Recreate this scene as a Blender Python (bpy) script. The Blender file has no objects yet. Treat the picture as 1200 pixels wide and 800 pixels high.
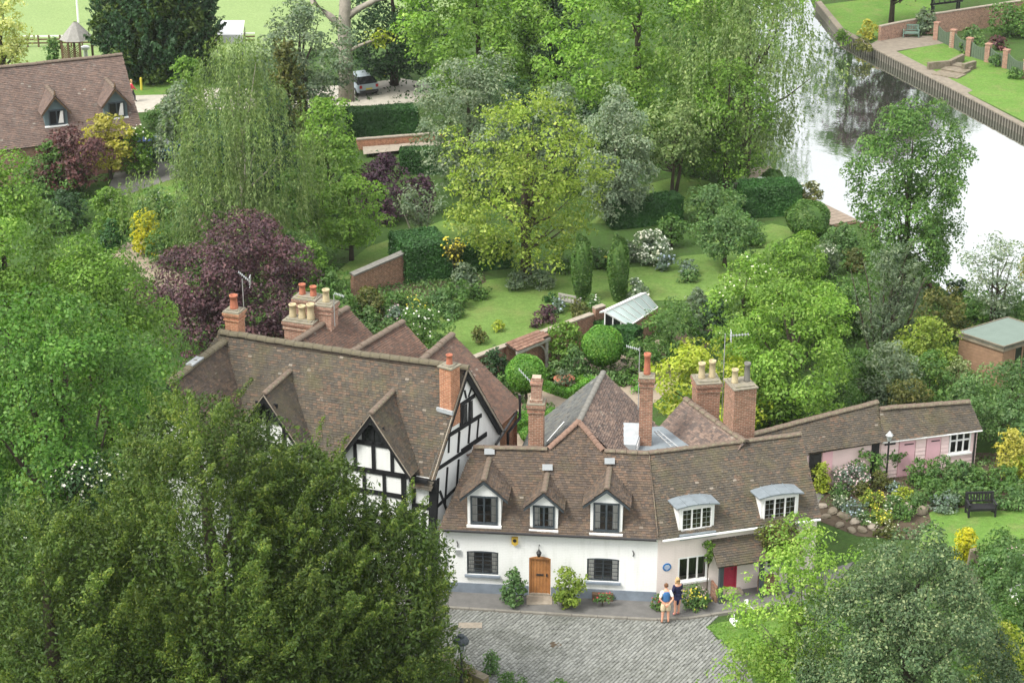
import bpy, bmesh, math, random
import numpy as np
from mathutils import Vector, Matrix, noise as mnoise

S = bpy.context.scene
COL = S.collection
R = math.radians
random.seed(7)

# ------------------------------------------------------------------ camera, world, sun, exposure
CAM_H, FPX, PITCH = 42.0, 2400.0, R(22.5)
cam = bpy.data.cameras.new('camera'); cam.sensor_width = 36.0; cam.lens = FPX / 1200 * 36
cam.clip_start = 1.0; cam.clip_end = 3000.0
cam_ob = bpy.data.objects.new('camera', cam); COL.objects.link(cam_ob)
cam_ob.location = (0, 0, CAM_H); cam_ob.rotation_euler = (R(90) - PITCH, 0, 0)
S.camera = cam_ob

SUN_EL, SUN_AZ = R(52), R(238)          # azimuth clockwise from +Y: behind the camera, to the left
world = bpy.data.worlds.new('World'); S.world = world; world.use_nodes = True
wn = world.node_tree; wn.nodes.clear()
sky = wn.nodes.new('ShaderNodeTexSky'); sky.sky_type = 'NISHITA'; sky.sun_disc = False
sky.sun_elevation = SUN_EL; sky.sun_rotation = SUN_AZ
sky.air_density = 1.0; sky.dust_density = 6.0; sky.ozone_density = 1.0
hs = wn.nodes.new('ShaderNodeHueSaturation'); hs.inputs['Saturation'].default_value = 0.35
bg = wn.nodes.new('ShaderNodeBackground'); bg.inputs['Strength'].default_value = 0.15
wo = wn.nodes.new('ShaderNodeOutputWorld')
# an even bright layer of cloud over most of the sky, slightly mottled
cn_ = wn.nodes.new('ShaderNodeTexNoise'); cn_.inputs['Scale'].default_value = 2.2; cn_.inputs['Detail'].default_value = 4
tc_ = wn.nodes.new('ShaderNodeTexCoord'); wn.links.new(tc_.outputs['Generated'], cn_.inputs['Vector'])
cr_ = wn.nodes.new('ShaderNodeValToRGB'); cr_.color_ramp.elements[0].position = .3; cr_.color_ramp.elements[1].position = .7
cr_.color_ramp.elements[0].color = (3.5, 3.6, 3.7, 1); cr_.color_ramp.elements[1].color = (4.7, 4.7, 4.6, 1)
cm_ = wn.nodes.new('ShaderNodeMix'); cm_.data_type = 'RGBA'; cm_.inputs[0].default_value = .85
wn.links.new(cn_.outputs['Fac'], cr_.inputs[0]); wn.links.new(hs.outputs[0], cm_.inputs[6]); wn.links.new(cr_.outputs[0], cm_.inputs[7])
wn.links.new(sky.outputs[0], hs.inputs['Color']); wn.links.new(cm_.outputs[2], bg.inputs['Color'])
wn.links.new(bg.outputs[0], wo.inputs['Surface'])
sl = bpy.data.lights.new('sun', 'SUN'); sl.energy = 1.5; sl.angle = R(20); sl.color = (1.0, 0.96, 0.88)
sun = bpy.data.objects.new('sun', sl); COL.objects.link(sun)
sdir = Vector((math.sin(SUN_AZ) * math.cos(SUN_EL), math.cos(SUN_AZ) * math.cos(SUN_EL), math.sin(SUN_EL)))
sun.rotation_euler = sdir.to_track_quat('Z', 'Y').to_euler(); sun.location = (-40, 20, 80)
S.view_settings.view_transform = 'Standard'; S.view_settings.look = 'None'
S.view_settings.exposure = 1.5; S.view_settings.gamma = 1.0
S.render.engine = 'CYCLES'
S.cycles.max_bounces = 6; S.cycles.diffuse_bounces = 3; S.cycles.glossy_bounces = 3
S.cycles.transparent_max_bounces = 8; S.cycles.transmission_bounces = 3

# ------------------------------------------------------------------ measuring the photograph (1200 x 800)
CP, SP = math.cos(PITCH), math.sin(PITCH)
def ray(x, y):
    dx, dy = (x - 600) / FPX, (400 - y) / FPX
    return Vector((dx, CP + dy * SP, -SP + dy * CP))
def G(x, y, z=0.0):                      # the point at height z seen at (x, y)
    d = ray(x, y); t = (z - CAM_H) / d.z
    return Vector((d.x * t, d.y * t, z))
def zat(x, y, Yw):                       # height seen at (x, y) at distance Yw
    d = ray(x, y); return CAM_H + d.z * Yw / d.y
def ppm(p):                              # photograph pixels per metre at a point
    return FPX / (p[1] * CP - (p[2] - CAM_H) * SP)
def on_plane(x, y, P0, f):               # (s, z) on the vertical plane through P0 along f
    d = ray(x, y); n = Vector((-f[1], f[0]))
    t = (P0[0] * n.x + P0[1] * n.y) / (d.x * n.x + d.y * n.y)
    return ((d.x * t - P0[0]) * f[0] + (d.y * t - P0[1]) * f[1], CAM_H + d.z * t)

# ------------------------------------------------------------------ objects
ORG = {}
def ren(o, name):
    off = ORG.get(o.name); o.name = name
    if off is not None: ORG[o.name] = off
def props(o, label=None, cat=None, group=None, kind=None):
    if label: o['label'] = label
    if cat: o['category'] = cat
    if group: o['group'] = group
    if kind: o['kind'] = kind
    return o
def thing(name, label, cat, loc=(0, 0, 0), rz=0.0, group=None):
    o = bpy.data.objects.new(name, None); COL.objects.link(o)
    o.empty_display_size = 0.3
    o.location = loc; o.rotation_euler = (0, 0, rz)
    ORG[o.name] = Vector(loc) if rz == 0 else Vector((0, 0, 0))
    return props(o, label, cat, group)
class MB:
    def __init__(s): s.v = []; s.f = []; s.m = []
    def quad(s, a, b, c, d, m=0):
        i = len(s.v); s.v += [Vector(a), Vector(b), Vector(c), Vector(d)]; s.f.append((i, i+1, i+2, i+3)); s.m.append(m)
    def poly(s, pts, m=0):
        i = len(s.v); s.v += [Vector(p) for p in pts]; s.f.append(tuple(range(i, i+len(pts)))); s.m.append(m)
    def box(s, c, sz, rz=0.0, m=0, M=None):
        hx, hy, hz = sz[0]/2, sz[1]/2, sz[2]/2; cc, ss = math.cos(rz), math.sin(rz); i = len(s.v)
        for x in (-hx, hx):
            for y in (-hy, hy):
                for z in (-hz, hz):
                    p = Vector((c[0] + x*cc - y*ss, c[1] + x*ss + y*cc, c[2] + z))
                    s.v.append(M @ p if M else p)
        for q in ((0,1,3,2),(4,6,7,5),(0,4,5,1),(2,3,7,6),(0,2,6,4),(1,5,7,3)):
            s.f.append(tuple(i+k for k in q)); s.m.append(m)
        return s
    def prism(s, pts, h, m=0):            # polygon extruded by vector h
        h = Vector(h); n = len(pts); i = len(s.v); s.v += [Vector(p) for p in pts] + [Vector(p) + h for p in pts]
        s.f.append(tuple(i + k for k in range(n))[::-1]); s.f.append(tuple(i + n + k for k in range(n))); s.m += [m, m]
        for k in range(n):
            s.f.append((i+k, i+(k+1) % n, i+n+(k+1) % n, i+n+k)); s.m.append(m)
        return s
    def tube(s, pts, rad, n=6, m=0, cap=True):
        pts = [Vector(p) for p in pts]
        if not hasattr(rad, '__len__'): rad = [rad]*len(pts)
        i = len(s.v)
        for k, p in enumerate(pts):
            d = (pts[min(k+1, len(pts)-1)] - pts[max(k-1, 0)])
            d = d.normalized() if d.length > 1e-9 else Vector((0, 0, 1))
            a = d.orthogonal().normalized() if abs(d.z) < .99 else Vector((1, 0, 0)); a = (a - d*a.dot(d)).normalized(); b = d.cross(a)
            for j in range(n):
                t = 2*math.pi*j/n; s.v.append(p + (a*math.cos(t) + b*math.sin(t))*rad[k])
        for k in range(len(pts)-1):
            for j in range(n):
                s.f.append((i+k*n+j, i+k*n+(j+1) % n, i+(k+1)*n+(j+1) % n, i+(k+1)*n+j)); s.m.append(m)
        if cap:
            s.f.append(tuple(i+j for j in range(n))[::-1]); s.f.append(tuple(i+(len(pts)-1)*n+j for j in range(n))); s.m += [m, m]
        return s
    def lathe(s, prof, c=(0, 0, 0), n=14, m=0):
        c = Vector(c); i = len(s.v)
        for r, z in prof:
            for j in range(n):
                t = 2*math.pi*j/n; s.v.append(c + Vector((r*math.cos(t), r*math.sin(t), z)))
        for k in range(len(prof)-1):
            for j in range(n):
                s.f.append((i+k*n+j, i+k*n+(j+1) % n, i+(k+1)*n+(j+1) % n, i+(k+1)*n+j)); s.m.append(m)
        s.f.append(tuple(i+j for j in range(n))[::-1]); s.f.append(tuple(i+(len(prof)-1)*n+j for j in range(n))); s.m += [m, m]
        return s
    def mesh(s, name, mats, off=Vector((0, 0, 0)), smooth=False):
        me = bpy.data.meshes.new(name); me.from_pydata([tuple(v - off) for v in s.v], [], s.f)
        for m in (mats if isinstance(mats, (list, tuple)) else [mats]): me.materials.append(m)
        if any(s.m): me.polygons.foreach_set('material_index', s.m)
        if smooth: me.polygons.foreach_set('use_smooth', [True]*len(me.polygons))
        me.update(); return me
def obj(name, mb, mats, parent=None, smooth=False, kind=None, label=None):
    off = ORG.get(parent.name, Vector((0, 0, 0))) if parent else Vector((0, 0, 0))
    o = bpy.data.objects.new(name, mb.mesh(name, mats, off, smooth)); COL.objects.link(o)
    if parent: o.parent = parent; ORG[o.name] = off
    if kind: o['kind'] = kind
    if label: o['label'] = label
    return o
def inst(name, me, M, parent, kind=None):    # a piece sharing mesh data, M in world space
    o = bpy.data.objects.new(name, me); COL.objects.link(o); o.parent = parent
    off = ORG.get(parent.name, Vector((0, 0, 0))); o.matrix_local = Matrix.Translation(-off) @ M
    ORG[o.name] = off
    if kind: o['kind'] = kind
    return o
def copy_tree(o, parent=None):
    c = o.copy(); COL.objects.link(c)
    if parent: c.parent = parent
    for ch in list(o.children): copy_tree(ch, c)
    return c
def frame(f, P0):                            # local x along f, y into the wall, z up
    f = Vector((f[0], f[1], 0)).normalized(); n = Vector((-f.y, f.x, 0))
    M = Matrix(((f.x, n.x, 0, P0[0]), (f.y, n.y, 0, P0[1]), (0, 0, 1, P0[2] if len(P0) > 2 else 0), (0, 0, 0, 1)))
    return M

# ------------------------------------------------------------------ materials
def nt(name):
    m = bpy.data.materials.new(name); m.use_nodes = True; t = m.node_tree; t.nodes.clear()
    o = t.nodes.new('ShaderNodeOutputMaterial'); return m, t, o
def N(t, kind, **kw):
    n = t.nodes.new(kind)
    for k, v in kw.items():
        if k in n.inputs: n.inputs[k].default_value = v
        else: setattr(n, k, v)
    return n
def c4(c): return (c[0], c[1], c[2], 1)
def srgb(r, g, b):
    f = lambda c: (c/255/12.92 if c/255 <= .04045 else ((c/255+.055)/1.055)**2.4)
    return (f(r), f(g), f(b))
def mixc(t, fac, a, b, blend='MIX'):
    n = t.nodes.new('ShaderNodeMix'); n.data_type = 'RGBA'; n.blend_type = blend
    for sock, v in ((n.inputs[0], fac), (n.inputs[6], a), (n.inputs[7], b)):
        if hasattr(v, 'is_linked') or isinstance(v, bpy.types.NodeSocket): t.links.new(v, sock)
        elif isinstance(v, (int, float)): sock.default_value = v
        else: sock.default_value = c4(v)
    return n.outputs[2]
def ramp(t, src, stops, interp='LINEAR'):
    r = t.nodes.new('ShaderNodeValToRGB'); r.color_ramp.interpolation = interp
    e = r.color_ramp.elements
    while len(e) < len(stops): e.new(0.5)
    for k, (p, c) in enumerate(stops):
        e[k].position = p; e[k].color = c4(c) if hasattr(c, '__len__') else (c, c, c, 1)
    t.links.new(src, r.inputs[0]); return r.outputs[0]
def coords(t, which='Object'):
    return N(t, 'ShaderNodeTexCoord').outputs[which]
def noise_f(t, vec, scale, detail=4, rough=.6):
    n = N(t, 'ShaderNodeTexNoise', Scale=scale, Detail=detail, Roughness=rough)
    t.links.new(vec, n.inputs['Vector']); return n.outputs['Fac']
def surf(t, o, col, rough=.8, bump=None, bstr=.3, bdist=.02, spec=.3, metal=0):
    b = N(t, 'ShaderNodeBsdfPrincipled', Roughness=rough, Metallic=metal)
    b.inputs['Specular IOR Level'].default_value = spec
    if isinstance(col, bpy.types.NodeSocket): t.links.new(col, b.inputs['Base Color'])
    else: b.inputs['Base Color'].default_value = c4(col)
    if bump is not None:
        bn = N(t, 'ShaderNodeBump', Strength=bstr, Distance=bdist); t.links.new(bump, bn.inputs['Height']); t.links.new(bn.outputs[0], b.inputs['Normal'])
    t.links.new(b.outputs[0], o.inputs['Surface']); return b
def m_plain(name, c, rough=.8, var=.25, scale=4.0, c2=None, isl=0.0, bump=.2, spec=.3, metal=0, stain=None):
    m, t, o = nt(name); v = coords(t)
    f = noise_f(t, v, scale)
    c2 = c2 or tuple(x*(1-var) for x in c)
    f2 = ramp(t, f, [(.3, 0), (.7, 1)])
    col = mixc(t, f2, c, c2)
    if isl:
        g = N(t, 'ShaderNodeNewGeometry').outputs['Random Per Island']
        col = mixc(t, 1.0, col, ramp(t, g, [(0, 1-isl), (1, 1+isl)]), 'MULTIPLY')
    if stain:
        s = ramp(t, noise_f(t, v, stain[1], 6, .7), [(stain[2], 0), (stain[2]+.12, 1)])
        col = mixc(t, s, col, stain[0])
    surf(t, o, col, rough, noise_f(t, v, scale*8), bump, .01, spec, metal)
    return m
def m_leaf(name, ca, cb, trans=.35, big=.35, tip=None, isl=.35):
    m, t, o = nt(name); v = coords(t)
    g = N(t, 'ShaderNodeNewGeometry').outputs['Random Per Island']
    col = mixc(t, g, ca, cb)
    if tip:
        col = mixc(t, ramp(t, g, [(.80, 0), (.93, 1)]), col, tip)
    f = ramp(t, noise_f(t, v, big, 2, .5), [(.32, .72), (.68, 1.28)])
    col = mixc(t, 1.0, col, f, 'MULTIPLY')
    f2 = ramp(t, noise_f(t, v, 1.1, 3, .6), [(.3, (.72, .80, .78)), (.7, (1.26, 1.18, 1.05))])
    col = mixc(t, 1.0, col, f2, 'MULTIPLY')
    d = N(t, 'ShaderNodeBsdfPrincipled', Roughness=.55); d.inputs['Specular IOR Level'].default_value = .35
    t.links.new(col, d.inputs['Base Color'])
    tr = N(t, 'ShaderNodeBsdfTranslucent'); t.links.new(mixc(t, 1.0, col, (1.1, 1.25, .5), 'MULTIPLY'), tr.inputs['Color'])
    mx = N(t, 'ShaderNodeMixShader'); mx.inputs[0].default_value = trans
    t.links.new(d.outputs[0], mx.inputs[1]); t.links.new(tr.outputs[0], mx.inputs[2]); t.links.new(mx.outputs[0], o.inputs['Surface'])
    return m
def m_tile(name, cols, moss=(.12, .11, .04), mossamt=.55, lichen=.5, pale=(.42, .38, .32)):
    m, t, o = nt(name); v = coords(t); n = len(cols)
    g = N(t, 'ShaderNodeNewGeometry').outputs['Random Per Island']
    pat = noise_f(t, v, .55, 3)                              # patches of replaced and weathered tiles
    mth = N(t, 'ShaderNodeMath', operation='MULTIPLY_ADD'); t.links.new(pat, mth.inputs[0]); mth.inputs[1].default_value = 1.3; mth.inputs[2].default_value = -.65
    ad = N(t, 'ShaderNodeMath', operation='ADD', use_clamp=True); t.links.new(g, ad.inputs[0]); t.links.new(mth.outputs[0], ad.inputs[1])
    col = ramp(t, ad.outputs[0], [(k/n, c) for k, c in enumerate(cols)], 'CONSTANT')
    ms = ramp(t, noise_f(t, v, .9, 6, .7), [(mossamt, 0), (mossamt+.18, .75)]); col = mixc(t, ms, col, moss)
    hi = ramp(t, g, [(.993, 0), (.994, .55)]); col = mixc(t, hi, col, pale)
    li = ramp(t, noise_f(t, v, 14, 3, .6), [(.60+.1*lichen, 0), (.68+.1*lichen, .7)]); col = mixc(t, li, col, pale)
    col = mixc(t, .35, col, ramp(t, noise_f(t, v, 30, 3), [(.3, .55), (.7, 1.4)]), 'MULTIPLY')
    run = N(t, 'ShaderNodeMapping'); run.inputs['Scale'].default_value = (1.6, 1.6, .25); t.links.new(v, run.inputs[0])
    col = mixc(t, 1.0, col, ramp(t, noise_f(t, run.outputs[0], 1.0, 5, .65), [(.3, (.66, .66, .66)), (.7, (.98, .97, .95))]), 'MULTIPLY')
    hsv = N(t, 'ShaderNodeHueSaturation'); hsv.inputs['Hue'].default_value = .507; hsv.inputs['Saturation'].default_value = .90; hsv.inputs['Value'].default_value = .88; t.links.new(col, hsv.inputs['Color']); col = hsv.outputs[0]
    surf(t, o, col, .9, noise_f(t, v, 40), .3, .01, .15)
    return m
def m_brick(name, ca, cb, mortar, stain=(.12, .10, .07), st=.58, scale=1.0):
    m, t, o = nt(name); v = coords(t)
    sx = N(t, 'ShaderNodeSeparateXYZ'); t.links.new(v, sx.inputs[0])
    a = N(t, 'ShaderNodeMath', operation='ADD'); t.links.new(sx.outputs[0], a.inputs[0]); t.links.new(sx.outputs[1], a.inputs[1])
    cx = N(t, 'ShaderNodeCombineXYZ'); t.links.new(a.outputs[0], cx.inputs[0]); t.links.new(sx.outputs[2], cx.inputs[1])
    b = N(t, 'ShaderNodeTexBrick', Scale=scale); b.inputs['Brick Width'].default_value = .225; b.inputs['Row Height'].default_value = .078
    b.inputs['Mortar Size'].default_value = .009; b.inputs['Color1'].default_value = c4(ca); b.inputs['Color2'].default_value = c4(cb); b.inputs['Mortar'].default_value = c4(mortar)
    t.links.new(cx.outputs[0], b.inputs['Vector'])
    col = mixc(t, .6, b.outputs['Color'], ramp(t, noise_f(t, v, 6, 4), [(.3, .5), (.7, 1.4)]), 'MULTIPLY')
    s = ramp(t, noise_f(t, v, 1.6, 5, .7), [(st, 0), (st+.15, .7)]); col = mixc(t, s, col, stain)
    surf(t, o, col, .9, b.outputs['Fac'], -.4, .01, .15)
    return m
def m_ground(name, ca, cb, cc=None, s1=.25, s2=3.0, bump=.5, rough=.95, stripes=None):
    m, t, o = nt(name); v = coords(t, 'Object')
    f = mixc(t, .5, noise_f(t, v, s1, 5, .65), noise_f(t, v, s2, 6, .75))
    col = mixc(t, ramp(t, f, [(.36, 0), (.62, 1)]), ca, cb)
    if cc: col = mixc(t, ramp(t, noise_f(t, v, s1*2.2, 6, .7), [(.50, 0), (.68, 1)]), col, cc)
    col = mixc(t, .5, col, ramp(t, noise_f(t, v, 22, 4, .7), [(.3, .55), (.7, 1.45)]), 'MULTIPLY')
    col = mixc(t, .55, col, ramp(t, noise_f(t, v, 4.5, 5, .75), [(.3, .62), (.7, 1.38)]), 'MULTIPLY')
    if stripes:
        w = N(t, 'ShaderNodeTexWave', Scale=stripes); w.inputs['Distortion'].default_value = 1.5; t.links.new(v, w.inputs['Vector'])
        col = mixc(t, .14, col, w.outputs['Color'], 'OVERLAY')
    surf(t, o, col, rough, noise_f(t, v, 18, 4, .8), bump, .05, .1)
    return m
def m_glass(name='window_glass'):
    m, t, o = nt(name)
    fr = N(t, 'ShaderNodeFresnel', IOR=1.55)
    gl = N(t, 'ShaderNodeBsdfGlossy', Roughness=.02); gl.inputs['Color'].default_value = (1, 1, 1, 1)
    tr = N(t, 'ShaderNodeBsdfTransparent'); tr.inputs['Color'].default_value = (.95, .96, .96, 1)
    mx = N(t, 'ShaderNodeMixShader'); t.links.new(fr.outputs[0], mx.inputs[0]); t.links.new(tr.outputs[0], mx.inputs[1]); t.links.new(gl.outputs[0], mx.inputs[2])
    t.links.new(mx.outputs[0], o.inputs['Surface']); return m

M = {}
M['tile'] = m_tile('old_clay_tile', [srgb(104,90,80), srgb(110,94,82), srgb(98,86,78), srgb(116,98,84), srgb(106,92,84), srgb(94,84,78), srgb(120,98,84)], moss=(.13,.118,.07), mossamt=.54)
M['tile_dark'] = m_tile('weathered_clay_tile', [srgb(100,92,82), srgb(96,90,82), srgb(108,96,84), srgb(100,92,84), srgb(112,98,84), srgb(92,86,80), srgb(120,98,84)], moss=(.165,.145,.08), mossamt=.50, lichen=.45)
M['tile_red'] = m_tile('red_clay_tile', [srgb(122,95,84), srgb(128,98,86), srgb(114,91,82), srgb(134,100,86), srgb(110,92,84), srgb(124,97,86)], moss=(.15,.125,.085), mossamt=.57, lichen=.7)
M['tile_pan'] = m_tile('orange_pantile', [srgb(146,106,90), srgb(154,114,98), srgb(140,102,88), srgb(160,122,104)], mossamt=.75, lichen=.9)
M['tile_far'] = m_tile('brown_clay_tile', [srgb(122,102,95), srgb(128,106,98), srgb(116,98,92), srgb(134,110,100), srgb(120,104,98)], moss=(.2,.175,.15), mossamt=.58, lichen=.9)
M['slate'] = m_tile('grey_slate', [srgb(112,114,112), srgb(118,120,116), srgb(106,108,108), srgb(120,118,112)], moss=(.2,.2,.17), mossamt=.66, lichen=.9, pale=(.4,.4,.38))
M['tile_grey'] = m_tile('grey_brown_tile', [srgb(132,112,104), srgb(122,106,100), srgb(142,120,110), srgb(112,100,96), srgb(150,126,114)], moss=(.3,.26,.22), mossamt=.6, lichen=.4)
M['ridge'] = m_plain('ridge_clay', srgb(116,100,88), .9, .35, 5, c2=srgb(94,86,76), stain=((.2,.18,.12), 3, .52))
M['ridge_grey'] = m_plain('mossy_ridge_clay', srgb(104,96,80), .9, .35, 5, c2=srgb(86,82,68), stain=((.19,.17,.08), 3, .52))
M['under'] = m_plain('roof_underlay', (.09, .07, .055), .95)
def m_limewash(name, c, grime):
    m, t, o = nt(name); v = coords(t); sx = N(t, 'ShaderNodeSeparateXYZ'); t.links.new(v, sx.inputs[0])
    cx = N(t, 'ShaderNodeCombineXYZ'); a = N(t, 'ShaderNodeMath', operation='ADD'); t.links.new(sx.outputs[0], a.inputs[0]); t.links.new(sx.outputs[1], a.inputs[1]); t.links.new(a.outputs[0], cx.inputs[0]); t.links.new(sx.outputs[2], cx.inputs[1])
    b = N(t, 'ShaderNodeTexBrick', Scale=1.0); b.inputs['Brick Width'].default_value = .23; b.inputs['Row Height'].default_value = .078; b.inputs['Mortar Size'].default_value = .012; t.links.new(cx.outputs[0], b.inputs['Vector'])
    mp = N(t, 'ShaderNodeMapping'); mp.inputs['Scale'].default_value = (2.2, 2.2, .35); t.links.new(v, mp.inputs[0])
    col = mixc(t, ramp(t, noise_f(t, mp.outputs[0], 1.3, 5, .7), [(.52, 0), (.74, .55)]), c, grime)          # rain streaks
    col = mixc(t, ramp(t, noise_f(t, v, 2.6, 6, .75), [(.60, 0), (.72, .5)]), col, grime)
    col = mixc(t, .04, col, b.outputs['Fac'], 'SUBTRACT')
    bl = N(t, 'ShaderNodeMath', operation='MULTIPLY_ADD'); t.links.new(b.outputs['Fac'], bl.inputs[0]); bl.inputs[1].default_value = -.6; t.links.new(noise_f(t, v, 5, 4), bl.inputs[2])
    surf(t, o, col, .85, bl.outputs[0], .28, .012, .2); return m
M['white'] = m_limewash('white_lime_wash', (.80, .81, .80), (.62, .63, .60))
M['cream'] = m_limewash('cream_lime_wash', (.80, .71, .672), (.64, .57, .53))
M['pink'] = m_plain('pale_pink_paint', (.78, .60, .59), .75, .08, 2)
M['pinkdoor'] = m_plain('rose_pink_paint', (.74, .45, .50), .6, .06, 2)
M['blueplinth'] = m_plain('blue_grey_plinth_paint', (.225, .265, .315), .8, .3, 2)
M['black'] = m_plain('black_stained_timber', (.017, .018, .020), .7, .4, 6, spec=.25)
M['whitepaint'] = m_plain('white_gloss_paint', (.82, .82, .81), .45, .06, 4)
M['greyframe'] = m_plain('slate_grey_paint', (.052, .065, .075), .5, .2, 5)
M['lead'] = m_plain('weathered_lead', (.215,.25,.275), .5, .25, 3, spec=.4)
M['leadpale'] = m_plain('pale_lead_flashing', (.40,.43,.45), .5, .2, 4, spec=.4)
M['oak'] = m_plain('honey_oak', (.42, .19, .07), .55, .3, 5, isl=.12)
M['reddoor'] = m_plain('raspberry_paint', (.42, .035, .075), .45, .12, 3)
M['iron'] = m_plain('black_iron', (.02, .02, .022), .5, .2, 8, spec=.5)
M['alum'] = m_plain('grey_aluminium', (.55, .57, .58), .4, .15, 8, metal=.6)
M['room'] = m_plain('painted_room_shade', (.035, .035, .035), .95)  # near-black colour stands in for the shade of unlit rooms
M['curtain'] = m_plain('pale_curtain', (.88, .85, .82), .95, .2, 14)
M['glass'] = m_glass()
M['brick'] = m_brick('red_brick', srgb(150,106,86), srgb(124,90,76), srgb(164,150,132), st=.56)
M['brick_orange'] = m_brick('orange_brick', srgb(174,118,90), srgb(158,106,84), srgb(178,154,128), st=.62)
M['brick_pale'] = m_brick('pale_red_brick', srgb(158,118,100), srgb(140,106,92), srgb(170,156,140), st=.58)
M['cap'] = m_plain('lichened_mortar_cap', (.27, .24, .19), .95, .4, 6, c2=(.17, .16, .12), stain=((.3,.27,.1), 4, .58))
M['pot_red'] = m_plain('terracotta_pot', srgb(176,110,86), .8, .25, 6)
M['pot_cream'] = m_plain('cream_clay_pot', srgb(186,172,138), .8, .2, 6)
M['pot_grey'] = m_plain('grey_clay_pot', srgb(120,118,112), .8, .2, 6)
M['stone'] = m_plain('coping_stone', srgb(158,148,134), .9, .3, 5, isl=.15)
M['rock'] = m_plain('sandstone_rock', srgb(132,122,106), .9, .4, 3, stain=((.14,.14,.07), 3, .55))
M['timbergrey'] = m_plain('silvered_oak', srgb(160,158,150), .85, .25, 6)
M['timberbrown'] = m_plain('brown_timber', srgb(104,84,64), .85, .3, 6, isl=.15)
M['cedar'] = m_plain('cedar_cladding', srgb(140,112,90), .8, .25, 5, isl=.14)
M['felt'] = m_plain('grey_green_roof_felt', srgb(112,126,118), .9, .12, 2)
M['benchblack'] = m_plain('dark_bench_timber', (.022, .022, .024), .6, .3, 8)
M['benchgreen'] = m_plain('grey_green_bench_paint', srgb(110,134,122), .7, .2, 8)
M['fence'] = m_plain('green_grey_fence', srgb(96,112,92), .9, .25, 6, isl=.1)
M['bark'] = m_plain('tree_bark', (.09, .07, .05), .95, .4, 4, c2=(.05, .042, .03))
M['bark_pale'] = m_plain('pale_grey_bark', (.33, .30, .25), .95, .35, 3, c2=(.2, .18, .15))
M['bark_birch'] = m_plain('birch_bark', (.55, .50, .42), .9, .5, 5, c2=(.22, .2, .16))
M['asphalt'] = m_plain('grey_pavement', (.16, .155, .148), .95, .25, 2.5, c2=(.115, .112, .108))
M['asphalt_drive'] = m_plain('grey_drive', (.20, .195, .18), .95, .25, 1.5, c2=(.15, .145, .135))
M['kerb'] = m_plain('kerb_stone', (.24, .225, .195), .9, .3, 5, isl=.15)
M['sett'] = m_plain('grey_stone_sett', (.225, .23, .215), .85, .3, .9, c2=(.18, .185, .17), isl=.22, stain=((.125,.13,.115), .35, .54))
M['settbed'] = m_plain('mossy_joint_sand', (.15, .155, .125), .95, .3, 3)
M['gravel'] = m_plain('pale_gravel', (.44, .41, .35), .95, .25, 3, c2=(.34, .315, .27))
M['path'] = m_plain('buff_garden_path', (.33, .27, .205), .95, .3, 3, c2=(.26, .21, .16))
M['soil'] = m_plain('garden_soil', (.10, .075, .05), .95, .4, 4)
M['deck'] = m_plain('deck_boards', srgb(144,130,116), .85, .3, 5, isl=.15)
M['ground'] = m_ground('rough_grass', (.040, .080, .020), (.062, .112, .028), (.045, .06, .022))
M['lawn'] = m_ground('mown_lawn', (.092, .165, .036), (.135, .215, .055), (.15, .195, .06), s1=.2, s2=1.6)
M['lawn2'] = m_ground('bright_lawn', (.085, .175, .032), (.13, .225, .048), (.15, .19, .06), s1=.35, s2=2)
M['field'] = m_ground('cricket_field', (.185, .26, .10), (.22, .295, .12), None, s1=.08, s2=.6)
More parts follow.
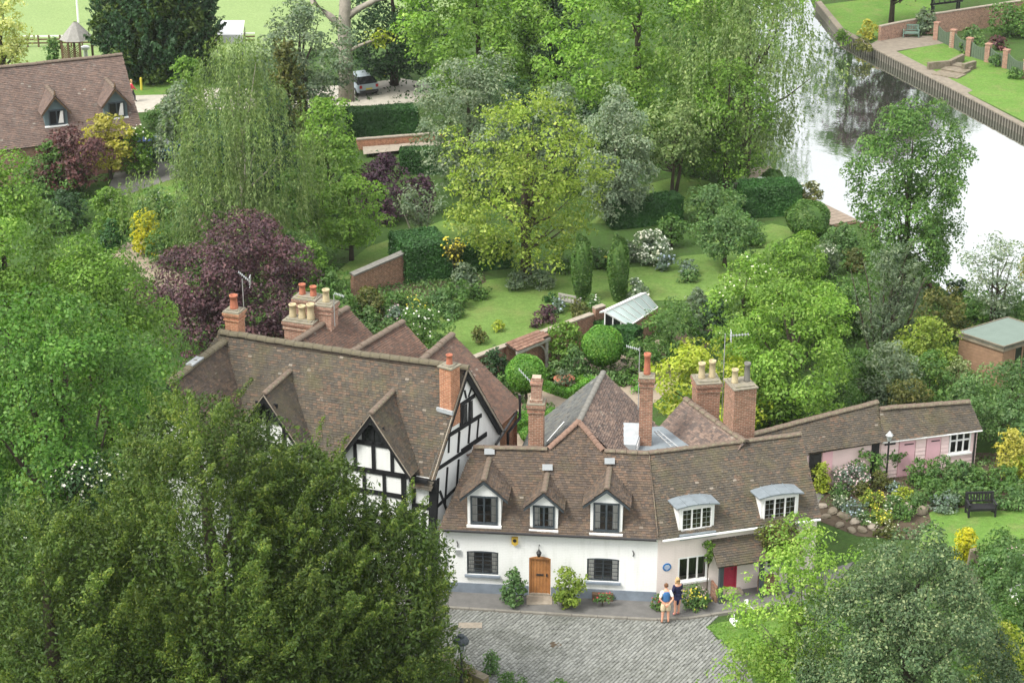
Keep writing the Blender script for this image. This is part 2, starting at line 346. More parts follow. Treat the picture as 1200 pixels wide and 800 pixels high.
# ------------------------------------------------------------------ roofs
def roof_wave(p, amp):
    return amp * (mnoise.noise(Vector((p.x*.22, p.y*.22, p.z*.22 + 3.1))) + .4*mnoise.noise(Vector((p.x*.7, p.y*.7, 9.0))))
def roof_slope(poly, parent, mat, name='roof_slope', tw=.17, g=.105, amp=.05, thick=.10, rows=True, under='under', holes=()):
    """one sloping plane of a roof: an underlay slab (the part) carrying its courses of tiles"""
    P = [Vector(p) for p in poly]
    n = Vector((0, 0, 0))
    for k in range(len(P)): n += (P[k]-P[0]).cross(P[(k+1) % len(P)]-P[0])
    n.normalize()
    if n.z < 0: n = -n
    e1 = Vector((0, 0, 1)).cross(n).normalized(); e2 = n.cross(e1).normalized()
    if e2.z < 0: e2 = -e2; 
    O = P[0]; q = [((p-O).dot(e1), (p-O).dot(e2)) for p in P]
    mb = MB(); c = sum(P, Vector())/len(P)
    low = [c + (p-c)*.985 - n*(.03+amp) for p in P]
    mb.prism(low, -n*thick)
    slab = obj(name, mb, M[under], parent)
    t = MB(); b0 = min(b for _, b in q); b1 = max(b for _, b in q); nrow = max(1, int(round((b1-b0)/g))); g = (b1-b0)/nrow
    rnd = random.Random(int(abs(P[0].x*91+P[0].y*37+P[1].x*13)))
    for j in range(nrow):
        bb = b0 + (j+.45)*g; xs = []
        for k in range(len(q)):
            (a1, y1), (a2, y2) = q[k], q[(k+1) % len(q)]
            if (y1 <= bb) != (y2 <= bb): xs.append(a1+(bb-y1)/(y2-y1)*(a2-a1))
        xs.sort()
        for lo, hi in zip(xs[::2], xs[1::2]):
            lo -= rnd.uniform(0, .03); hi += rnd.uniform(0, .03)
            a = lo - (tw/2 if j % 2 else 0)
            while a < hi - .02:
                x0, x1 = max(a, lo), min(a+tw-.006, hi); a += tw
                if x1-x0 < .02: continue
                skip = False
                for (h0, h1, v0, v1) in holes:
                    if h0 < (x0+x1)/2 < h1 and v0 < bb-b0 < v1: skip = True
                if skip: continue
                y0, y1 = b0+j*g-.012, b0+(j+1)*g
                base = O+e1*x0+e2*y0; w = roof_wave(base, amp); w2 = roof_wave(O+e1*x1+e2*y0, amp)
                hl = .030+rnd.uniform(-.007, .010); hr = hl+rnd.uniform(-.008, .008); dy = rnd.uniform(-.010, .006)
                i = len(t.v)
                for (aa, yy, hh) in ((x0, y0+dy, w-.02), (x1, y0+dy, w2-.02), (x1, y0+dy, w2+hr), (x0, y0+dy, w+hl), (x1, y1, w2+.006), (x0, y1, w+.006)):
                    t.v.append(O+e1*aa+e2*yy+n*hh)
                t.f += [(i, i+1, i+2, i+3), (i+3, i+2, i+4, i+5)]; t.m += [0, 0]
    obj('tile', t, M[mat], slab, kind='stuff')
    return slab
RIDGE_ME = {}
def ridge_mesh(mat, r=.13, L=.44, flat=.8):
    k = (mat, r, L)
    if k not in RIDGE_ME:
        mb = MB(); n = 6
        for x0, x1, ra in ((-L/2, L/2-.05, r), (L/2-.05, L/2, r*1.12)):
            i = len(mb.v)
            for x in (x0, x1):
                for j in range(n+1):
                    t = math.pi*j/n; mb.v.append(Vector((x, ra*1.15*math.cos(t), ra*flat*math.sin(t)-.03)))
            for j in range(n): mb.f.append((i+j, i+j+1, i+n+2+j, i+n+1+j)); mb.m.append(0)
            mb.f.append(tuple(i+j for j in range(n+1))[::-1]); mb.f.append(tuple(i+n+1+j for j in range(n+1))); mb.m += [0, 0]
        RIDGE_ME[k] = mb.mesh('ridge_tile', M[mat], smooth=False)
    return RIDGE_ME[k]
def ridge(p0, p1, parent, mat='ridge', r=.13, L=.44, amp=.05, lift=.03, rough=1.0):
    p0, p1 = Vector(p0), Vector(p1); d = p1-p0; n = max(1, int(d.length/(L-.03))); d.normalize()
    me = ridge_mesh(mat, r, L); s = d.cross(Vector((0, 0, 1))).normalized(); u = s.cross(d)
    for k in range(n):
        c = p0+(p1-p0)*((k+.5)/n); c.z += roof_wave(c, amp)+lift+random.uniform(-.012, .012)*rough
        a = random.uniform(-.03, .03)*rough
        X = d*math.cos(a)-s*math.sin(a); Yv = d*math.sin(a)+s*math.cos(a)
        Mx = Matrix(((X.x, -Yv.x, u.x, c.x), (X.y, -Yv.y, u.y, c.y), (X.z, -Yv.z, u.z, c.z), (0, 0, 0, 1)))
        inst('ridge_tile', me, Mx, parent)
def barge(p0, p1, parent, mat='black', w=.22, t=.06, name='bargeboard'):
    p0, p1 = Vector(p0), Vector(p1); d = (p1-p0).normalized(); h = Vector((d.x, d.y, 0)).normalized(); n = Vector((-h.y, h.x, 0))*t
    obj(name, MB().prism([p0, p1, p1-Vector((0, 0, w)), p0-Vector((0, 0, w))], n), M[mat], parent)

# ------------------------------------------------------------------ walls with real openings
def wall_open(name, P0, f, L, z0, z1, openings, mats, parent, depth=.14, room=.5, gable=None, plinth=None):
    """vertical wall face along f with recessed openings (s0, s1, za, zb); slot 0 wall, 1 room shade painted dark, 2 plinth"""
    mb = MB(); Mx = frame(f, (P0[0], P0[1], 0)); pt = lambda s, y, z: Mx @ Vector((s, y, z))
    xs = sorted({0, L, *[o[0] for o in openings], *[o[1] for o in openings]}); zs = sorted({z0, z1, *[o[2] for o in openings], *[o[3] for o in openings]})
    for a, b in zip(xs, xs[1:]):
        for c, d in zip(zs, zs[1:]):
            if any(o[0]-1e-6 <= a and b <= o[1]+1e-6 and o[2]-1e-6 <= c and d <= o[3]+1e-6 for o in openings): continue
            mb.quad(pt(a, 0, c), pt(b, 0, c), pt(b, 0, d), pt(a, 0, d))
    for s0, s1, za, zb in [o[:4] for o in openings]:
        mb.quad(pt(s0, 0, za), pt(s0, room, za), pt(s0, room, zb), pt(s0, 0, zb)); mb.quad(pt(s1, 0, za), pt(s1, 0, zb), pt(s1, room, zb), pt(s1, room, za))
        mb.quad(pt(s0, 0, zb), pt(s0, room, zb), pt(s1, room, zb), pt(s1, 0, zb)); mb.quad(pt(s0, 0, za), pt(s1, 0, za), pt(s1, room, za), pt(s0, room, za))
        mb.quad(pt(s0, room, za), pt(s1, room, za), pt(s1, room, zb), pt(s0, room, zb), 1)
    if gable: mb.poly([pt(*g) for g in gable])
    return obj(name, mb, mats, parent)
def window(P0, f, s0, s1, z0, z1, parent, lights=2, frame_m='whitepaint', bars=(0, 0), y=.06, ft=.055, curtains=0, sill=None, name='window', transom=None, bar_m=None, cur_m='curtain'):
    """casement: frame mesh (part) > pane per light, glazing bars, curtains, sill"""
    Mx = frame(f, (P0[0], P0[1], 0)); mb = MB()
    B = lambda m, a, b, c, d, yy, th: m.box(((a+b)/2, yy, (c+d)/2), (b-a, th, d-c), 0, 0, Mx)
    B(mb, s0, s1, z0, z0+ft, y, .07); B(mb, s0, s1, z1-ft, z1, y, .07); B(mb, s0, s0+ft, z0+ft, z1-ft, y, .07); B(mb, s1-ft, s1, z0+ft, z1-ft, y, .07)
    w = (s1-s0-ft*(lights+1))/lights; zt = z0+(z1-z0)*transom if transom else None
    for k in range(1, lights):
        a = s0+ft+k*(w+ft)-ft; B(mb, a, a+ft, z0+ft, z1-ft, y, .066)
    if zt: 
        for k in range(lights):
            a = s0+ft+k*(w+ft); B(mb, a, a+w, zt-ft/2, zt+ft/2, y, .06)
    o = obj(name, mb, M[frame_m], parent)
    for k in range(lights):
        a = s0+ft+k*(w+ft); p = MB(); p.quad(*[Mx @ Vector(q) for q in ((a, y+.01, z0+ft), (a+w, y+.01, z0+ft), (a+w, y+.012, z1-ft), (a, y+.012, z1-ft))])
        obj('pane', p, M['glass'], o)
    if bars[0] or bars[1]:
        g = MB()
        for k in range(lights):
            a = s0+ft+k*(w+ft)
            for i in range(1, bars[0]+1): x = a+w*i/(bars[0]+1); B(g, x-.007, x+.007, z0+ft, z1-ft, y-.004, .02)
            for i in range(1, bars[1]+1): z = z0+ft+(z1-z0-2*ft)*i/(bars[1]+1); B(g, a, a+w, z-.007, z+.007, y-.007, .02)
        obj('glazing_bar', g, M[bar_m or frame_m], o, kind='stuff')
    for side in range(2 if curtains else 0):
        c = MB(); a = s0+ft+.01 if side == 0 else s1-ft-.01-curtains
        for i in range(5):
            x0, x1 = a+curtains*i/5, a+curtains*(i+1)/5; y0, y1 = y+.035+(.02 if i % 2 else 0), y+.035+(0 if i % 2 else .02)
            c.quad(*[Mx @ Vector(q) for q in ((x0, y0, z0+ft), (x1, y1, z0+ft), (x1, y1, z1-ft), (x0, y0, z1-ft))])
        obj('curtain', c, M[cur_m], o)
    if sill:
        obj('sill', MB().box(((s0+s1)/2, -.03, z0-.045), (s1-s0+.16, .18, .085), 0, 0, Mx), M[sill], o)
    return o

# ------------------------------------------------------------------ chimneys
def chimney_parts(parent, loc, rz, w, d, ztop, pots, brick='brick', cap='brick', pot_h=.5, courses=True, flash=True, drop=.8):
    """a stack (part) > cap courses, pots, flashing, standing on the roof of its house"""
    x, y, z = loc; Mx = Matrix.Translation((0, 0, 0))
    off = ORG[parent.name]; o_mb = MB(); h = ztop-z
    o_mb.box((0, 0, (h-drop)/2), (w, d, h+drop))
    st = bpy.data.objects.new('chimney_stack', o_mb.mesh('chimney_stack', M[brick])); COL.objects.link(st); st.parent = parent
    st.location = Vector(loc)-off; st.rotation_euler = (0, 0, rz); ORG[st.name] = Vector((0, 0, 0))
    def sub(name, mb, mat, smooth=False):
        o = bpy.data.objects.new(name, mb.mesh(name, M[mat], smooth=smooth)); COL.objects.link(o); o.parent = st; return o
    if courses:
        c = MB(); c.box((0, 0, h-.36), (w+.10, d+.10, .075)); c.box((0, 0, h-.20), (w+.08, d+.08, .075)); c.box((0, 0, h-.10), (w+.16, d+.16, .12)); sub('oversailing_course', c, brick)
    c = MB(); c.prism([(-w/2-.06, -d/2-.06, h-.03), (w/2+.06, -d/2-.06, h-.03), (w/2+.06, d/2+.06, h-.03), (-w/2-.06, d/2+.06, h-.03)], (0, 0, .05))
    c.poly([(-w/2-.06, -d/2-.06, h+.02), (w/2+.06, -d/2-.06, h+.02), (w/2-.1, d/2-.1, h+.09), (-w/2+.1, d/2-.1, h+.09)]); c.box((0, 0, h+.045), (w-.14, d-.14, .07)); sub('mortar_cap', c, 'cap')
    for (px, py, mat, ph, pr) in pots:
        q = MB(); q.lathe([(pr*1.12, 0), (pr*1.02, ph*.12), (pr*.92, ph*.5), (pr*.88, ph*.84), (pr*1.08, ph*.87), (pr*1.1, ph), (pr*.85, ph), (pr*.8, ph*.8)], (px, py, h+.06), 12); sub('chimney_pot', q, mat, True)
    if flash:
        q = MB(); q.box((0, -d/2-.05, -.02), (w+.22, .10, .16)); sub('lead_flashing', q, 'leadpale')
    return st

# ------------------------------------------------------------------ foliage
def np_mesh(name, V, mat, nper=4):
    me = bpy.data.meshes.new(name); n = len(V)//nper
    me.vertices.add(len(V)); me.vertices.foreach_set('co', np.ascontiguousarray(V, dtype=np.float32).ravel())
    me.loops.add(len(V)); me.loops.foreach_set('vertex_index', np.arange(len(V), dtype=np.int32))
    me.polygons.add(n); me.polygons.foreach_set('loop_start', np.arange(0, len(V), nper, dtype=np.int32))
    try: me.polygons.foreach_set('loop_total', np.full(n, nper, dtype=np.int32))
    except Exception: pass
    for m in (mat if isinstance(mat, (list, tuple)) else [mat]): me.materials.append(m)
    me.update(calc_edges=True); return me
def unit(a): return a/np.maximum(np.linalg.norm(a, axis=1, keepdims=True), 1e-9)
def leaf_quads(C, Nn, size, asp, rng, axis=None, axis_j=.5):
    n = len(C); Nn = unit(Nn)
    r = rng.normal(size=(n, 3))
    if axis is not None: r = axis + r*axis_j
    t = unit(r - Nn*np.sum(r*Nn, 1, keepdims=True)); b = np.cross(Nn, t)
    s = (size*rng.uniform(.65, 1.3, n))[:, None]; a = asp*rng.uniform(.8, 1.25, n)[:, None]
    fold = Nn*s*.10
    V = np.empty((n, 4, 3)); V[:, 0] = C - t*s*.5; V[:, 1] = C + b*s*a*.5 - t*s*.06 + fold; V[:, 2] = C + t*s*.5; V[:, 3] = C - b*s*a*.5 - t*s*.06 + fold
    return V.reshape(-1, 3)
def prof(kind, t):
    t = np.clip(t, 0, 1)
    if kind == 'round': return np.sqrt(np.maximum(0, 1-(2*t-1)**2))
    if kind == 'dome': return np.where(t < .35, .78+.22*(t/.35), np.sqrt(np.maximum(0, 1-((t-.35)/.65)**2)))
    if kind == 'cone': return (1-t)**.8*.96+.04
    if kind == 'blunt': return np.minimum(1, .7+t*1.2)*np.sqrt(np.maximum(0, 1-t**2.6))
    if kind == 'egg': return np.where(t < .4, np.sqrt(np.maximum(0, 1-((.4-t)/.4)**2*.75)), np.sqrt(np.maximum(0, 1-((t-.4)/.6)**2)))
    if kind == 'column': return np.where(t < .15, .75+.25*t/.15, (1-((t-.15)/.85)**3.0))
    if kind == 'vase': return np.where(t < .65, .35+.65*(t/.65)**.8, np.sqrt(np.maximum(0, 1-((t-.65)/.35)**2)))
    return np.ones_like(t)
def crown_points(rng, kind, z0, z1, Rr, ncl, rc, per, flat=.75, inner=.3, rough=.22, style='clump', lean=(0, 0)):
    """leaf centres, normals and (for sprays) axes; clusters of leaves spread through the crown's volume"""
    h = z1-z0; ph = rng.uniform(0, 6.28, 6)
    tt = rng.uniform(.02, .985, ncl*4); w = prof(kind, tt)+.12; tt = tt[rng.uniform(0, w.max(), len(tt)) < w][:ncl*2]
    th = rng.uniform(0, 2*np.pi, len(tt)); keep = rng.uniform(0, 1, len(tt)) < np.where(np.sin(th) > .3, .55, 1.0)
    tt, th = tt[keep][:ncl], th[keep][:ncl]; n = len(tt)
    lump = 1+rough*(np.sin(th*2+ph[0]+tt*5)*.5+np.sin(th*3+ph[1]-tt*9)*.35+np.sin(th*5+ph[2]+tt*14)*.3)
    rad = np.where(rng.uniform(0, 1, n) < inner, rng.uniform(.1, .75, n), rng.uniform(.78, 1.0, n))
    rr = np.maximum(prof(kind, tt)*Rr*lump-rc*.55, Rr*.03)*rad
    C = np.stack([rr*np.cos(th)+lean[0]*tt, rr*np.sin(th)+lean[1]*tt, z0+tt*h*np.minimum(1, .96+.06*(lump-1)/max(rough, .01))], 1)
    rcs = rc*rng.uniform(.55, 1.35, n)
    k = rng.poisson(per*(rcs/rc)**2)+3; idx = np.repeat(np.arange(n), k); m = len(idx)
    d = unit(rng.normal(size=(m, 3)))
    out = np.stack([np.cos(th), np.sin(th), np.full(n, .25)], 1)[idx]; outn = unit(out)
    if style == 'weep':
        u = rng.uniform(0, 1, m); L = rcs[idx]*rng.uniform(1.6, 3.4, m)
        sid = rng.integers(0, 9, m)+idx*9; srng = np.random.default_rng(5); so = srng.normal(size=(n*9, 2))*.6
        off = so[sid]*rcs[idx][:, None]
        P = C[idx]+np.stack([off[:, 0]+rng.normal(size=m)*.05, off[:, 1]+rng.normal(size=m)*.05, -u*L+rcs[idx]*.3], 1)
        Nn = unit(outn+rng.normal(size=(m, 3))*.7+np.array([0, 0, .25])); ax = np.tile(np.array([0, 0, -1.]), (m, 1))+outn*.25
        return P, Nn, ax
    if style == 'spray':
        ax = unit(outn*.75+np.array([0, 0, .8])+rng.normal(size=(n, 3))[idx]*.25); u = rng.uniform(0, 1, m)**.8
        P = C[idx]+ax*((u-.45)*rcs[idx]*3.0)[:, None]+d*(rcs[idx]*.62*(1.1-.9*u))[:, None]*rng.uniform(.3, 1, m)[:, None]
        Nn = unit(d*.8+outn*.4+np.array([0, 0, .35])+rng.normal(size=(m, 3))*.35); return P, Nn, ax+d*.5
    d[:, 2] = np.where((d[:, 2] < -.25) & (rng.uniform(0, 1, m) < .7), -d[:, 2], d[:, 2])
    rad = rng.uniform(.35, 1, m)**.45
    P = C[idx]+d*(rad*rcs[idx])[:, None]*np.array([1, 1, flat])
    Nn = unit(d*.75+outn*.25+np.array([0, 0, .45])+rng.normal(size=(m, 3))*.5); return P, Nn, None
def trunk_mb(H, r, limbs, z0, rng, lean=(0, 0), stems=1):
    mb = MB()
    for s in range(stems):
        ox, oy = (rng.normal(0, r*1.6, 2) if stems > 1 else (0, 0)); pts = []
        for k in range(6):
            u = k/5; pts.append((ox*(1+u*2.5)+lean[0]*u+rng.normal(0, r*.35)*u, oy*(1+u*2.5)+lean[1]*u+rng.normal(0, r*.35)*u, -.15+(H+.15)*u))
        rr = r/(stems**.6); mb.tube(pts, [rr*1.25, rr, rr*.85, rr*.65, rr*.42, rr*.12], 7)
    for p in limbs:
        zs = max(z0*.7, min(p[2]*.55, p[2]-.3)); u = zs/H; b = Vector((lean[0]*u, lean[1]*u, zs)); e = Vector(p); mid = b.lerp(e, .5)+Vector((0, 0, -.06*(e-b).length))
        e = b.lerp(e, .82); mb.tube([b, b.lerp(mid, .6), mid, e], [r*.36, r*.28, r*.18, r*.05], 5, cap=False)
    return mb
SEED = [100]
NLEAF = [0]
def plant(name, label, cat, cx, by, ty, wpx, mat, kind='round', zb=.12, style='clump', leaf=5.0, asp=.5, cover=3.6, cl=.24, ncl=None, flat=.75, inner=.3, rough=.22,
          bark='bark', tr=None, group=None, limbs=10, blossom=None, stems=1, leanpx=(0, 0), pos=None, axis_j=.5, base_z=0.0, yscale=1.0, seed=None, core=0):
    """a plant standing where its foot is seen at (cx, by), its top at (., ty), its crown wpx wide in the photograph"""
    SEED[0] += 1; rng = np.random.default_rng(seed or SEED[0])
    b = pos or G(cx, by, base_z); H = zat(cx, ty, b.y)-b.z; pm = ppm(Vector((b.x, b.y, b.z+H*.55))); Rr = wpx/2/pm
    leaf = leaf if leaf < 4 and style == 'spray' else leaf*.88
    rpm = pm*1024/1200; lf = leaf/rpm; z0, z1 = H*zb, H
    rc = max(cl*Rr, lf*1.2)
    n = ncl or int(max(12, (2.3 if style == 'spray' else 1.6)*(2*math.pi*Rr*(z1-z0))/(math.pi*rc*rc)))
    apx = wpx*(z1-z0)*pm*CP*.73*.8; per = max(6, apx*cover/(leaf*leaf*asp*.5)/n)
    lean = (leanpx[0]/pm, leanpx[1]/pm)
    P, Nn, ax = crown_points(rng, kind, z0, z1, Rr*.97, n, rc, per, flat, inner, rough, style, lean)
    P[:, 2] = np.maximum(P[:, 2], .05); P[:, 1] *= yscale
    zc_ = (P[:, 1]+b.y)*CP-(P[:, 2]+b.z-CAM_H)*SP; sx_ = 600+FPX*(P[:, 0]+b.x)/zc_; sy_ = 400-FPX*((P[:, 1]+b.y)*SP+(P[:, 2]+b.z-CAM_H)*CP)/zc_
    ok_ = (sx_ > -110) & (sx_ < 1310) & (sy_ < 900) & (sy_ > -420)          # far outside any likely view: thin out
    ok_ |= rng.uniform(0, 1, len(P)) < .10
    ok_ &= (P[:, 1] < Rr*.3) | (rng.uniform(0, 1, len(P)) < .35)          # the far side of a crown is thinner
    P, Nn = P[ok_], Nn[ok_]; ax = ax[ok_] if ax is not None else None
    V = leaf_quads(P, Nn, lf, asp, rng, ax, axis_j); NLEAF[0] += len(P)
    root = thing(name, label, cat, b, 0, group); ORG[root.name] = Vector((0, 0, 0))
    c = bpy.data.objects.new('crown' if tr else 'foliage', np_mesh('foliage', V, M[mat])); COL.objects.link(c); c.parent = root
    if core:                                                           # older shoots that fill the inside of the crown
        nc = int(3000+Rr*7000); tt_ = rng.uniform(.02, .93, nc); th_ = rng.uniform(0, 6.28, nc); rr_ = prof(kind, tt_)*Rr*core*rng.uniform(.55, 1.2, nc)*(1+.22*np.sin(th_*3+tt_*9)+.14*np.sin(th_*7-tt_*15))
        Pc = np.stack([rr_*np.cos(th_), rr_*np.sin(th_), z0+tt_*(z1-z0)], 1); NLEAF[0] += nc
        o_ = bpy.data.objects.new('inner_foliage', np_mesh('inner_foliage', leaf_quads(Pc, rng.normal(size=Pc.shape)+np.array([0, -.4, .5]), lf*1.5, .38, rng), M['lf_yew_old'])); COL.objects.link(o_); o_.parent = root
    r = tr or max(.03, H*.014)
    lim = [P[i] for i in rng.integers(0, len(P), limbs)] if limbs else []
    t = obj('trunk' if tr else 'stem', trunk_mb(H*(.8 if tr else .6), r, lim, z0, rng, lean, stems), M[bark], root, smooth=True)
    if blossom:
        bm, frac, bs = blossom; m = len(P); k = int(m*frac*.8); out = np.argsort(-(P[:, 2]*.6-P[:, 1]*.5+rng.normal(size=m)*Rr*.6))[:k*4]; sel = rng.choice(out, k, replace=False)
        Q = P[sel]+Nn[sel]*lf*.5; Vb = leaf_quads(Q, Nn[sel]+np.array([0, -.5, .6]), bs*.62/rpm, .9, rng)
        c2 = bpy.data.objects.new('blossoms', np_mesh('blossoms', Vb, M[bm])); COL.objects.link(c2); c2.parent = root
    return root
def clipped(name, label, cat, shape, dims, loc, mat, rz=0.0, leaf=.10, group=None, cover=2.4, wob=.03, stem=0.0, asp=.6):
    """clipped topiary: a solid leafy body under a skin of small leaves; shape ball, box or ring of boxes"""
    SEED[0] += 1; rng = np.random.default_rng(SEED[0]); root = thing(name, label, cat, loc, rz, group); ORG[root.name] = Vector((0, 0, 0))
    if shape == 'ball':
        rx, ry, rz_ = dims; A = 4*math.pi*((rx*ry+rx*rz_+ry*rz_)/3); n = int(A*cover/(leaf*leaf*asp*.5)); d = unit(rng.normal(size=(n, 3)))
        wob_f = 1+wob*(np.sin(d[:, 0]*6+d[:, 2]*4)+np.sin(d[:, 1]*7-d[:, 2]*5)); P = d*np.array([rx, ry, rz_])*wob_f[:, None]*rng.uniform(.93, 1.02, n)[:, None]; P[:, 2] += rz_+stem
        Nn = unit(d/np.array([rx, ry, rz_])); mb = MB(); mb.lathe([(max(.02, rx*.93*math.sin(math.pi*k/9)), rz_+stem-rz_*.93*math.cos(math.pi*k/9)) for k in range(10)], (0, 0, 0), 14)
        for v in mb.v: v.y *= ry/rx
    else:
        P = []; Nn = []; mb = MB()
        for (x, y, lx, ly, h) in dims:
            mb.box((x, y, h/2-.03), (lx-.08, ly-.08, h-.06))
            for (ax, ar) in ((2, lx*ly), (0, ly*h), (1, lx*h)):
                for sgn in ((1,) if ax == 2 else (-1, 1)):
                    n = int(ar*cover/(leaf*leaf*asp*.5)); q = rng.uniform(-.5, .5, (n, 3))*np.array([lx, ly, h]); q[:, 2] += h/2
                    nn = np.zeros((n, 3)); nn[:, ax] = sgn; q[:, ax] = (h if ax == 2 else sgn*(lx if ax == 0 else ly)/2)+rng.uniform(-.05, .03, n)*sgn+wob*np.sin(q[:, 0]*2.1+q[:, 2]*3+q[:, 1]*1.7)
                    q[:, 0] += x; q[:, 1] += y; P.append(q); Nn.append(nn)
        P = np.concatenate(P); Nn = np.concatenate(Nn)
    NLEAF[0] += len(P)
    V = leaf_quads(P, Nn+rng.normal(size=P.shape)*.45+np.array([0, 0, .2]), leaf, asp, rng)
    o = bpy.data.objects.new('foliage', np_mesh('foliage', V, M[mat])); COL.objects.link(o); o.parent = root
    obj('leafy_core', mb, M[mat], root, smooth=shape == 'ball')
    if stem: obj('trunk', MB().tube([(0, 0, -.1), (.03, .02, stem*.5), (0, 0, stem+.3)], [.09, .075, .07], 8), M['bark'], root)
    return root
def cover_patch(name, pxpoly, mat, dens=10, h=.4, leaf=.16, asp=.5, z=0.0, up=.5, seed=3):
    """ground cover nobody could count, spread over a patch of ground"""
    rng = np.random.default_rng(seed); pts = [G(x, y, z) for x, y in pxpoly]; xs = [p.x for p in pts]; ys = [p.y for p in pts]
    A = abs(sum(pts[k].x*pts[(k+1) % len(pts)].y-pts[(k+1) % len(pts)].x*pts[k].y for k in range(len(pts))))/2
    n = int((max(xs)-min(xs))*(max(ys)-min(ys))*dens); q = np.stack([rng.uniform(min(xs), max(xs), n), rng.uniform(min(ys), max(ys), n)], 1); ins = np.zeros(n, bool)
    for k in range(len(pts)):
        a, b = pts[k], pts[(k+1) % len(pts)]
        c = ((a.y > q[:, 1]) != (b.y > q[:, 1])) & (q[:, 0] < (b.x-a.x)*(q[:, 1]-a.y)/((b.y-a.y) if abs(b.y-a.y) > 1e-9 else 1e-9)+a.x); ins ^= c
    q = q[ins]; hh = h*(.45+.55*np.sin(q[:, 0]*1.9+1)*np.sin(q[:, 1]*1.6)+rng.uniform(-.2, .5, len(q))); hh = np.maximum(hh, .06)
    u = rng.uniform(.2, 1, len(q)); P = np.stack([q[:, 0], q[:, 1], z+hh*u], 1)
    V = leaf_quads(P, np.array([0, 0, 1.])*up+rng.normal(size=P.shape)*.5, leaf, asp, rng); NLEAF[0] += len(P)
    o = bpy.data.objects.new(name, np_mesh(name, V, M[mat])); COL.objects.link(o); o['kind'] = 'stuff'; return o
def sheet(name, pts, z, mat, kind='structure'):
    bm = bmesh.new(); vs = [bm.verts.new((p[0], p[1], z)) for p in pts]; f = bm.faces.new(vs)
    bmesh.ops.triangulate(bm, faces=[f]); bm.normal_update()
    for f in bm.faces:
        if f.normal.z < 0: f.normal_flip()
    me = bpy.data.meshes.new(name); bm.to_mesh(me); bm.free(); me.materials.append(M[mat])
    o = bpy.data.objects.new(name, me); COL.objects.link(o); o['kind'] = kind; return o
def patch(name, px, z, mat): return sheet(name, [G(x, y, z) for x, y in px], z, mat)
# ================================================================== BUILDINGS
V3 = Vector
def plane_hit(x, y, P, n):
    d = ray(x, y); o = V3((0, 0, CAM_H)); t = (V3(P)-o).dot(n)/d.dot(n); return o+d*t
def beam(mb, P0, f, a, b, w=.2, t=.05, m=0):
    """a timber on the vertical plane through P0 along f from (s, z) a to b, standing proud"""
    Mx = frame(f, (P0[0], P0[1], 0)); a = V3((a[0], 0, a[1])); b = V3((b[0], 0, b[1])); d = (b-a).normalized(); p = V3((-d.z, 0, d.x))*w/2
    q = [a-p, b-p, b+p, a+p]; mb.prism([Mx @ (v+V3((0, .02, 0))) for v in q], Mx.to_3x3() @ V3((0, -t-.02, 0)))
def timbers(parent, P0, f, px, t=.05):
    for (x0, y0, x1, y1, w) in px:
        mb = MB(); beam(mb, P0, f, on_plane(x0, y0, P0, f), on_plane(x1, y1, P0, f), w, t+random.uniform(-.008, .008)); obj('timber', mb, M['black'], parent)

# ---------------------------------------------------------------- white cottage and cream cottage under one long tiled roof
EZ, RZ = 3.15, 5.7
Ae, Je, Pe = V3((-2.95, 74.1, EZ)), V3((5.88, 73.22, EZ)), V3((12.75, 75.16, EZ))
Ar, Jr, Pr = V3((-1.58, 76.33, RZ)), V3((5.60, 75.72, RZ)), V3((12.05, 77.55, RZ))
fw = V3((Je.x-Ae.x, Je.y-Ae.y, 0)).normalized(); fp = V3((Pe.x-Je.x, Pe.y-Je.y, 0)).normalized()
nw = V3((-fw.y, fw.x, 0)); npk = V3((-fp.y, fp.x, 0))
WJ = V3((Je.x, Je.y, 0))+nw*.16; WA = V3((Ae.x, Ae.y, 0))+nw*.16; WP = V3((Pe.x, Pe.y, 0))+npk*.16-fp*.12
wc = thing('cottage', 'low white rendered cottage with three tiled gabled dormers and an oak plank door', 'cottage', WA)
cc = thing('cottage', 'cream rendered cottage with two lead topped dormers and a raspberry red door', 'cottage', WJ)
opw = lambda P0, f, x0, y0, x1, y1: (on_plane(x0, y0, P0, f)[0], on_plane(x1, y1, P0, f)[0], (on_plane(x0, y1+ (y0-y0), P0, f)[1]), on_plane(x0, y0, P0, f)[1])
def op(P0, f, x0, y0, x1, y1):
    s0, za = on_plane(x0, y0, P0, f); s1, zb = on_plane(x1, y1, P0, f); return (s0, s1, min(za, zb), max(za, zb))
Lw, Lp = (WJ-WA).length, (WP-WJ).length
w1 = op(WA, fw, 547, 646, 584, 674); w2 = op(WA, fw, 688, 654.5, 725, 682); dr = op(WA, fw, 620, 653.5, 645, 701); dr = (dr[0], dr[1], .12, dr[3])
wall = wall_open('front_wall', WA, fw, Lw, 0, 3.22, [w1, w2, dr], [M['white'], M['room'], M['blueplinth']], wc, room=.45)
back = MB(); bA, bJ, bP = V3((Ar.x, Ar.y, 0))+nw*2.3, V3((Jr.x, Jr.y, 0))+nw*2.3, V3((Pr.x, Pr.y, 0))+npk*2.2
back.quad(bJ, bA, bA+V3((0, 0, 3.2)), bJ+V3((0, 0, 3.2))); back.poly([bA, WA, WA+V3((0, 0, 3.1)), Ar-V3((0, 0, .25)), bA+V3((0, 0, 3.1))]); obj('side_wall', back, M['white'], wc)
pl = MB(); Mw = frame(fw, (WA.x, WA.y, 0))
for a, b in ((0, dr[0]-.02), (dr[1]+.02, Lw)): pl.box(((a+b)/2, 0, .27), (b-a, .05, .54), 0, 0, Mw)
obj('plinth', pl, M['blueplinth'], wc)
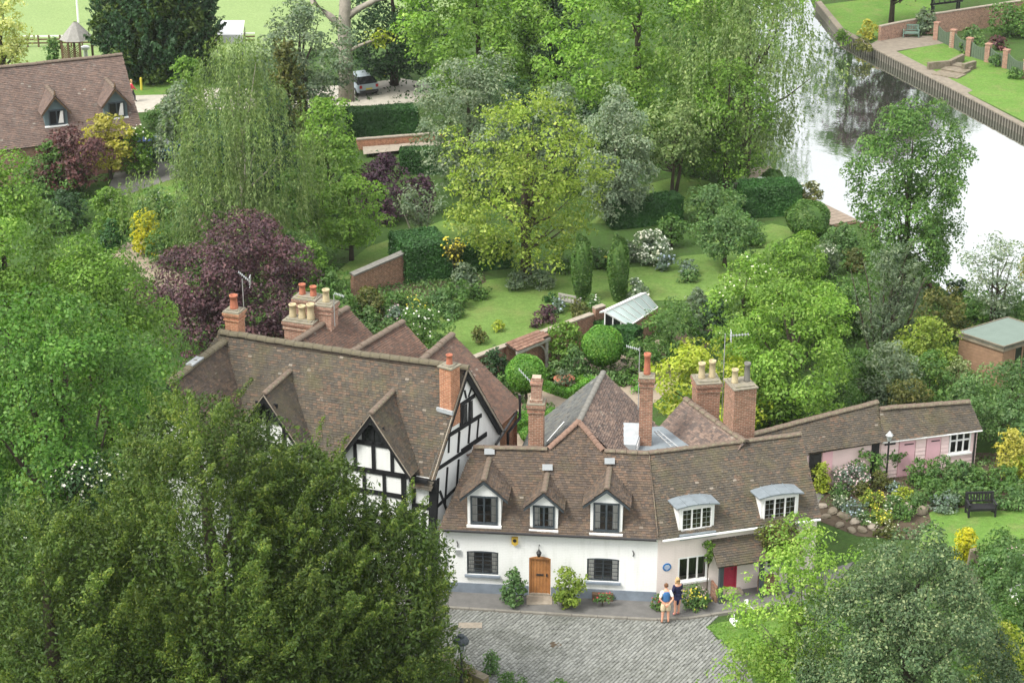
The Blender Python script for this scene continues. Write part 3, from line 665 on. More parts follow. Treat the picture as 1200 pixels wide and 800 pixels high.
for wv in (w1, w2):
    o = window(WA, fw, wv[0], wv[1], wv[2], wv[3], wc, 2, 'greyframe', (1, 4), y=.10, ft=.05, curtains=.22, sill='blueplinth')
    ren(o, 'window')
    a = MB(); n = 8
    for k in range(n):                                                # shallow brick arch over the opening
        s0, s1 = wv[0]+(wv[1]-wv[0])*k/n, wv[0]+(wv[1]-wv[0])*(k+1)/n; h = lambda s: .045*(1-((s-(wv[0]+wv[1])/2)/((wv[1]-wv[0])/2))**2)
        a.prism([Mw @ V3((s0, .02, wv[3]-.005)), Mw @ V3((s1, .02, wv[3]-.005)), Mw @ V3((s1, .02, wv[3]+h(s1)+.02)), Mw @ V3((s0, .02, wv[3]+h(s0)+.02))], nw*-.035)
    obj('arch', a, M['greyframe'], o)
d = MB(); ft = .06
d.box((dr[0]+ft/2, .07, dr[3]/2+.06), (ft, .12, dr[3]-.12), 0, 0, Mw); d.box((dr[1]-ft/2, .07, dr[3]/2+.06), (ft, .12, dr[3]-.12), 0, 0, Mw)
d.box(((dr[0]+dr[1])/2, .07, dr[3]-.02), (dr[1]-dr[0]-2*ft, .12, .07), 0, 0, Mw)
door = obj('door', d, M['oak'], wc); npl = 6
for k in range(npl):
    a = dr[0]+ft+(dr[1]-dr[0]-2*ft)*k/npl; b = dr[0]+ft+(dr[1]-dr[0]-2*ft)*(k+1)/npl; p = MB(); p.box(((a+b)/2, .09+random.uniform(-.004, .004), (dr[3]-.06+.13)/2), (b-a-.012, .05, dr[3]-.06-.13), 0, 0, Mw); obj('plank', p, M['oak'], door)
q = MB(); sm = (dr[0]+dr[1])/2; q.box((sm, .055, 1.05), (.30, .03, .07), 0, 0, Mw); obj('letter_plate', q, M['iron'], door)
q = MB(); q.box((dr[1]-.16, .045, 1.05), (.05, .05, .12), 0, 0, Mw); obj('handle', q, M['iron'], door)
q = MB(); q.box((sm, .12, .16), (dr[1]-dr[0], .3, .08), 0, 0, Mw); obj('threshold', q, M['stone'], door)
# arch head of the door
q = MB(); n = 6
for k in range(n):
    s0, s1 = dr[0]+(dr[1]-dr[0])*k/n, dr[0]+(dr[1]-dr[0])*(k+1)/n; h = lambda s: .10*(1-((s-sm)/((dr[1]-dr[0])/2))**2)
    q.prism([Mw @ V3((s0, .015, dr[3]-.004)), Mw @ V3((s1, .015, dr[3]-.004)), Mw @ V3((s1, .015, dr[3]+h(s1)+.01)), Mw @ V3((s0, .015, dr[3]+h(s0)+.01))], nw*-.03)
obj('door_arch', q, M['oak'], door)
# small fixings on the white wall
def on_wall(x, y, P0, f): return on_plane(x, y, P0, f)
s, z = on_wall(632, 646, WA, fw); q = MB(); q.tube([Mw @ V3((s, 0, z+.32)), Mw @ V3((s, -.16, z+.34)), Mw @ V3((s, -.20, z+.24))], .018, 5); q.lathe([(.06, -.10), (.11, .06), (.12, .08), (.04, .20), (.01, .26)], Mw @ V3((s, -.20, z-.02)), 8)
o = obj('wall_lantern', q, M['iron'], wc)
s, z = on_wall(603.5, 632, WA, fw); q = MB(); q.box((s, -.06, z), (.26, .12, .30), 0, 0, Mw); q.prism([Mw @ V3((s-.13, 0, z-.15)), Mw @ V3((s+.13, 0, z-.15)), Mw @ V3((s, 0, z-.24))], nw*-.11); M['alarm'] = m_plain('yellow_alarm_plastic', (.62, .42, .07), .5, .1, 3); o = obj('alarm_box', q, M['alarm'], wc)
q = MB(); q.lathe([(.075, 0), (.075, .02)], (0, 0, 0), 12)
for i, v in enumerate(q.v): q.v[i] = Mw @ V3((s+v.x, -.122-v.z, z+.02+v.y))
obj('alarm_disc', q, M['iron'], o)
s, z = on_wall(537, 646, WA, fw); q = MB(); q.box((s, -.04, z), (.22, .08, .20), 0, 0, Mw); obj('vent_box', q, M['alum'], wc)
for (x, y) in ((536, 637), (742, 648)):
    s, z = on_wall(x, y, WA, fw); q = MB(); q.tube([Mw @ V3((s, -.03, z-.12)), Mw @ V3((s+.03, -.04, z)), Mw @ V3((s-.02, -.03, z+.14))], .022, 5); obj('wall_tie', q, M['iron'], wc)
# gutter + downpipe
def gutter(parent, a, b, drop=.06, mat='iron', r=.055):
    q = MB(); q.tube([a, b], r, 7); return obj('gutter', q, M[mat], parent)
go_ = -nw*.10-V3((0, 0, .10)); gutter(wc, Ae+go_+fw*.1, Je+go_-fw*.05)
q = MB(); b = WA+fw*.15-nw*.08; q.tube([b+V3((0, 0, 3.0)), b+V3((0, 0, .1))], .045, 6); obj('downpipe', q, M['whitepaint'], wc)

# roof of the white cottage, its slope rising into a small gable in front of the slate wing
nA = (Je-Ae).cross(Ar-Ae).normalized(); nA = nA if nA.z > 0 else -nA
apx = plane_hit(678, 494, Ae, nA); tl = plane_hit(641, 529.5, Ae, nA); trr = plane_hit(708, 530, Ae, nA)
tl = Ar+(Jr-Ar)*((tl-Ar).dot((Jr-Ar).normalized())/(Jr-Ar).length); trr = Ar+(Jr-Ar)*((trr-Ar).dot((Jr-Ar).normalized())/(Jr-Ar).length)
ov = -(Ar-Ae).normalized()*.08
roof = roof_slope([Ae+ov, Je+ov, Jr, trr, apx, tl, Ar], wc, 'tile')
ren(roof, 'roof')
bk = lambda p, n, d: V3((p.x, p.y, 0))+n*d+V3((0, 0, EZ+.1))
roof_slope([Ar, Jr, bk(Jr, nw, 2.4), bk(Ar, nw, 2.4)], wc, 'tile')
ridge(Ar, tl, roof, r=.12); ridge(trr, Jr, roof, r=.12)
M['leadmid'] = m_plain('dull_lead', (.30, .32, .335), .55, .25, 4)
M['verge'] = m_plain('pale_verge_tile', srgb(138,112,98), .9, .3, 6)
ridge(tl+V3((.05, 0, .03)), apx, roof, mat='verge', r=.12, L=.22); ridge(apx, trr+V3((-.05, 0, .03)), roof, mat='verge', r=.12, L=.22)
# cream cottage roof
roofp = roof_slope([Je+ov, Pe+ov*1.0, Pr, Jr], cc, 'tile_dark'); ren(roofp, 'roof')
roof_slope([Jr, Pr, bk(Pr, npk, 2.4), bk(Jr, npk, 2.4)], cc, 'tile_dark')
ridge(Jr, Pr, roofp, r=.12)
q = MB(); q.tube([Je+V3((0, -.02, .06)), Je.lerp(Jr, .5)+V3((0, -.05, .05)), Jr+V3((0, -.03, .04))], .022, 5); obj('mortar_seam', q, M['ridge'], roofp)

def gable_dormer(parent, x0, x1, ybot, yplate, xa, ya, roofw, name='dormer'):
    """tiled gabled dormer on the front slope, its front wall at pixels x0..x1"""
    P0 = WA+nw*-.02; f = fw
    s0, zb = on_plane(x0, ybot, P0, f); s1, _ = on_plane(x1, ybot, P0, f); zp = on_plane((x0+x1)/2, yplate, P0, f)[1]; za = on_plane(xa, ya, P0, f)[1]; sm = (s0+s1)/2
    Mx = frame(f, (P0.x, P0.y, 0)); fr = MB(); D = 1.9
    wv = (s0+.14, s1-.14, zb+.13, zp-.02)
    o = wall_open(name, P0, f, 0, 0, 0, [], [M['white'], M['room']], parent) if False else None
    mb = MB(); pt = lambda s, y, z: Mx @ V3((s, y, z))
    for a, b, c, e in ((s0, wv[0], zb, zp), (wv[1], s1, zb, zp), (wv[0], wv[1], zb, wv[2]), (wv[0], wv[1], wv[3], zp)): mb.quad(pt(a, 0, c), pt(b, 0, c), pt(b, 0, e), pt(a, 0, e))
    mb.poly([pt(s0, 0, zp), pt(s1, 0, zp), pt(sm, 0, za-.06)])
    mb.quad(pt(s0, 0, zb-.2), pt(s0, 0, zp), pt(s0, D, zp), pt(s0, D, zb-.2)); mb.quad(pt(s1, 0, zb-.2), pt(s1, D, zb-.2), pt(s1, D, zp), pt(s1, 0, zp))
    mb.quad(pt(wv[0], .4, wv[2]), pt(wv[1], .4, wv[2]), pt(wv[1], .4, wv[3]), pt(wv[0], .4, wv[3]), 1)
    for s in (wv[0], wv[1]): mb.quad(pt(s, 0, wv[2]), pt(s, 0, wv[3]), pt(s, .4, wv[3]), pt(s, .4, wv[2]))
    dm = obj(name, mb, [M['white'], M['room']], parent)
    B = MB(); ft = .05; y = -.01
    for a, b, c, e in ((wv[0]-.02, wv[1]+.02, wv[2]-.06, wv[2]+ft), (wv[0]-.02, wv[1]+.02, wv[3]-ft, wv[3]+.02), (wv[0]-.02, wv[0]+ft, wv[2]+ft, wv[3]-ft), (wv[1]-ft, wv[1]+.02, wv[2]+ft, wv[3]-ft), (sm-.04, sm+.04, wv[2]+ft, wv[3]-ft)): B.box(((a+b)/2, y, (c+e)/2), (b-a, .07, e-c), 0, 0, Mx)
    obj('window_frame', B, M['greyframe'], dm)
    for a, b in ((wv[0]+ft, sm-.04), (sm+.04, wv[1]-ft)):
        p = MB(); p.quad(pt(a, .01, wv[2]+ft), pt(b, .01, wv[2]+ft), pt(b, .012, wv[3]-ft), pt(a, .012, wv[3]-ft)); obj('pane', p, M['glass'], dm)
        g = MB()
        for i in range(1, 3): g.box(((a+b)/2, .0, wv[2]+(wv[3]-wv[2])*i/3), (b-a, .014, .012), 0, 0, Mx)
        g.box(((a+b)/2, -.002, (wv[2]+wv[3])/2), (.012, .014, wv[3]-wv[2]-2*ft), 0, 0, Mx); obj('glazing_bar', g, M['greyframe'], dm)
    for a in (wv[0]+ft, wv[1]-ft-.2):
        c = MB()
        for i in range(4): c.quad(pt(a+.05*i, .04+.02*(i % 2), wv[2]+.02), pt(a+.05*(i+1), .08+.03*((i+1) % 2), wv[2]+.02), pt(a+.05*(i+1), .08+.03*((i+1) % 2), wv[3]), pt(a+.05*i, .04+.02*(i % 2), wv[3]))
        obj('curtain', c, M['curtain'], dm)
    q = MB(); q.box((sm, -.05, zb+.005), (s1-s0+.06, .16, .09), 0, 0, Mx); obj('sill', q, M['whitepaint'], dm)
    # roof: two slopes running back into the main slope
    W = roofw/2; zl = za-(za-zp)*(W/((s1-s0)/2)) if False else zp-.10; fo = -.16
    slope_y = lambda z: (z-EZ)/((RZ-EZ)/2.38)-.14          # where the main slope reaches height z
    A0, A1 = pt(sm, fo, za), pt(sm, max(.3, slope_y(za)+.15), za)
    for sg in (-1, 1):
        E0, E1 = pt(sm+sg*W, fo, zl), pt(sm+sg*W, max(.2, slope_y(zl)+.05), zl)
        poly = [E0, E1, A1, A0] if sg > 0 else [E1, E0, A0, A1]
        rs = roof_slope(poly, dm, 'tile', amp=.012, thick=.05); ren(rs, 'dormer_roof')
        b = MB(); b.prism([A0-V3((0, 0, .03)), E0-V3((0, 0, .03)), E0-V3((0, 0, .14)), A0-V3((0, 0, .17))], nw*.05); obj('bargeboard', b, M['greyframe'], dm)
    ridge(A0, A1, dm, r=.10, L=.36, amp=.012)
    q = MB(); zs_ = za+.20; q.box((0, 0, 0), (.42, .26, .02), 0, 0, Matrix.Translation(pt(sm, (zs_-EZ)/((RZ-EZ)/2.38)-.14, zs_)+nA*.10) @ Matrix.Rotation(R(47), 4, 'X')); obj('lead_saddle', q, M['leadmid'], dm)
gable_dormer(wc, 548, 587, 615, 581, 566.5, 561, 1.95)
gable_dormer(wc, 621, 653.5, 620, 592, 637, 575, 1.62)
gable_dormer(wc, 691.5, 729, 624, 589, 711.5, 571, 1.9)

# cream cottage front
pw = op(WJ, fp, 794, 653, 829, 677); s_a, z_a = on_plane(794, 682, WJ, fp); s_b, z_b = on_plane(829, 652, WJ, fp)
zc0 = on_plane(811, 680, WJ, fp)[1]; zc1 = on_plane(811, 651.5, WJ, fp)[1]; pw = (s_a, s_b, zc0+.03, zc1)
d0, d1 = on_plane(843, 680, WJ, fp)[0], on_plane(863, 680, WJ, fp)[0]; dtop = on_plane(853, 655, WJ, fp)[1]
Mp = frame(fp, (WJ.x, WJ.y, 0)); s3, s4 = on_plane(890, 660, WJ, fp)[0], on_plane(925, 660, WJ, fp)[0]
wall_open('front_wall', WJ, fp, Lp, 0, 3.2, [pw, (d0, d1, .15, dtop), (s3+.3, s4, .9, 2.0)], [M['cream'], M['room']], cc, room=.45)
back = MB(); back.quad(bP, bJ, bJ+V3((0, 0, 3.2)), bP+V3((0, 0, 3.2))); back.poly([WP, bP, bP+V3((0, 0, 3.1)), Pr-V3((0, 0, .25)), WP+V3((0, 0, 3.1))]); obj('side_wall', back, M['cream'], cc)
window(WJ, fp, pw[0], pw[1], pw[2], pw[3], cc, 3, 'whitepaint', (0, 0), y=.03, ft=.06, curtains=0, sill='whitepaint')
window(WJ, fp, s3+.3, s4, .9, 2.0, cc, 2, 'whitepaint', (1, 2), y=.03, ft=.06, sill='whitepaint')
q = MB(); q.box(((d0+d1)/2, .10, dtop/2+.1), (d1-d0-.1, .05, dtop-.24), 0, 0, Mp); dd = obj('door', q, M['reddoor'], cc, label='raspberry red panelled door')
for a, b in ((.1, .46), (.54, .9)):
    for c, e in ((.12, .45), (.52, .9)):
        q = MB(); w = d1-d0-.1; q.box((d0+.05+w*(a+b)/2, .068, .2+(dtop-.3)*(c+e)/2), (w*(b-a)*.8, .02, (dtop-.3)*(e-c)*.86), 0, 0, Mp); obj('door_panel', q, M['reddoor'], dd)
q = MB(); q.box((d0+.03, .06, dtop/2+.08), (.06, .14, dtop-.14), 0, 0, Mp); q.box((d1-.03, .06, dtop/2+.08), (.06, .14, dtop-.14), 0, 0, Mp); q.box(((d0+d1)/2, .06, dtop-.03), (d1-d0-.12, .14, .07), 0, 0, Mp); obj('frame', q, M['reddoor'], dd)
q = MB(); q.box((d1-.2, .05, 1.1), (.05, .06, .05), 0, 0, Mp); obj('handle', q, M['iron'], dd)
q = MB(); q.box(((d0+d1)/2, -.18, .16), (d1-d0+.3, .55, .14), 0, 0, Mp); obj('doorstep', q, M['stone'], cc)
q = MB(); q.box((.35, -.02, 2.86), (.20, .10, .26), 0, 0, Mp); obj('meter_box', q, M['cream'], cc)
# blue plaque with its white lettering (too small to read in the photograph)
s, z = on_plane(781.5, 664, WJ, fp); q = MB(); q.lathe([(.185, 0), (.185, .02), (.17, .03)], (0, 0, 0), 20)
for i, v in enumerate(q.v): q.v[i] = Mp @ V3((s+v.x, -.0-v.z, z+v.y))
M['plaque'] = m_plain('plaque_blue', srgb(50,110,170), .4, .08, 4); pq = obj('plaque', q, M['plaque'], cc)
q = MB()
for k, (w, dz) in enumerate(((.14, .09), (.22, .05), (.26, .0), (.2, -.05), (.1, -.1))): q.box((s, -.031, z+dz), (w, .006, .018), 0, 0, Mp)
obj('lettering', q, M['whitepaint'], pq)
# porch with a lean-to tiled roof over the red door
pa, pb = on_plane(832, 632, WJ, fp)[0], on_plane(932, 624, WJ, fp)[0]; zt = on_plane(860, 628, WJ, fp)[1]; zl = zt-.75; pd = 1.0
pt = lambda s, y, z: Mp @ V3((s, y, z))
rp = roof_slope([pt(pa, -pd, zl), pt(pb, -pd, zl), pt(pb, 0, zt), pt(pa, 0, zt)], cc, 'tile_dark', amp=.02); ren(rp, 'porch_roof')
for s in (pa+.22, (d1+.75), pb-.5):
    q = MB(); q.box((s, -pd+.18, (zl+.05)/2), (.17, .17, zl-.05), 0, 0, Mp); obj('porch_post', q, M['greyframe'], cc)
q = MB(); q.box(((pa+pb)/2, -pd+.18, zl-.02), (pb-pa-.2, .15, .15), 0, 0, Mp); obj('porch_beam', q, M['black'], cc)
for s0, s1 in ((pa+.05, pa+.14), (d1+.8, d1+1.5)):
    q = MB(); q.box(((s0+s1)/2, -.45, .42), (s1-s0, .6 if s1-s0 < .3 else .25, .8), 0, 0, Mp); obj('porch_wall', q, M['brick'], cc)
gutter(cc, pt(.1, -.30, 3.02), pt(Lp, -.30, 3.02), mat='whitepaint', r=.05)

def lead_dormer(x0, x1, yb, yt, xr0, xr1):
    P0 = WJ-npk*.03; f = fp; s0, zb = on_plane(x0, yb, P0, f); s1, _ = on_plane(x1, yb, P0, f); xm = (x0+x1)/2
    zb = on_plane(xm, yb-3, P0, f)[1]; zt = on_plane(xm, yt, P0, f)[1]; Mx = frame(f, (P0.x, P0.y, 0)); pt = lambda s, y, z: Mx @ V3((s, y, z)); D = 2.0
    mb = MB(); wv = (s0+.10, s1-.10, zb+.14, zt-.05)
    for a, b, c, e in ((s0, wv[0], zb, zt), (wv[1], s1, zb, zt), (wv[0], wv[1], zb, wv[2]), (wv[0], wv[1], wv[3], zt)): mb.quad(pt(a, 0, c), pt(b, 0, c), pt(b, 0, e), pt(a, 0, e))
    n = 8; arc = [(s0+(s1-s0)*k/n, zt+.09*(1-(2*k/n-1)**2)) for k in range(n+1)]
    mb.poly([pt(s0, 0, zt), pt(s1, 0, zt)]+[pt(s, 0, z) for s, z in arc[::-1][1:-1]])
    mb.poly([pt(s0, 0, zb), pt(s0, 0, zt), pt(s0, D, zt), pt(s0, D, zb)]); mb.poly([pt(s1, 0, zb), pt(s1, D, zb), pt(s1, D, zt), pt(s1, 0, zt)])
    mb.quad(pt(wv[0], .4, wv[2]), pt(wv[1], .4, wv[2]), pt(wv[1], .4, wv[3]), pt(wv[0], .4, wv[3]), 1)
    for s in (wv[0], wv[1]): mb.quad(pt(s, 0, wv[2]), pt(s, 0, wv[3]), pt(s, .4, wv[3]), pt(s, .4, wv[2]))
    dm = obj('dormer', mb, [M['whitepaint'], M['room']], cc)
    B = MB(); ft = .06; w = (wv[1]-wv[0]-4*ft)/3
    for a, b, c, e in ((wv[0], wv[1], wv[2], wv[2]+ft), (wv[0], wv[1], wv[3]-ft, wv[3]), *[(wv[0]+k*(w+ft), wv[0]+k*(w+ft)+ft, wv[2]+ft, wv[3]-ft) for k in range(4)]): B.box(((a+b)/2, .0, (c+e)/2), (b-a, .07, e-c), 0, 0, Mx)
    obj('window_frame', B, M['whitepaint'], dm)
    for k in range(3):
        a = wv[0]+ft+k*(w+ft); p = MB(); p.quad(pt(a, .01, wv[2]+ft), pt(a+w, .01, wv[2]+ft), pt(a+w, .012, wv[3]-ft), pt(a, .012, wv[3]-ft)); obj('pane', p, M['glass'], dm)
        g = MB(); [g.box((a+w/2, 0, wv[2]+(wv[3]-wv[2])*i/4), (w, .02, .015), 0, 0, Mx) for i in (1, 2, 3)]; g.box((a+w/2, -.002, (wv[2]+wv[3])/2), (.015, .02, wv[3]-wv[2]-2*ft), 0, 0, Mx); obj('glazing_bar', g, M['alum'], dm)
    q = MB(); q.box(((s0+s1)/2, -.12, zb-.05), (s1-s0+.04, .3, .20), 0, 0, Mx); obj('lead_apron', q, M['lead'], dm)
    q = MB(); ov = .17; arc = [(s0-ov+(s1-s0+2*ov)*k/n, zt+.02+.10*(1-(2*k/n-1)**2)) for k in range(n+1)]
    for (a, za), (b, zb_) in zip(arc, arc[1:]): q.prism([pt(a, -.16, za), pt(b, -.16, zb_), pt(b, D, zb_-.22), pt(a, D, za-.22)], (0, 0, .055))
    for k in (2, 4, 6): q.tube([pt(arc[k][0], -.16, arc[k][1]+.06), pt(arc[k][0], D, arc[k][1]-.16)], .022, 5)
    obj('lead_roof', q, M['lead'], dm)
lead_dormer(795, 836, 626, 593, 783, 836); lead_dormer(891, 934, 614.5, 581, 881, 936)

# slate roofed rear wing, lead flat and the brown rear wing
rb = G(707, 436, apx.z); wd = (rb-apx); wd.z = 0; wd.normalize(); lat = V3((wd.y, -wd.x, 0))
af = apx+wd*.12+V3((0, 0, -.02))
sl_l = roof_slope([af, rb, rb-lat*3.1-V3((0, 0, 2.9)), af-lat*3.1-V3((0, 0, 2.9))][::-1], wc, 'slate', tw=.28, g=.2, amp=.01); ren(sl_l, 'wing_roof')
sl_r = roof_slope([af, rb, rb+lat*2.6-V3((0, 0, 2.45)), af+lat*2.6-V3((0, 0, 2.45))], wc, 'tile_grey', amp=.03); ren(sl_r, 'wing_roof')
ridge(af, rb, sl_l, mat='pot_grey', r=.11, amp=.01)
q = MB(); e = rb-wd*.15
q.poly([e+V3((0, 0, -.12)), e-lat*3-V3((0, 0, 2.9)), V3((e-lat*3).xy.to_3d()), V3((e+lat*2.5).xy.to_3d()), e+lat*2.5-V3((0, 0, 2.45))])
a = (af-lat*2.95); b = (e-lat*2.95); q.quad(V3((a.x, a.y, 0)), V3((b.x, b.y, 0)), V3((b.x, b.y, rb.z-2.85)), V3((a.x, a.y, rb.z-2.85)))
a = (af+lat*2.45); b = (e+lat*2.45); q.quad(V3((a.x, a.y, 0)), V3((b.x, b.y, 0)), V3((b.x, b.y, rb.z-2.4)), V3((a.x, a.y, rb.z-2.4))); obj('wing_wall', q, M['brick'], wc)
q = MB(); p0 = plane_hit(641, 519, sl_l.parent and (af), (rb-af).cross(-lat*3.1-V3((0, 0, 2.9))).normalized()); p1 = plane_hit(661, 496, af, (rb-af).cross(-lat*3.1-V3((0, 0, 2.9))).normalized())
q.tube([p0+V3((0, 0, .08)), p1+V3((0, 0, .08))], .025, 5); obj('roof_cable', q, M['whitepaint'], wc)
q = MB(); fz = 4.75; q.prism([V3((4.6, 76.9, fz)), V3((9.0, 77.9, fz)), V3((8.2, 80.6, fz)), V3((5.2, 80.2, fz))], (0, 0, -.5)); obj('lead_flat', q, M['lead'], cc)
q = MB(); b0, b1, b2, b3 = G(722, 529, fz), G(745, 530, fz), G(752, 512, fz), G(728, 511, fz)
q.v = [b0, b1, b2, b3, b0+V3((0, 0, .35)), b1+V3((0, 0, .35)), b2+V3((.05, 0, .65)), b3+V3((.05, 0, .65))]; q.f = [(0, 1, 5, 4), (1, 2, 6, 5), (2, 3, 7, 6), (3, 0, 4, 7), (4, 5, 6, 7)]; q.m = [0]*5
bx = obj('roof_hatch', q, M['leadpale'], cc)
q = MB(); q.box((0, 0, 0), (.05, .05, .05), 0, 0, Matrix.Translation(b2+V3((.1, -.1, .5)))); q.prism([b1+V3((.03, .02, 0)), b2+V3((.03, .02, 0)), b2+V3((.03, .02, .55)), b1+V3((.03, .02, .3))], (.03, 0, 0)); obj('hatch_frame', q, M['whitepaint'], bx)
q = MB()
for (x0, y0, x1, y1) in ((767, 505, 789, 525), (771, 504, 795, 524)): q.tube([G(x0, y0, fz+.5), G(x1, y1, fz+.45)], .03, 5)
for k in range(5): q.tube([G(767+22*k/5+2, 505+20*k/5+2, fz+.5), G(771+24*k/5+2, 504+20*k/5+2, fz+.5)], .02, 4)
obj('roof_ladder', q, M['alum'], cc)
r0, r1 = G(803, 467, 5.75), G(874, 518, 5.75); bd = (r0-r1); bd.z = 0; bd.normalize(); bl = V3((-bd.y, bd.x, 0))
rr = roof_slope([r1, r0, r0+bl*2.3-V3((0, 0, 2.0)), r1+bl*2.3-V3((0, 0, 2.0))], cc, 'tile_grey', amp=.03); ren(rr, 'wing_roof')
roof_slope([r0, r1, r1-bl*2.3-V3((0, 0, 2.0)), r0-bl*2.3-V3((0, 0, 2.0))], cc, 'tile_grey', amp=.03)
ridge(r0, r1, rr, r=.13)
q = MB(); e = r0-bd*.15; q.poly([e-V3((0, 0, .12)), e+bl*2.2-V3((0, 0, 2.0)), V3((e+bl*2.2).xy.to_3d()), V3((e-bl*2.2).xy.to_3d()), e-bl*2.2-V3((0, 0, 2.0))]); obj('wing_wall', q, M['brick'], cc)
# chimneys of the two cottages
ang = math.atan2(fw.y, fw.x); angp = math.atan2(fp.y, fp.x)
def stack_at(parent, cx, yb, zb, ytop, wpx, **kw):
    p = kw.pop('base', None) or G(cx, yb, zb); zt = zat(cx, ytop, p.y); w = wpx/ppm(p); d = kw.pop('d', w); return chimney_parts(parent, p, kw.pop('rz', ang), w, d, zt, **kw)
st = stack_at(wc, 628.5, 522, 5.55, 470, 17.5, pots=[], courses=True, brick='brick', drop=1.0)
q = MB(); h0 = st.data.vertices[1].co.z
q.box((0, 0, h0+.05), (.52, .52, .25)); q.box((0, 0, h0+.45), (.42, .42, .62)); q.box((0, 0, h0+.85), (.50, .50, .10)); q.box((0, 0, h0+1.0), (.36, .36, .22))
o = bpy.data.objects.new('upper_stack', q.mesh('upper_stack', M['brick_pale'])); COL.objects.link(o); o.parent = st
stack_at(cc, 756, 519, 4.75, 440, 15, rz=ang, pots=[(0, 0, 'pot_red', .95, .14)], brick='brick', drop=.5, flash=False)
stack_at(cc, 826, 494, 4.6, 444, 27, rz=angp*.5, pots=[(-.22, 0, 'pot_cream', .72, .15), (.24, 0, 'pot_cream', .80, .15)], brick='brick', drop=1.5)
stack_at(cc, 865, 514, 5.2, 449, 27, rz=angp, d=1.15, pots=[(-.27, 0, 'pot_cream', .62, .14), (.27, 0, 'pot_grey', .85, .13)], brick='brick', courses=False, drop=1.5)

# ---------------------------------------------------------------- black and white timber framed house
F = V3((-3.36, 74.57, 0)); rd = V3((-.942, .335, 0)); u = V3((.547, .837, 0)).normalized(); pf = V3((.335, .942, 0))
TE, TR = 5.15, 9.05
th = thing('timber_framed_house', 'large black and white timber framed house with a mossy brown tiled roof and several chimneys', 'house', F)
Ra = F+u*2.6; Ra.z = TR; LR = 9.9; Rl = Ra+rd*LR
Fe = V3((F.x, F.y, TE)); Le = Fe+rd*13.2; Be = F+u*5.2; Be.z = TE
ovf = -pf*.28+V3((0, 0, -.43)); gv = u.cross(V3((0, 0, 1)))*.0+rd*-.18
dep = (Ra-Fe).dot(pf); slp = (TR-TE)/dep
main = roof_slope([Fe+ovf+gv, Le+ovf, Rl+rd*1.2, Ra+gv][::-1], th, 'tile_dark', amp=.10, thick=.12); ren(main, 'roof')
back = roof_slope([Ra+gv, Rl+rd*1.2, Rl+rd*1.2+pf*dep-V3((0, 0, TR-TE)), Be+gv+pf*.1], th, 'tile_dark', amp=.08)
ridge(Ra+gv, Rl+rd*1.2, main, mat='ridge_grey', r=.17, L=.46, amp=.10, lift=.02)
# right hand gable wall, its plaster and its timbers
Mg = frame(u, (F.x, F.y, 0)); gw = MB(); g2 = lambda s, z: Mg @ V3((s, 0, z))
gw.poly([g2(0, 0), g2(5.2, 0), g2(5.2, TE), g2(2.6, TR-.1), g2(0, TE)]); gwall = obj('gable_wall', gw, M['white'], th)
Z5 = lambda X, Y: (490+X/7.27, 420+Y/7.27)
gt = [(*Z5(350, 400), *Z5(480, 312), .24), (*Z5(255, 655), *Z5(535, 480), .24), (*Z5(205, 790), *Z5(250, 660), .10), (*Z5(262, 665), *Z5(256, 800), .12), (*Z5(347, 620), *Z5(335, 800), .13),
      (*Z5(437, 560), *Z5(425, 720), .12), (*Z5(512, 510), *Z5(497, 680), .09), (*Z5(405, 335), *Z5(392, 270), .09), (*Z5(425, 325), *Z5(452, 245), .09), (*Z5(372, 405), *Z5(365, 575), .30),
      (*Z5(436, 360), *Z5(430, 530), .16), (*Z5(365, 790), *Z5(580, 640), .28), (511, 550, 552, 523, .22), (510, 595, 535, 570, .18), (524, 547, 521, 590, .12), (537, 538, 534, 580, .12), (513, 560, 509, 640, .20), (515, 575, 524, 600, .14), (509, 590, 509, 690, .34)]
gt = [(*g_[:4], g_[4]*.72) for g_ in gt]; timbers(gwall, F, u, gt)
a0 = on_plane(*Z5(398, 400), F, u); a1 = on_plane(*Z5(418, 530), F, u)
q = MB()
for s0, s1 in (((a0[0]-.10, a0[0]+.16)), ((a0[0]+.26, a0[0]+.56))): q.quad(Mg @ V3((s0, -.02, a1[1]-.15)), Mg @ V3((s1, -.02, a1[1]-.15)), Mg @ V3((s1, -.02, a0[1]+.05)), Mg @ V3((s0, -.02, a0[1]+.05)))
M['darkglass'] = m_plain('old_dark_glass', (.02, .022, .024), .12, .2, 9, spec=.6); obj('gable_window', q, M['darkglass'], gwall)
on_ = -V3((u.y, -u.x, 0))*.0
out = V3((u.y, -u.x, 0))
for pA, pB in ((Ra, Fe+V3((0, 0, -.1))), (Ra, Be+V3((0, 0, .1)))):
    a = pA+out*.14+V3((0, 0, -.04)); b = pB+out*.14
    q = MB(); d_ = (b-a).normalized(); perp = d_.cross(out).normalized(); perp = perp if perp.z < 0 else -perp
    q.prism([a, b, b+perp*.24, a+perp*.24], -out*.08); obj('bargeboard', q, M['black'], th)
    q = MB(); q.prism([a-perp*.05, b-perp*.05, b+perp*.03, a+perp*.03], out*.04); obj('verge_strip', q, M['stone'], th)
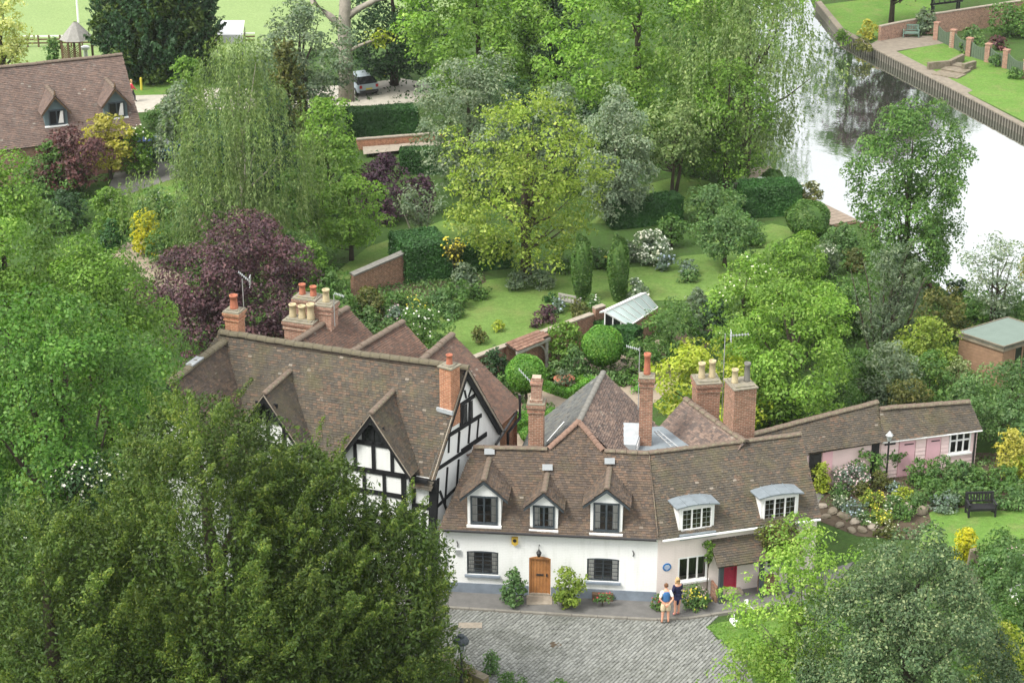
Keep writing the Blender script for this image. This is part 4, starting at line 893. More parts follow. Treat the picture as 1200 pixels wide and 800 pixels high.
# long front wall, mostly behind the yews
Mf = frame(-rd, ((F+rd*13).x, (F+rd*13).y, 0)); Lf = 13.0; P0f = F+rd*13.0
fwl = wall_open('front_wall', P0f, -rd, Lf, 0, TE, [(11.35-.75, 11.35, 3.3, 4.55)], [M['white'], M['room']], th)
ff = -rd
window(P0f, ff, 11.35-.75, 11.35, 3.3, 4.55, th, 2, 'black', (1, 3), y=.05)
tp = [(512, 565, 484, 560, .2), (510, 596, 480, 590, .2), (484, 556, 482, 640, .3), (508, 566, 506, 690, .34), (508, 690, 440, 676, .3), (497, 600, 495, 690, .16), (506, 640, 470, 632, .18)]
timbers(fwl, P0f, ff, tp)
q = MB(); q.box((6.5, -.20, TE-.10), (13, .12, .16), 0, 0, Mf); obj('eaves_board', q, M['black'], th)
def front_gable(xa, ya, xr, yr, jut=.38, detail=True):
    P0 = F-pf*jut; sa, za = on_plane(xa, ya, P0, ff); sr, zr = on_plane(xr, yr, P0, ff); W = sr-sa
    Mx = frame(ff, (P0.x, P0.y, 0)); pt = lambda s, y, z: Mx @ V3((s, y, z)); mb = MB(); W2 = W-.12
    mb.poly([pt(sa-W2, 0, 0), pt(sa+W2, 0, 0), pt(sa+W2, 0, zr+.1), pt(sa, 0, za-.1), pt(sa-W2, 0, zr+.1)]); mb.quad(pt(sa+W2, 0, 0), pt(sa+W2, jut+.1, 0), pt(sa+W2, jut+.1, zr+.1), pt(sa+W2, 0, zr+.1)); mb.quad(pt(sa-W2, 0, 0), pt(sa-W2, 0, zr+.1), pt(sa-W2, jut+.1, zr+.1), pt(sa-W2, jut+.1, 0))
    g = obj('gable', mb, M['white'], th); fo = -.24
    dz = za-zr; yy = lambda z: (z-TE)/slp+jut+.25
    for sg in (-1, 1):
        A0, A1 = pt(sa, fo, za+.06), pt(sa, yy(za)+.2, za+.06); E0, E1 = pt(sa+sg*(W+.12), fo, zr-.10), pt(sa+sg*(W+.12), max(.1, yy(zr)+.05), zr-.10)
        rs = roof_slope([E0, E1, A1, A0] if sg > 0 else [E1, E0, A0, A1], g, 'tile_dark', amp=.02, thick=.07); ren(rs, 'gable_roof')
        q = MB(); q.prism([A0-V3((0, 0, .05)), E0-V3((0, 0, .05)), E0-V3((0, 0, .30)), A0-V3((0, 0, .36))], pf*.06); obj('bargeboard', q, M['black'], g)
        q = MB(); q.prism([A0+V3((0, 0, .0)), E0, E0-V3((0, 0, .06)), A0-V3((0, 0, .06))], -pf*.04); obj('verge_strip', q, M['stone'], g)
    ridge(pt(sa, fo, za+.08), pt(sa, yy(za), za+.08), g, mat='ridge', r=.12, amp=.02)
    T = lambda s0, z0, s1, z1, w: (lambda m: (beam(m, P0, ff, (sa+s0, z0), (sa+s1, z1), w), obj('timber', m, M['black'], g)))(MB())
    zc = zr+dz*.42; zw = zr+dz*.18
    hw = lambda z: W2*(za-z)/dz
    T(-hw(zc), zc, hw(zc), zc, .20); T(-W2, zr-.25, W2, zr-.25, .22); T(0, zr-.2, 0, zc, .16); T(-W2*.55, zr-.2, -W2*.55, zc, .14); T(W2*.55, zr-.2, W2*.55, zc, .14)
    T(-.42, zc, -.42, zc+.75, .12); T(.42, zc, .42, zc+.75, .12); T(0, zc, 0, za-.35, .12); T(-.5, zc+.75, .5, zc+.75, .14)
    T(-W2*.88, zr-1.6, -W2*.88, zr-.2, .2); T(W2*.88, zr-2.6, W2*.88, zr-.2, .22); T(-W2, zr-1.2, W2, zr-1.2, .2); T(-W2*.3, zr-2.6, -W2*.3, zr-.2, .14); T(W2*.3, zr-2.6, W2*.3, zr-.2, .14); T(-W2, zr-2.7, W2, zr-2.7, .22)
    for s in (-.21, .21):
        p = MB(); p.quad(pt(sa+s-.15, -.015, zc+.1), pt(sa+s+.15, -.015, zc+.1), pt(sa+s+.15, -.015, zc+.68), pt(sa+s-.15, -.015, zc+.68)); obj('pane', p, M['darkglass'], g)
    return g
front_gable(436.5, 484, 481, 552)
front_gable(312, 461, 352, 521)
# left wing running forward to a gable
wz = 8.75; wr0, wr1 = G(277, 391, wz), G(197, 449, wz); wdv = (wr1-wr0); wdv.z = 0; wdv.normalize(); wl = V3((-wdv.y, wdv.x, 0))
if wl.x < 0: wl = -wl
lw = roof_slope([wr0, wr1, wr1+wl*2.4-V3((0, 0, 3.5)), wr0+wl*2.4-V3((0, 0, 3.5))], th, 'tile', amp=.06); ren(lw, 'wing_roof')
roof_slope([wr1, wr0, wr0-wl*2.4-V3((0, 0, 3.5)), wr1-wl*2.4-V3((0, 0, 3.5))], th, 'tile', amp=.06)
ridge(wr0, wr1, lw, mat='ridge_grey', r=.17)
q = MB(); e = wr1-wdv*.25; q.poly([e-V3((0, 0, .1)), e+wl*2.3-V3((0, 0, 3.4)), V3((e+wl*2.3).xy.to_3d()), V3((e-wl*2.3).xy.to_3d()), e-wl*2.3-V3((0, 0, 3.4))]); lg = obj('wing_gable', q, M['white'], th)
for sg in (-1, 1):
    q = MB(); a = wr1+wdv*.02-V3((0, 0, .02)); b = a+wl*sg*2.4-V3((0, 0, 3.5)); q.prism([a, b, b-V3((0, 0, .3)), a-V3((0, 0, .36))], -wdv*.06); obj('bargeboard', q, M['black'], lg)
q = MB(); c = wr0.lerp(wr1, .62)+V3((0, 0, .12)); q.box((0, 0, 0), (.9, .36, .06), 0, 0, Matrix.Translation(c) @ Matrix.Rotation(math.atan2(wdv.y, wdv.x), 4, 'Z')); obj('lead_saddle', q, M['leadmid'], th)
# three rear wings side by side
def rear_wing(xp, yp, xn, yn, z, wl_, wr_, back_, slo=.83, mat='tile_red'):
    p = G(xp, yp, z); n = G(xn, yn, z); d = (p-n); d.z = 0; d.normalize(); lt = V3((d.y, -d.x, 0)); n2 = p-d*back_
    a = roof_slope([n2, p, p+lt*wr_-V3((0, 0, wr_*slo)), n2+lt*wr_-V3((0, 0, wr_*slo))], th, mat, amp=.04); ren(a, 'wing_roof')
    roof_slope([p, n2, n2-lt*wl_-V3((0, 0, wl_*slo)), p-lt*wl_-V3((0, 0, wl_*slo))], th, mat, amp=.04)
    ridge(p, p-d*5.0, a, r=.15)
    q = MB(); e = p-d*.2; q.poly([e-V3((0, 0, .12)), e-lt*wl_-V3((0, 0, wl_*slo)), V3((e-lt*wl_).xy.to_3d()), V3((e+lt*(wr_-.15)).xy.to_3d()), e+lt*(wr_-.15)-V3((0, 0, wr_*slo))])
    a0, a1 = e+lt*(wr_-.3), n2+lt*(wr_-.3); q.quad(V3((a0.x, a0.y, 0)), V3((a1.x, a1.y, 0)), V3((a1.x, a1.y, z-wr_*slo)), V3((a0.x, a0.y, z-wr_*slo))); obj('wing_wall', q, M['brick_orange'], th)
    return p, d, lt
p3, d3, l3 = rear_wing(530, 392, 490, 425, 7.8, 1.5, 3.35, 5.7)
rear_wing(472, 377, 436, 398, 7.8, 1.6, 1.5, 6.4); rear_wing(407, 360, 366, 387, 7.8, 3.0, 1.7, 7.0)
c0 = G(607, 482, 4.95); q = MB(); q.tube([c0+V3((-.05, .1, -.05)), G(581, 521, 4.95)], .06, 6); obj('gutter', q, M['iron'], th)
q = MB(); b = G(606, 487, 4.7); q.tube([b+V3((.12, 0, 1.0)), b+V3((.12, 0, -.1)), b+V3((-.4, -1.0, -.35)), V3((b.x-.4, b.y-1.0, 0))], .07, 6); obj('downpipe', q, M['iron'], th)
q = MB(); s0 = G(580, 530, 3.3); q.box((0, 0, 0), (.06, .9, 1.1), 0, 0, Matrix.Translation(s0) @ Matrix.Rotation(math.atan2(d3.y, d3.x)-math.pi/2, 4, 'Z')); obj('wing_window', q, M['whitepaint'], th)
# its chimneys
ta = math.atan2(-rd.y, -rd.x)
stack_at(th, 276.5, 400, 8.5, 363, 17, rz=ta, pots=[(0, 0, 'pot_red', .62, .17)], brick='brick_orange', drop=1.5)
stack_at(th, 525, 480, 6.9, 428, 16.5, base=plane_hit(525, 480, Fe, (Le-Fe).cross(Ra-Fe).normalized())+pf*.22, rz=ta-.25, d=.62, pots=[(0, 0, 'pot_red', .42, .13)], brick='brick_orange', courses=False, drop=.7)
stack_at(th, 363, 404, 6.2, 347, 27, rz=ta, d=.8, pots=[(-.26, 0, 'pot_red', .5, .15), (.28, 0, 'pot_red', .46, .15)], brick='brick_pale', drop=3, flash=False)
stack_at(th, 355, 412, 6.4, 374, 36, rz=ta, d=.8, pots=[(-.42, 0, 'pot_cream', .62, .16), (.04, 0, 'pot_cream', .6, .17), (.46, 0, 'pot_cream', .74, .17)], brick='brick_pale', drop=3, flash=False)
stack_at(th, 384, 400, 6.8, 355, 20, rz=ta, pots=[(0, 0, 'pot_cream', .6, .16)], brick='brick_pale', drop=3, flash=False)

# ---------------------------------------------------------------- pink weatherboarded outbuilding behind the cottages
po = thing('outbuilding', 'low pink boarded outbuilding with a long brown tiled roof in two lengths', 'outbuilding', (13.2, 83.2, 0))
e0, e1, e2 = G(945, 532, 1.95), V3((16.9, 84.6, 2.0)), V3((21.75, 85.95, 2.0))
k1 = G(1028, 471, 3.3); e0 = e1+(e0-e1)*1.6; _pn = (e1-e0).cross(k1-e1).normalized(); k0 = plane_hit(880, 509, e1, _pn); m0, m1 = G(1031, 479, 3.05), G(1136, 470, 3.05)
ra = roof_slope([e0, e1, k1, k0], po, 'tile_dark', amp=.04); ren(ra, 'roof'); f1 = (e1-e0).normalized(); n1 = V3((-f1.y, f1.x, 0)); f2 = (e2-e1).normalized(); n2 = V3((-f2.y, f2.x, 0))
roof_slope([k0, k1, k1+n1*1.3-V3((0, 0, 1.3)), k0+n1*1.3-V3((0, 0, 1.3))], po, 'tile_dark', amp=.04); ridge(k0, k1, ra, r=.14)
m0 = plane_hit(1031, 479, e1, (e2-e1).cross(m1-e2).normalized()); rb2 = roof_slope([e1, e2, m1, m0], po, 'tile_dark', amp=.03, thick=.06); ren(rb2, 'roof')
roof_slope([m0, m1, m1+n2*1.3-V3((0, 0, 1.05)), m0+n2*1.3-V3((0, 0, 1.05))], po, 'tile_dark', amp=.03); ridge(m0, m1, rb2, r=.14)
W0, W1, W2 = e0.xy.to_3d()+n1*.22, e1.xy.to_3d()+n1*.2, e2.xy.to_3d()+n2*.2-f2*.14
q = MB(); q.quad(W0, W1, W1+V3((0, 0, 2.1)), W0+V3((0, 0, 2.1))); q.quad(W1, W2, W2+V3((0, 0, 2.1)), W1+V3((0, 0, 2.1)))
E2 = W2+n2*2.5; q.poly([W2, E2, E2+V3((0, 0, 1.9)), m1-V3((.1, 0, .15)), W2+V3((0, 0, 2.05))]); obj('wall', q, M['pink'], po)
F2 = V3((W2-W1)).normalized(); L2 = (W2-W1).length; M2 = frame(F2, (W1.x, W1.y, 0))
ds = lambda x, y: on_plane(x, y, W1, F2)[0]
dA = (ds(1053, 530), ds(1071, 530)); dB = (ds(1085, 525), ds(1101, 525)); wn_ = (ds(1112, 518), ds(1137, 514))
for a, b in ((.05, dA[0]-.05), (dA[1]+.05, dB[0]-.04), (dB[1]+.04, L2)):
    for k in range(10):
        spans = [(a, b)]
        z = .02+k*.2
        if a < wn_[0] < b and .82 < z+.1 < 2.0: spans = [(a, wn_[0]-.02), (wn_[1]+.02, b)]
        for x0, x1 in spans:
            if x1-x0 < .05: continue
            q = MB(); q.prism([M2 @ V3((x0, -.005, z)), M2 @ V3((x0, -.055, z)), M2 @ V3((x0, -.02, z+.205)), M2 @ V3((x0, -.005, z+.205))], (F2*(x1-x0))); obj('weatherboard', q, M['pink'], po)
for a, b in (dA, dB):
    q = MB(); q.box(((a+b)/2, -.03, .98), (b-a, .06, 1.9), 0, 0, M2); dd = obj('door', q, M['pinkdoor'], po)
    q = MB()
    for z in (.35, 1.65): q.box(((a+b)/2+.08, -.07, z), ((b-a)*.6, .02, .05), 0, 0, M2)
    obj('strap_hinge', q, M['iron'], dd)
o = window(W1, F2, wn_[0], wn_[1], .86, 1.92, po, 3, 'whitepaint', (0, 0), y=-.03, ft=.07, transom=.62, sill='whitepaint')
q = MB(); q.quad(*[M2 @ V3(p) for p in ((wn_[0]+.04, -.012, .9), (wn_[1]-.04, -.012, .9), (wn_[1]-.04, -.012, 1.88), (wn_[0]+.04, -.012, 1.88))]); obj('interior_shade_sheet', q, M['room'], o)  # dark sheet behind the lights, painted as the shade of the room
q = MB(); q.tube([M2 @ V3((L2-.12, -.10, 1.95)), M2 @ V3((L2-.14, -.10, .05))], .05, 6); obj('downpipe', q, M['iron'], po)
q = MB(); q.tube([e1-V3((0, 0, .06))+n1*.02, e2-V3((0, 0, .06))], .045, 6); obj('gutter', q, M['whitepaint'], po)
F1 = f1; M1 = frame(F1, (W0.x, W0.y, 0)); s_ = lambda x, y: on_plane(x, y, W0, F1)[0]
for x0, x1, mat, nm in ((948, 962, 'room', 'opening_shade_panel'), (963, 975, 'pinkdoor', 'boarded_panel'), (1020, 1029, 'room', 'opening_shade_panel')):
    q = MB(); a, b = s_(x0, 540), s_(x1, 537); q.box(((a+b)/2, -.03, 1.0), (b-a, .05, 1.9), 0, 0, M1); obj(nm, q, M[mat], po)  # near-black panels on the solid wall stand in for shaded openings
q = MB(); q.box((ds(1043, 515), -.03, 1.82), (.55, .04, .22), 0, 0, M2); obj('opening_shade_panel', q, M['room'], po)  # near-black panel on the boards, shade of a gap put into its colour

# ---------------------------------------------------------------- brown roofed house at the upper left
lh_e = G(168, 157, 2.5); ld = V3((-.92, -.40, 0)).normalized(); lf = V3((.40, -.92, 0)).normalized()
lh = thing('house', 'brick house with a big brown tiled roof and two blue grey dormers', 'house', (lh_e.x, lh_e.y, 0))
rt = lh_e-lf*4.7; rt.z = 6.8; LL = 13.0
hr = roof_slope([lh_e, lh_e+ld*LL, rt+ld*LL, rt][::-1], lh, 'tile_far', tw=.2, g=.14, amp=.04); ren(hr, 'roof')
roof_slope([rt, rt+ld*LL, rt+ld*LL-lf*4.7-V3((0, 0, 4.3)), rt-lf*4.7-V3((0, 0, 4.3))][::-1], lh, 'tile_far', tw=.3, g=.3, amp=.04)
ridge(rt, rt+ld*LL, hr, r=.15, mat='ridge', L=.5)
q = MB(); c = lambda a, b: (lh_e.xy.to_3d()-lf*a+ld*b)
q.quad(c(.3, LL), c(.3, .4), c(.3, .4)+V3((0, 0, 2.7)), c(.3, LL)+V3((0, 0, 2.7))); e = c(.3, .4); q.poly([e, c(9.1, .4), c(9.1, .4)+V3((0, 0, 2.7)), c(4.7, .4)+V3((0, 0, 6.6)), e+V3((0, 0, 2.7))]); obj('wall', q, M['brick_pale'], lh)
for k in (0.15,):
    q = MB(); q.box((0, 0, 1.2), (.14, .14, 2.4), 0, 0, Matrix.Translation(c(-.0, k))); obj('post', q, M['timberbrown'], lh)
M['clad'] = m_plain('blue_grey_cladding', srgb(96,112,116), .75, .15, 4)
def house_dormer(xm, ybot, xl, xr, yplate, ya):
    P0 = lh_e.xy.to_3d()-lf*.0; ff_ = -ld
    # front face plane: stands where its sill meets the slope
    zb = None
    for back_ in np.arange(.2, 3.5, .05):
        P1 = lh_e.xy.to_3d()-lf*float(back_); s, z = on_plane(xm, ybot, P1, ff_)
        if z <= 2.5+float(back_)*4.3/4.7+.02: zb = z; break
    s0, s1 = on_plane(xl, ybot, P1, ff_)[0], on_plane(xr, ybot, P1, ff_)[0]; sm = (s0+s1)/2; zp = on_plane(xm, yplate, P1, ff_)[1]; za = on_plane(xm, ya, P1, ff_)[1]
    Mx = frame(ff_, (P1.x, P1.y, 0)); pt = lambda s, y, z: Mx @ V3((s, y, z)); mb = MB(); D = 2.4
    mb.poly([pt(s0, 0, zb), pt(s1, 0, zb), pt(s1, 0, zp), pt(sm, 0, za-.08), pt(s0, 0, zp)]); mb.quad(pt(s0, 0, zb-.3), pt(s0, 0, zp), pt(s0, D, zp), pt(s0, D, zb-.3)); mb.quad(pt(s1, 0, zb-.3), pt(s1, D, zb-.3), pt(s1, D, zp), pt(s1, 0, zp))
    dm = obj('dormer', mb, M['clad'], lh); a, b, c_, d_ = s0+.28, s1-.18, zb+.12, zp-.05
    q = MB()
    for A, B, C_, D_ in ((a, b, c_, c_+.06), (a, b, d_-.06, d_+.04), (a, a+.07, c_+.06, d_-.06), (b-.07, b, c_+.06, d_-.06), ((a+b)/2-.04, (a+b)/2+.04, c_+.06, d_-.06)): q.box(((A+B)/2, -.03, (C_+D_)/2), (B-A, .09, D_-C_), 0, 0, Mx)
    obj('window_frame', q, M['greyframe'], dm)
    for A, B in ((a+.07, (a+b)/2-.04), ((a+b)/2+.04, b-.07)):
        p = MB(); p.quad(pt(A, -.012, c_+.06), pt(B, -.012, c_+.06), pt(B, -.01, d_-.06), pt(A, -.01, d_-.06)); obj('pane', p, M['darkglass'], dm)
    q = MB(); q.quad(pt(b-.45, -.016, c_+.08), pt(b-.09, -.016, c_+.08), pt(b-.09, -.016, d_-.08), pt(b-.25, -.016, d_-.08)); obj('curtain', q, M['curtain'], dm)
    q = MB(); q.box((sm, -.06, zb+.04), (s1-s0+.06, .14, .09), 0, 0, Mx); obj('sill', q, M['whitepaint'], dm)
    A0, A1 = pt(sm, -.25, za), pt(sm, 2.6, za); W = (s1-s0)/2+.22; zl = zp-.22
    for sg in (-1, 1):
        E0, E1 = pt(sm+sg*W, -.25, zl), pt(sm+sg*W, 2.0, zl); rs = roof_slope([E0, E1, A1, A0] if sg > 0 else [E1, E0, A0, A1], dm, 'tile_far', amp=.01, thick=.06, g=.14); ren(rs, 'dormer_roof')
        q = MB(); q.prism([A0-V3((0, 0, .03)), E0-V3((0, 0, .03)), E0-V3((0, 0, .16)), A0-V3((0, 0, .2))], -lf*.05); obj('bargeboard', q, M['timberbrown'], dm)
    ridge(A0, A1, dm, r=.12, amp=.01, mat='ridge')
    q = MB(); q.lathe([(.05, 0), (.07, .1), (.02, .35)], A0+V3((0, 0, .05)), 6); obj('finial', q, M['timberbrown'], dm)
house_dormer(68, 148, 53, 80, 128, 111); house_dormer(138, 139, 123, 150, 119, 102)
# ================================================================== GROUND, RIVER, PATHS
near_px = [(770,-60),(812,10),(846,80),(876,150),(905,208),(1000,260),(1060,305),(1115,345),(1200,358),(1420,420)]
far_px = [(930,-60),(958,3),(985,36),(1010,50),(1100,96),(1200,149),(1440,275)]
nb = [G(x, y) for x, y in near_px]; fb = [G(x, y) for x, y in far_px]
WZ = -0.58
bm = bmesh.new()
def face(pts):
    f = bm.faces.new([bm.verts.new(p) for p in pts]); bmesh.ops.triangulate(bm, faces=[f])
far_l, far_r = V3((nb[0].x-60, 1500, 0)), V3((fb[0].x+40, 1500, 0))
rt_n, rt_f = V3((900, nb[-1].y-160, 0)), V3((900, fb[-1].y-160, 0))
face([V3((-900, -300, 0)), V3((900, -300, 0)), rt_n]+nb[::-1]+[far_l, V3((-900, 1500, 0))])
face([far_r]+fb+[rt_f, V3((900, 1500, 0))])
chain = [far_l]+nb+[rt_n]; chain2 = [far_r]+fb+[rt_f]
for ch in (chain, chain2):
    for a, b in zip(ch, ch[1:]): bm.faces.new([bm.verts.new(p) for p in (a, b, b+V3((0, 0, -2)), a+V3((0, 0, -2)))])
face([p+V3((0, 0, -1.9)) for p in chain]+[p+V3((0, 0, -1.9)) for p in chain2[::-1]])
bm.normal_update()
for f in bm.faces:
    if abs(f.normal.z) > .9 and f.normal.z < 0: f.normal_flip()
me = bpy.data.meshes.new('ground'); bm.to_mesh(me); bm.free(); me.materials.append(M['ground'])
go = bpy.data.objects.new('ground', me); COL.objects.link(go); go['kind'] = 'structure'
m, t, o = nt('river_water'); v = coords(t)
gl = N(t, 'ShaderNodeBsdfGlossy', Roughness=.03); gl.inputs['Color'].default_value = (.95, .97, .97, 1)
df = N(t, 'ShaderNodeBsdfDiffuse'); df.inputs['Color'].default_value = (.035, .045, .03, 1)
fr = N(t, 'ShaderNodeFresnel', IOR=14.0); bn = N(t, 'ShaderNodeBump', Strength=.10, Distance=.1)
mp = N(t, 'ShaderNodeMapping'); mp.inputs['Scale'].default_value = (.5, .5, 1); t.links.new(v, mp.inputs[0])
t.links.new(noise_f(t, mp.outputs[0], 1.2, 4, .6), bn.inputs['Height']); t.links.new(bn.outputs[0], gl.inputs['Normal'])
mx = N(t, 'ShaderNodeMixShader'); t.links.new(fr.outputs[0], mx.inputs[0]); t.links.new(df.outputs[0], mx.inputs[1]); t.links.new(gl.outputs[0], mx.inputs[2]); t.links.new(mx.outputs[0], o.inputs['Surface'])
M['water'] = m
sheet('river', [p+V3((-.0, 0, 0)) for p in chain]+chain2[::-1], WZ, 'water')

# cobbled forecourt: a bed of joint sand with every sett standing in it, all one uncountable surface
court = [(380,708),(540,706),(640,712),(770,719),(806,718),(840,722),(828,734),(840,748),(865,768),(900,830),(905,900),(420,900),(380,800)]
cb = patch('cobbled_forecourt', court, .012, 'settbed')
pts = [G(x, y) for x, y in court]; mb = MB(); rnd = random.Random(4); ang_s = R(58)
ex, ey = V3((math.cos(ang_s), math.sin(ang_s), 0)), V3((-math.sin(ang_s), math.cos(ang_s), 0))
def inside(p, P):
    c = False
    for k in range(len(P)):
        a, b = P[k], P[(k+1) % len(P)]
        if (a.y > p.y) != (b.y > p.y) and p.x < (b.x-a.x)*(p.y-a.y)/(b.y-a.y)+a.x: c = not c
    return c
cen = G(650, 760)
for j in range(-92, 92):
    x = -16+rnd.uniform(0, .3); wj = .142
    while x < 16:
        L = rnd.uniform(.17, .26); p = cen+ex*(x+L/2)+ey*(j*wj+rnd.uniform(-.01, .01)); x += L
        if p.y < 62 or not inside(p, pts): continue
        h = .045+rnd.uniform(-.014, .014); a, b = ex*(L/2-.007), ey*(wj/2-.010); tl_ = rnd.uniform(-.006, .006); z0 = V3((0, 0, .013)); z1 = V3((0, 0, h)); z2 = V3((0, 0, h+tl_)); i = len(mb.v)
        mb.v += [p-a-b+z0, p+a-b+z0, p+a+b+z0, p-a+b+z0, p-a*.86-b*.82+z1, p+a*.86-b*.82+z1, p+a*.86+b*.82+z2, p-a*.86+b*.82+z2]
        for q in ((4, 5, 6, 7), (0, 1, 5, 4), (1, 2, 6, 5), (2, 3, 7, 6), (3, 0, 4, 7)): mb.f.append(tuple(i+k for k in q)); mb.m.append(0)
obj('sett', mb, M['sett'], cb, kind='stuff')
# pavement along the cottages, its kerb in separate stones
pav_out = [(400,709),(520,713),(640,720.5),(700,724),(770,727.5),(806,726),(860,718),(905,711),(970,700)]
pav_in = [(960,680),(885,700),(771,707),(512,695),(400,690)]
po_, pi_ = [G(x, y) for x, y in pav_out], [G(x, y-2) for x, y in pav_in]
pi_[1] = WP.xy.to_3d()+npk*.3; pi_[2] = WJ.xy.to_3d()+nw*.3; pi_[3] = WA.xy.to_3d()+nw*.3; pi_[0] = pi_[1]+V3((2, 1.2, 0))
q = MB(); q.prism([V3((p.x, p.y, -.02)) for p in po_+pi_], (0, 0, .12)); pv = obj('pavement', q, M['asphalt'], None, kind='structure')
for a, b in zip(po_, po_[1:]):
    n = max(1, int((b-a).length/.9)); d = (b-a)/n
    for k in range(n):
        c = a+d*(k+.5); q = MB(); q.box((0, 0, .04), (d.length-.02, .14, .15), 0, 0, Matrix.Translation(c+V3((0, 0, random.uniform(-.006, .006)))) @ Matrix.Rotation(math.atan2(d.y, d.x), 4, 'Z')); obj('kerb_stone', q, M['kerb'], pv)
q = MB(); q.box((0, 0, 0), (1.05, .75, .03), 0, 0, Matrix.Translation(G(632, 706)+V3((0, .05, .115)))); obj('door_slab', q, M['stone'], pv)
q = MB(); c = G(551, 733.5); q.box((0, 0, 0), (.95, .42, .03), 0, 0, Matrix.Translation(c+V3((0, 0, .045)))); obj('cover_slab', q, M['stone'], cb)
q = MB(); q.lathe([(.24, 0), (.24, .008), (.22, .01)], G(651, 756)+V3((0, 0, .036)), 16); obj('manhole_cover', q, M['soil'], cb)

# lawns, paths and beds
patch('main_lawn', [(405,392),(450,372),(520,352),(570,328),(640,320),(700,316),(760,312),(800,300),(905,290),(905,322),(860,342),(800,352),(745,352),(690,372),(640,385),(600,398),(560,416),(500,425),(430,420)], .02, 'lawn')
patch('tree_lawn', [(690,262),(735,222),(800,205),(850,218),(880,236),(800,250),(740,262)], .02, 'lawn')
patch('hedge_lawn', [(820,280),(905,262),(940,270),(900,290),(830,290)], .016, 'lawn')
patch('upper_lawn', [(380,330),(430,290),(520,258),(560,262),(470,320)], .016, 'lawn')
patch('bench_lawn', [(1088,600),(1110,594),(1180,598),(1230,596),(1260,620),(1190,632),(1120,644),(1085,654),(1072,646),(1080,628),(1092,612)], .016, 'lawn2')
patch('corner_lawn', [(826,734),(846,728),(900,722),(960,712),(1010,730),(1010,800),(905,800),(870,770)], .02, 'lawn2')
patch('drive_lawn', [(128,232),(165,222),(215,206),(250,204),(255,225),(200,238),(150,245)], .016, 'lawn2')
patch('cricket_field', [(-500,-90),(-60,86),(150,74),(330,66),(420,50),(520,30),(620,-90),(560,-160),(-400,-160)], .02, 'field')
patch('verge_lawn', [(20,78),(140,78),(240,94),(230,110),(150,112),(40,110)], .03, 'lawn2')
patch('car_park', [(120,124),(160,110),(250,103),(330,104),(415,99),(470,92),(505,98),(508,116),(470,124),(412,124),(330,128),(240,128),(160,132)], .02, 'gravel')
patch('drive', [(118,240),(140,190),(172,182),(210,196),(214,206),(165,222),(130,236)], .02, 'asphalt_drive')
patch('brick_path', [(148,284),(180,280),(200,310),(222,335),(216,350),(185,345),(160,318),(128,300)], .02, 'path')
patch('stone_path', [(425,172),(500,166),(560,164),(560,170),(500,173),(426,181)], .30, 'stone')
patch('parterre_path', [(572,520),(590,462),(640,420),(700,402),(775,398),(800,440),(770,470),(700,500),(640,530),(585,560)], .012, 'path')
patch('yard', [(560,560),(600,500),(640,500),(660,540),(640,580),(570,590)], .016, 'path')
patch('rock_garden_soil', [(948,572),(985,548),(1062,552),(1090,575),(1100,600),(1070,632),(1005,628),(960,610)], .014, 'soil')
patch('garden_path', [(946,562),(978,548),(986,556),(962,584),(954,598),(945,600)], .022, 'asphalt_drive')
patch('shed_border', [(1062,556),(1100,530),(1240,530),(1240,596),(1180,598),(1110,594),(1088,590)], .012, 'soil')
patch('long_border', [(395,380),(420,345),(470,326),(525,330),(565,318),(570,330),(530,350),(460,372),(405,394)], .026, 'soil')
patch('vegetable_bed', [(770,420),(800,385),(830,378),(850,395),(800,420)], .014, 'soil')
patch('bank_terrace', [(866,222),(866,200),(902,194),(915,208),(905,228)], .05, 'path')
# far bank across the river
patch('far_lawn', [(985,36),(962,6),(1090,-10),(1092,22),(1060,36),(1030,50)], .02, 'lawn2')
patch('riverside_lawn', [(1048,62),(1085,54),(1110,50),(1150,68),(1200,86),(1300,128),(1300,200),(1200,142),(1140,112),(1105,92)], .02, 'lawn2')
M['bankpath'] = m_plain('grey_buff_paving', (.25, .215, .17), .95, .3, 2)
patch('riverside_paving', [(1020,52),(1035,44),(1090,42),(1112,50),(1050,60),(1140,106),(1132,110),(1100,96),(1024,58)], .03, 'bankpath')
M['pilegrey'] = m_plain('weathered_piling', (.11, .10, .08), .9, .35, 3); M['timbergrey2'] = m_plain('grey_pile', (.19, .18, .15), .9, .3, 5)
# river retaining wall with its row of piles
rw = thing('retaining_wall', 'timber piled retaining wall along the far side of the river', 'river wall', fb[2])
for a, b in zip(fb[1:], fb[2:]):
    d = (b-a); L = d.length; d.normalize(); n = V3((d.y, -d.x, 0)); n = n if n.y < 0 else -n
    q = MB(); q.box((L/2, 0, -.42), (L, .16, .95), 0, 0, Matrix.Translation(a+n*.06) @ Matrix.Rotation(math.atan2(d.y, d.x), 4, 'Z')); obj('wall_face', q, M['pilegrey'], rw)
    q = MB(); q.box((L/2, .18, .08), (L, .5, .1), 0, 0, Matrix.Translation(a+n*.12) @ Matrix.Rotation(math.atan2(d.y, d.x), 4, 'Z')); obj('coping', q, M['bankpath'], rw)
q = MB(); q.lathe([(.055, -1.3), (.055, .06), (.02, .10)], (0, 0, 0), 6); pile_me = q.mesh('pile', M['timbergrey2']); k = 0
for a, b in zip(fb[1:-1], fb[2:]):
    d = (b-a); L = d.length; d.normalize(); n = V3((d.y, -d.x, 0)); n = n if n.y < 0 else -n; s = .2
    while s < L: inst('pile', pile_me, Matrix.Translation(a+d*s+n*.22+V3((0, 0, random.uniform(-.05, .04)))), rw); s += .40
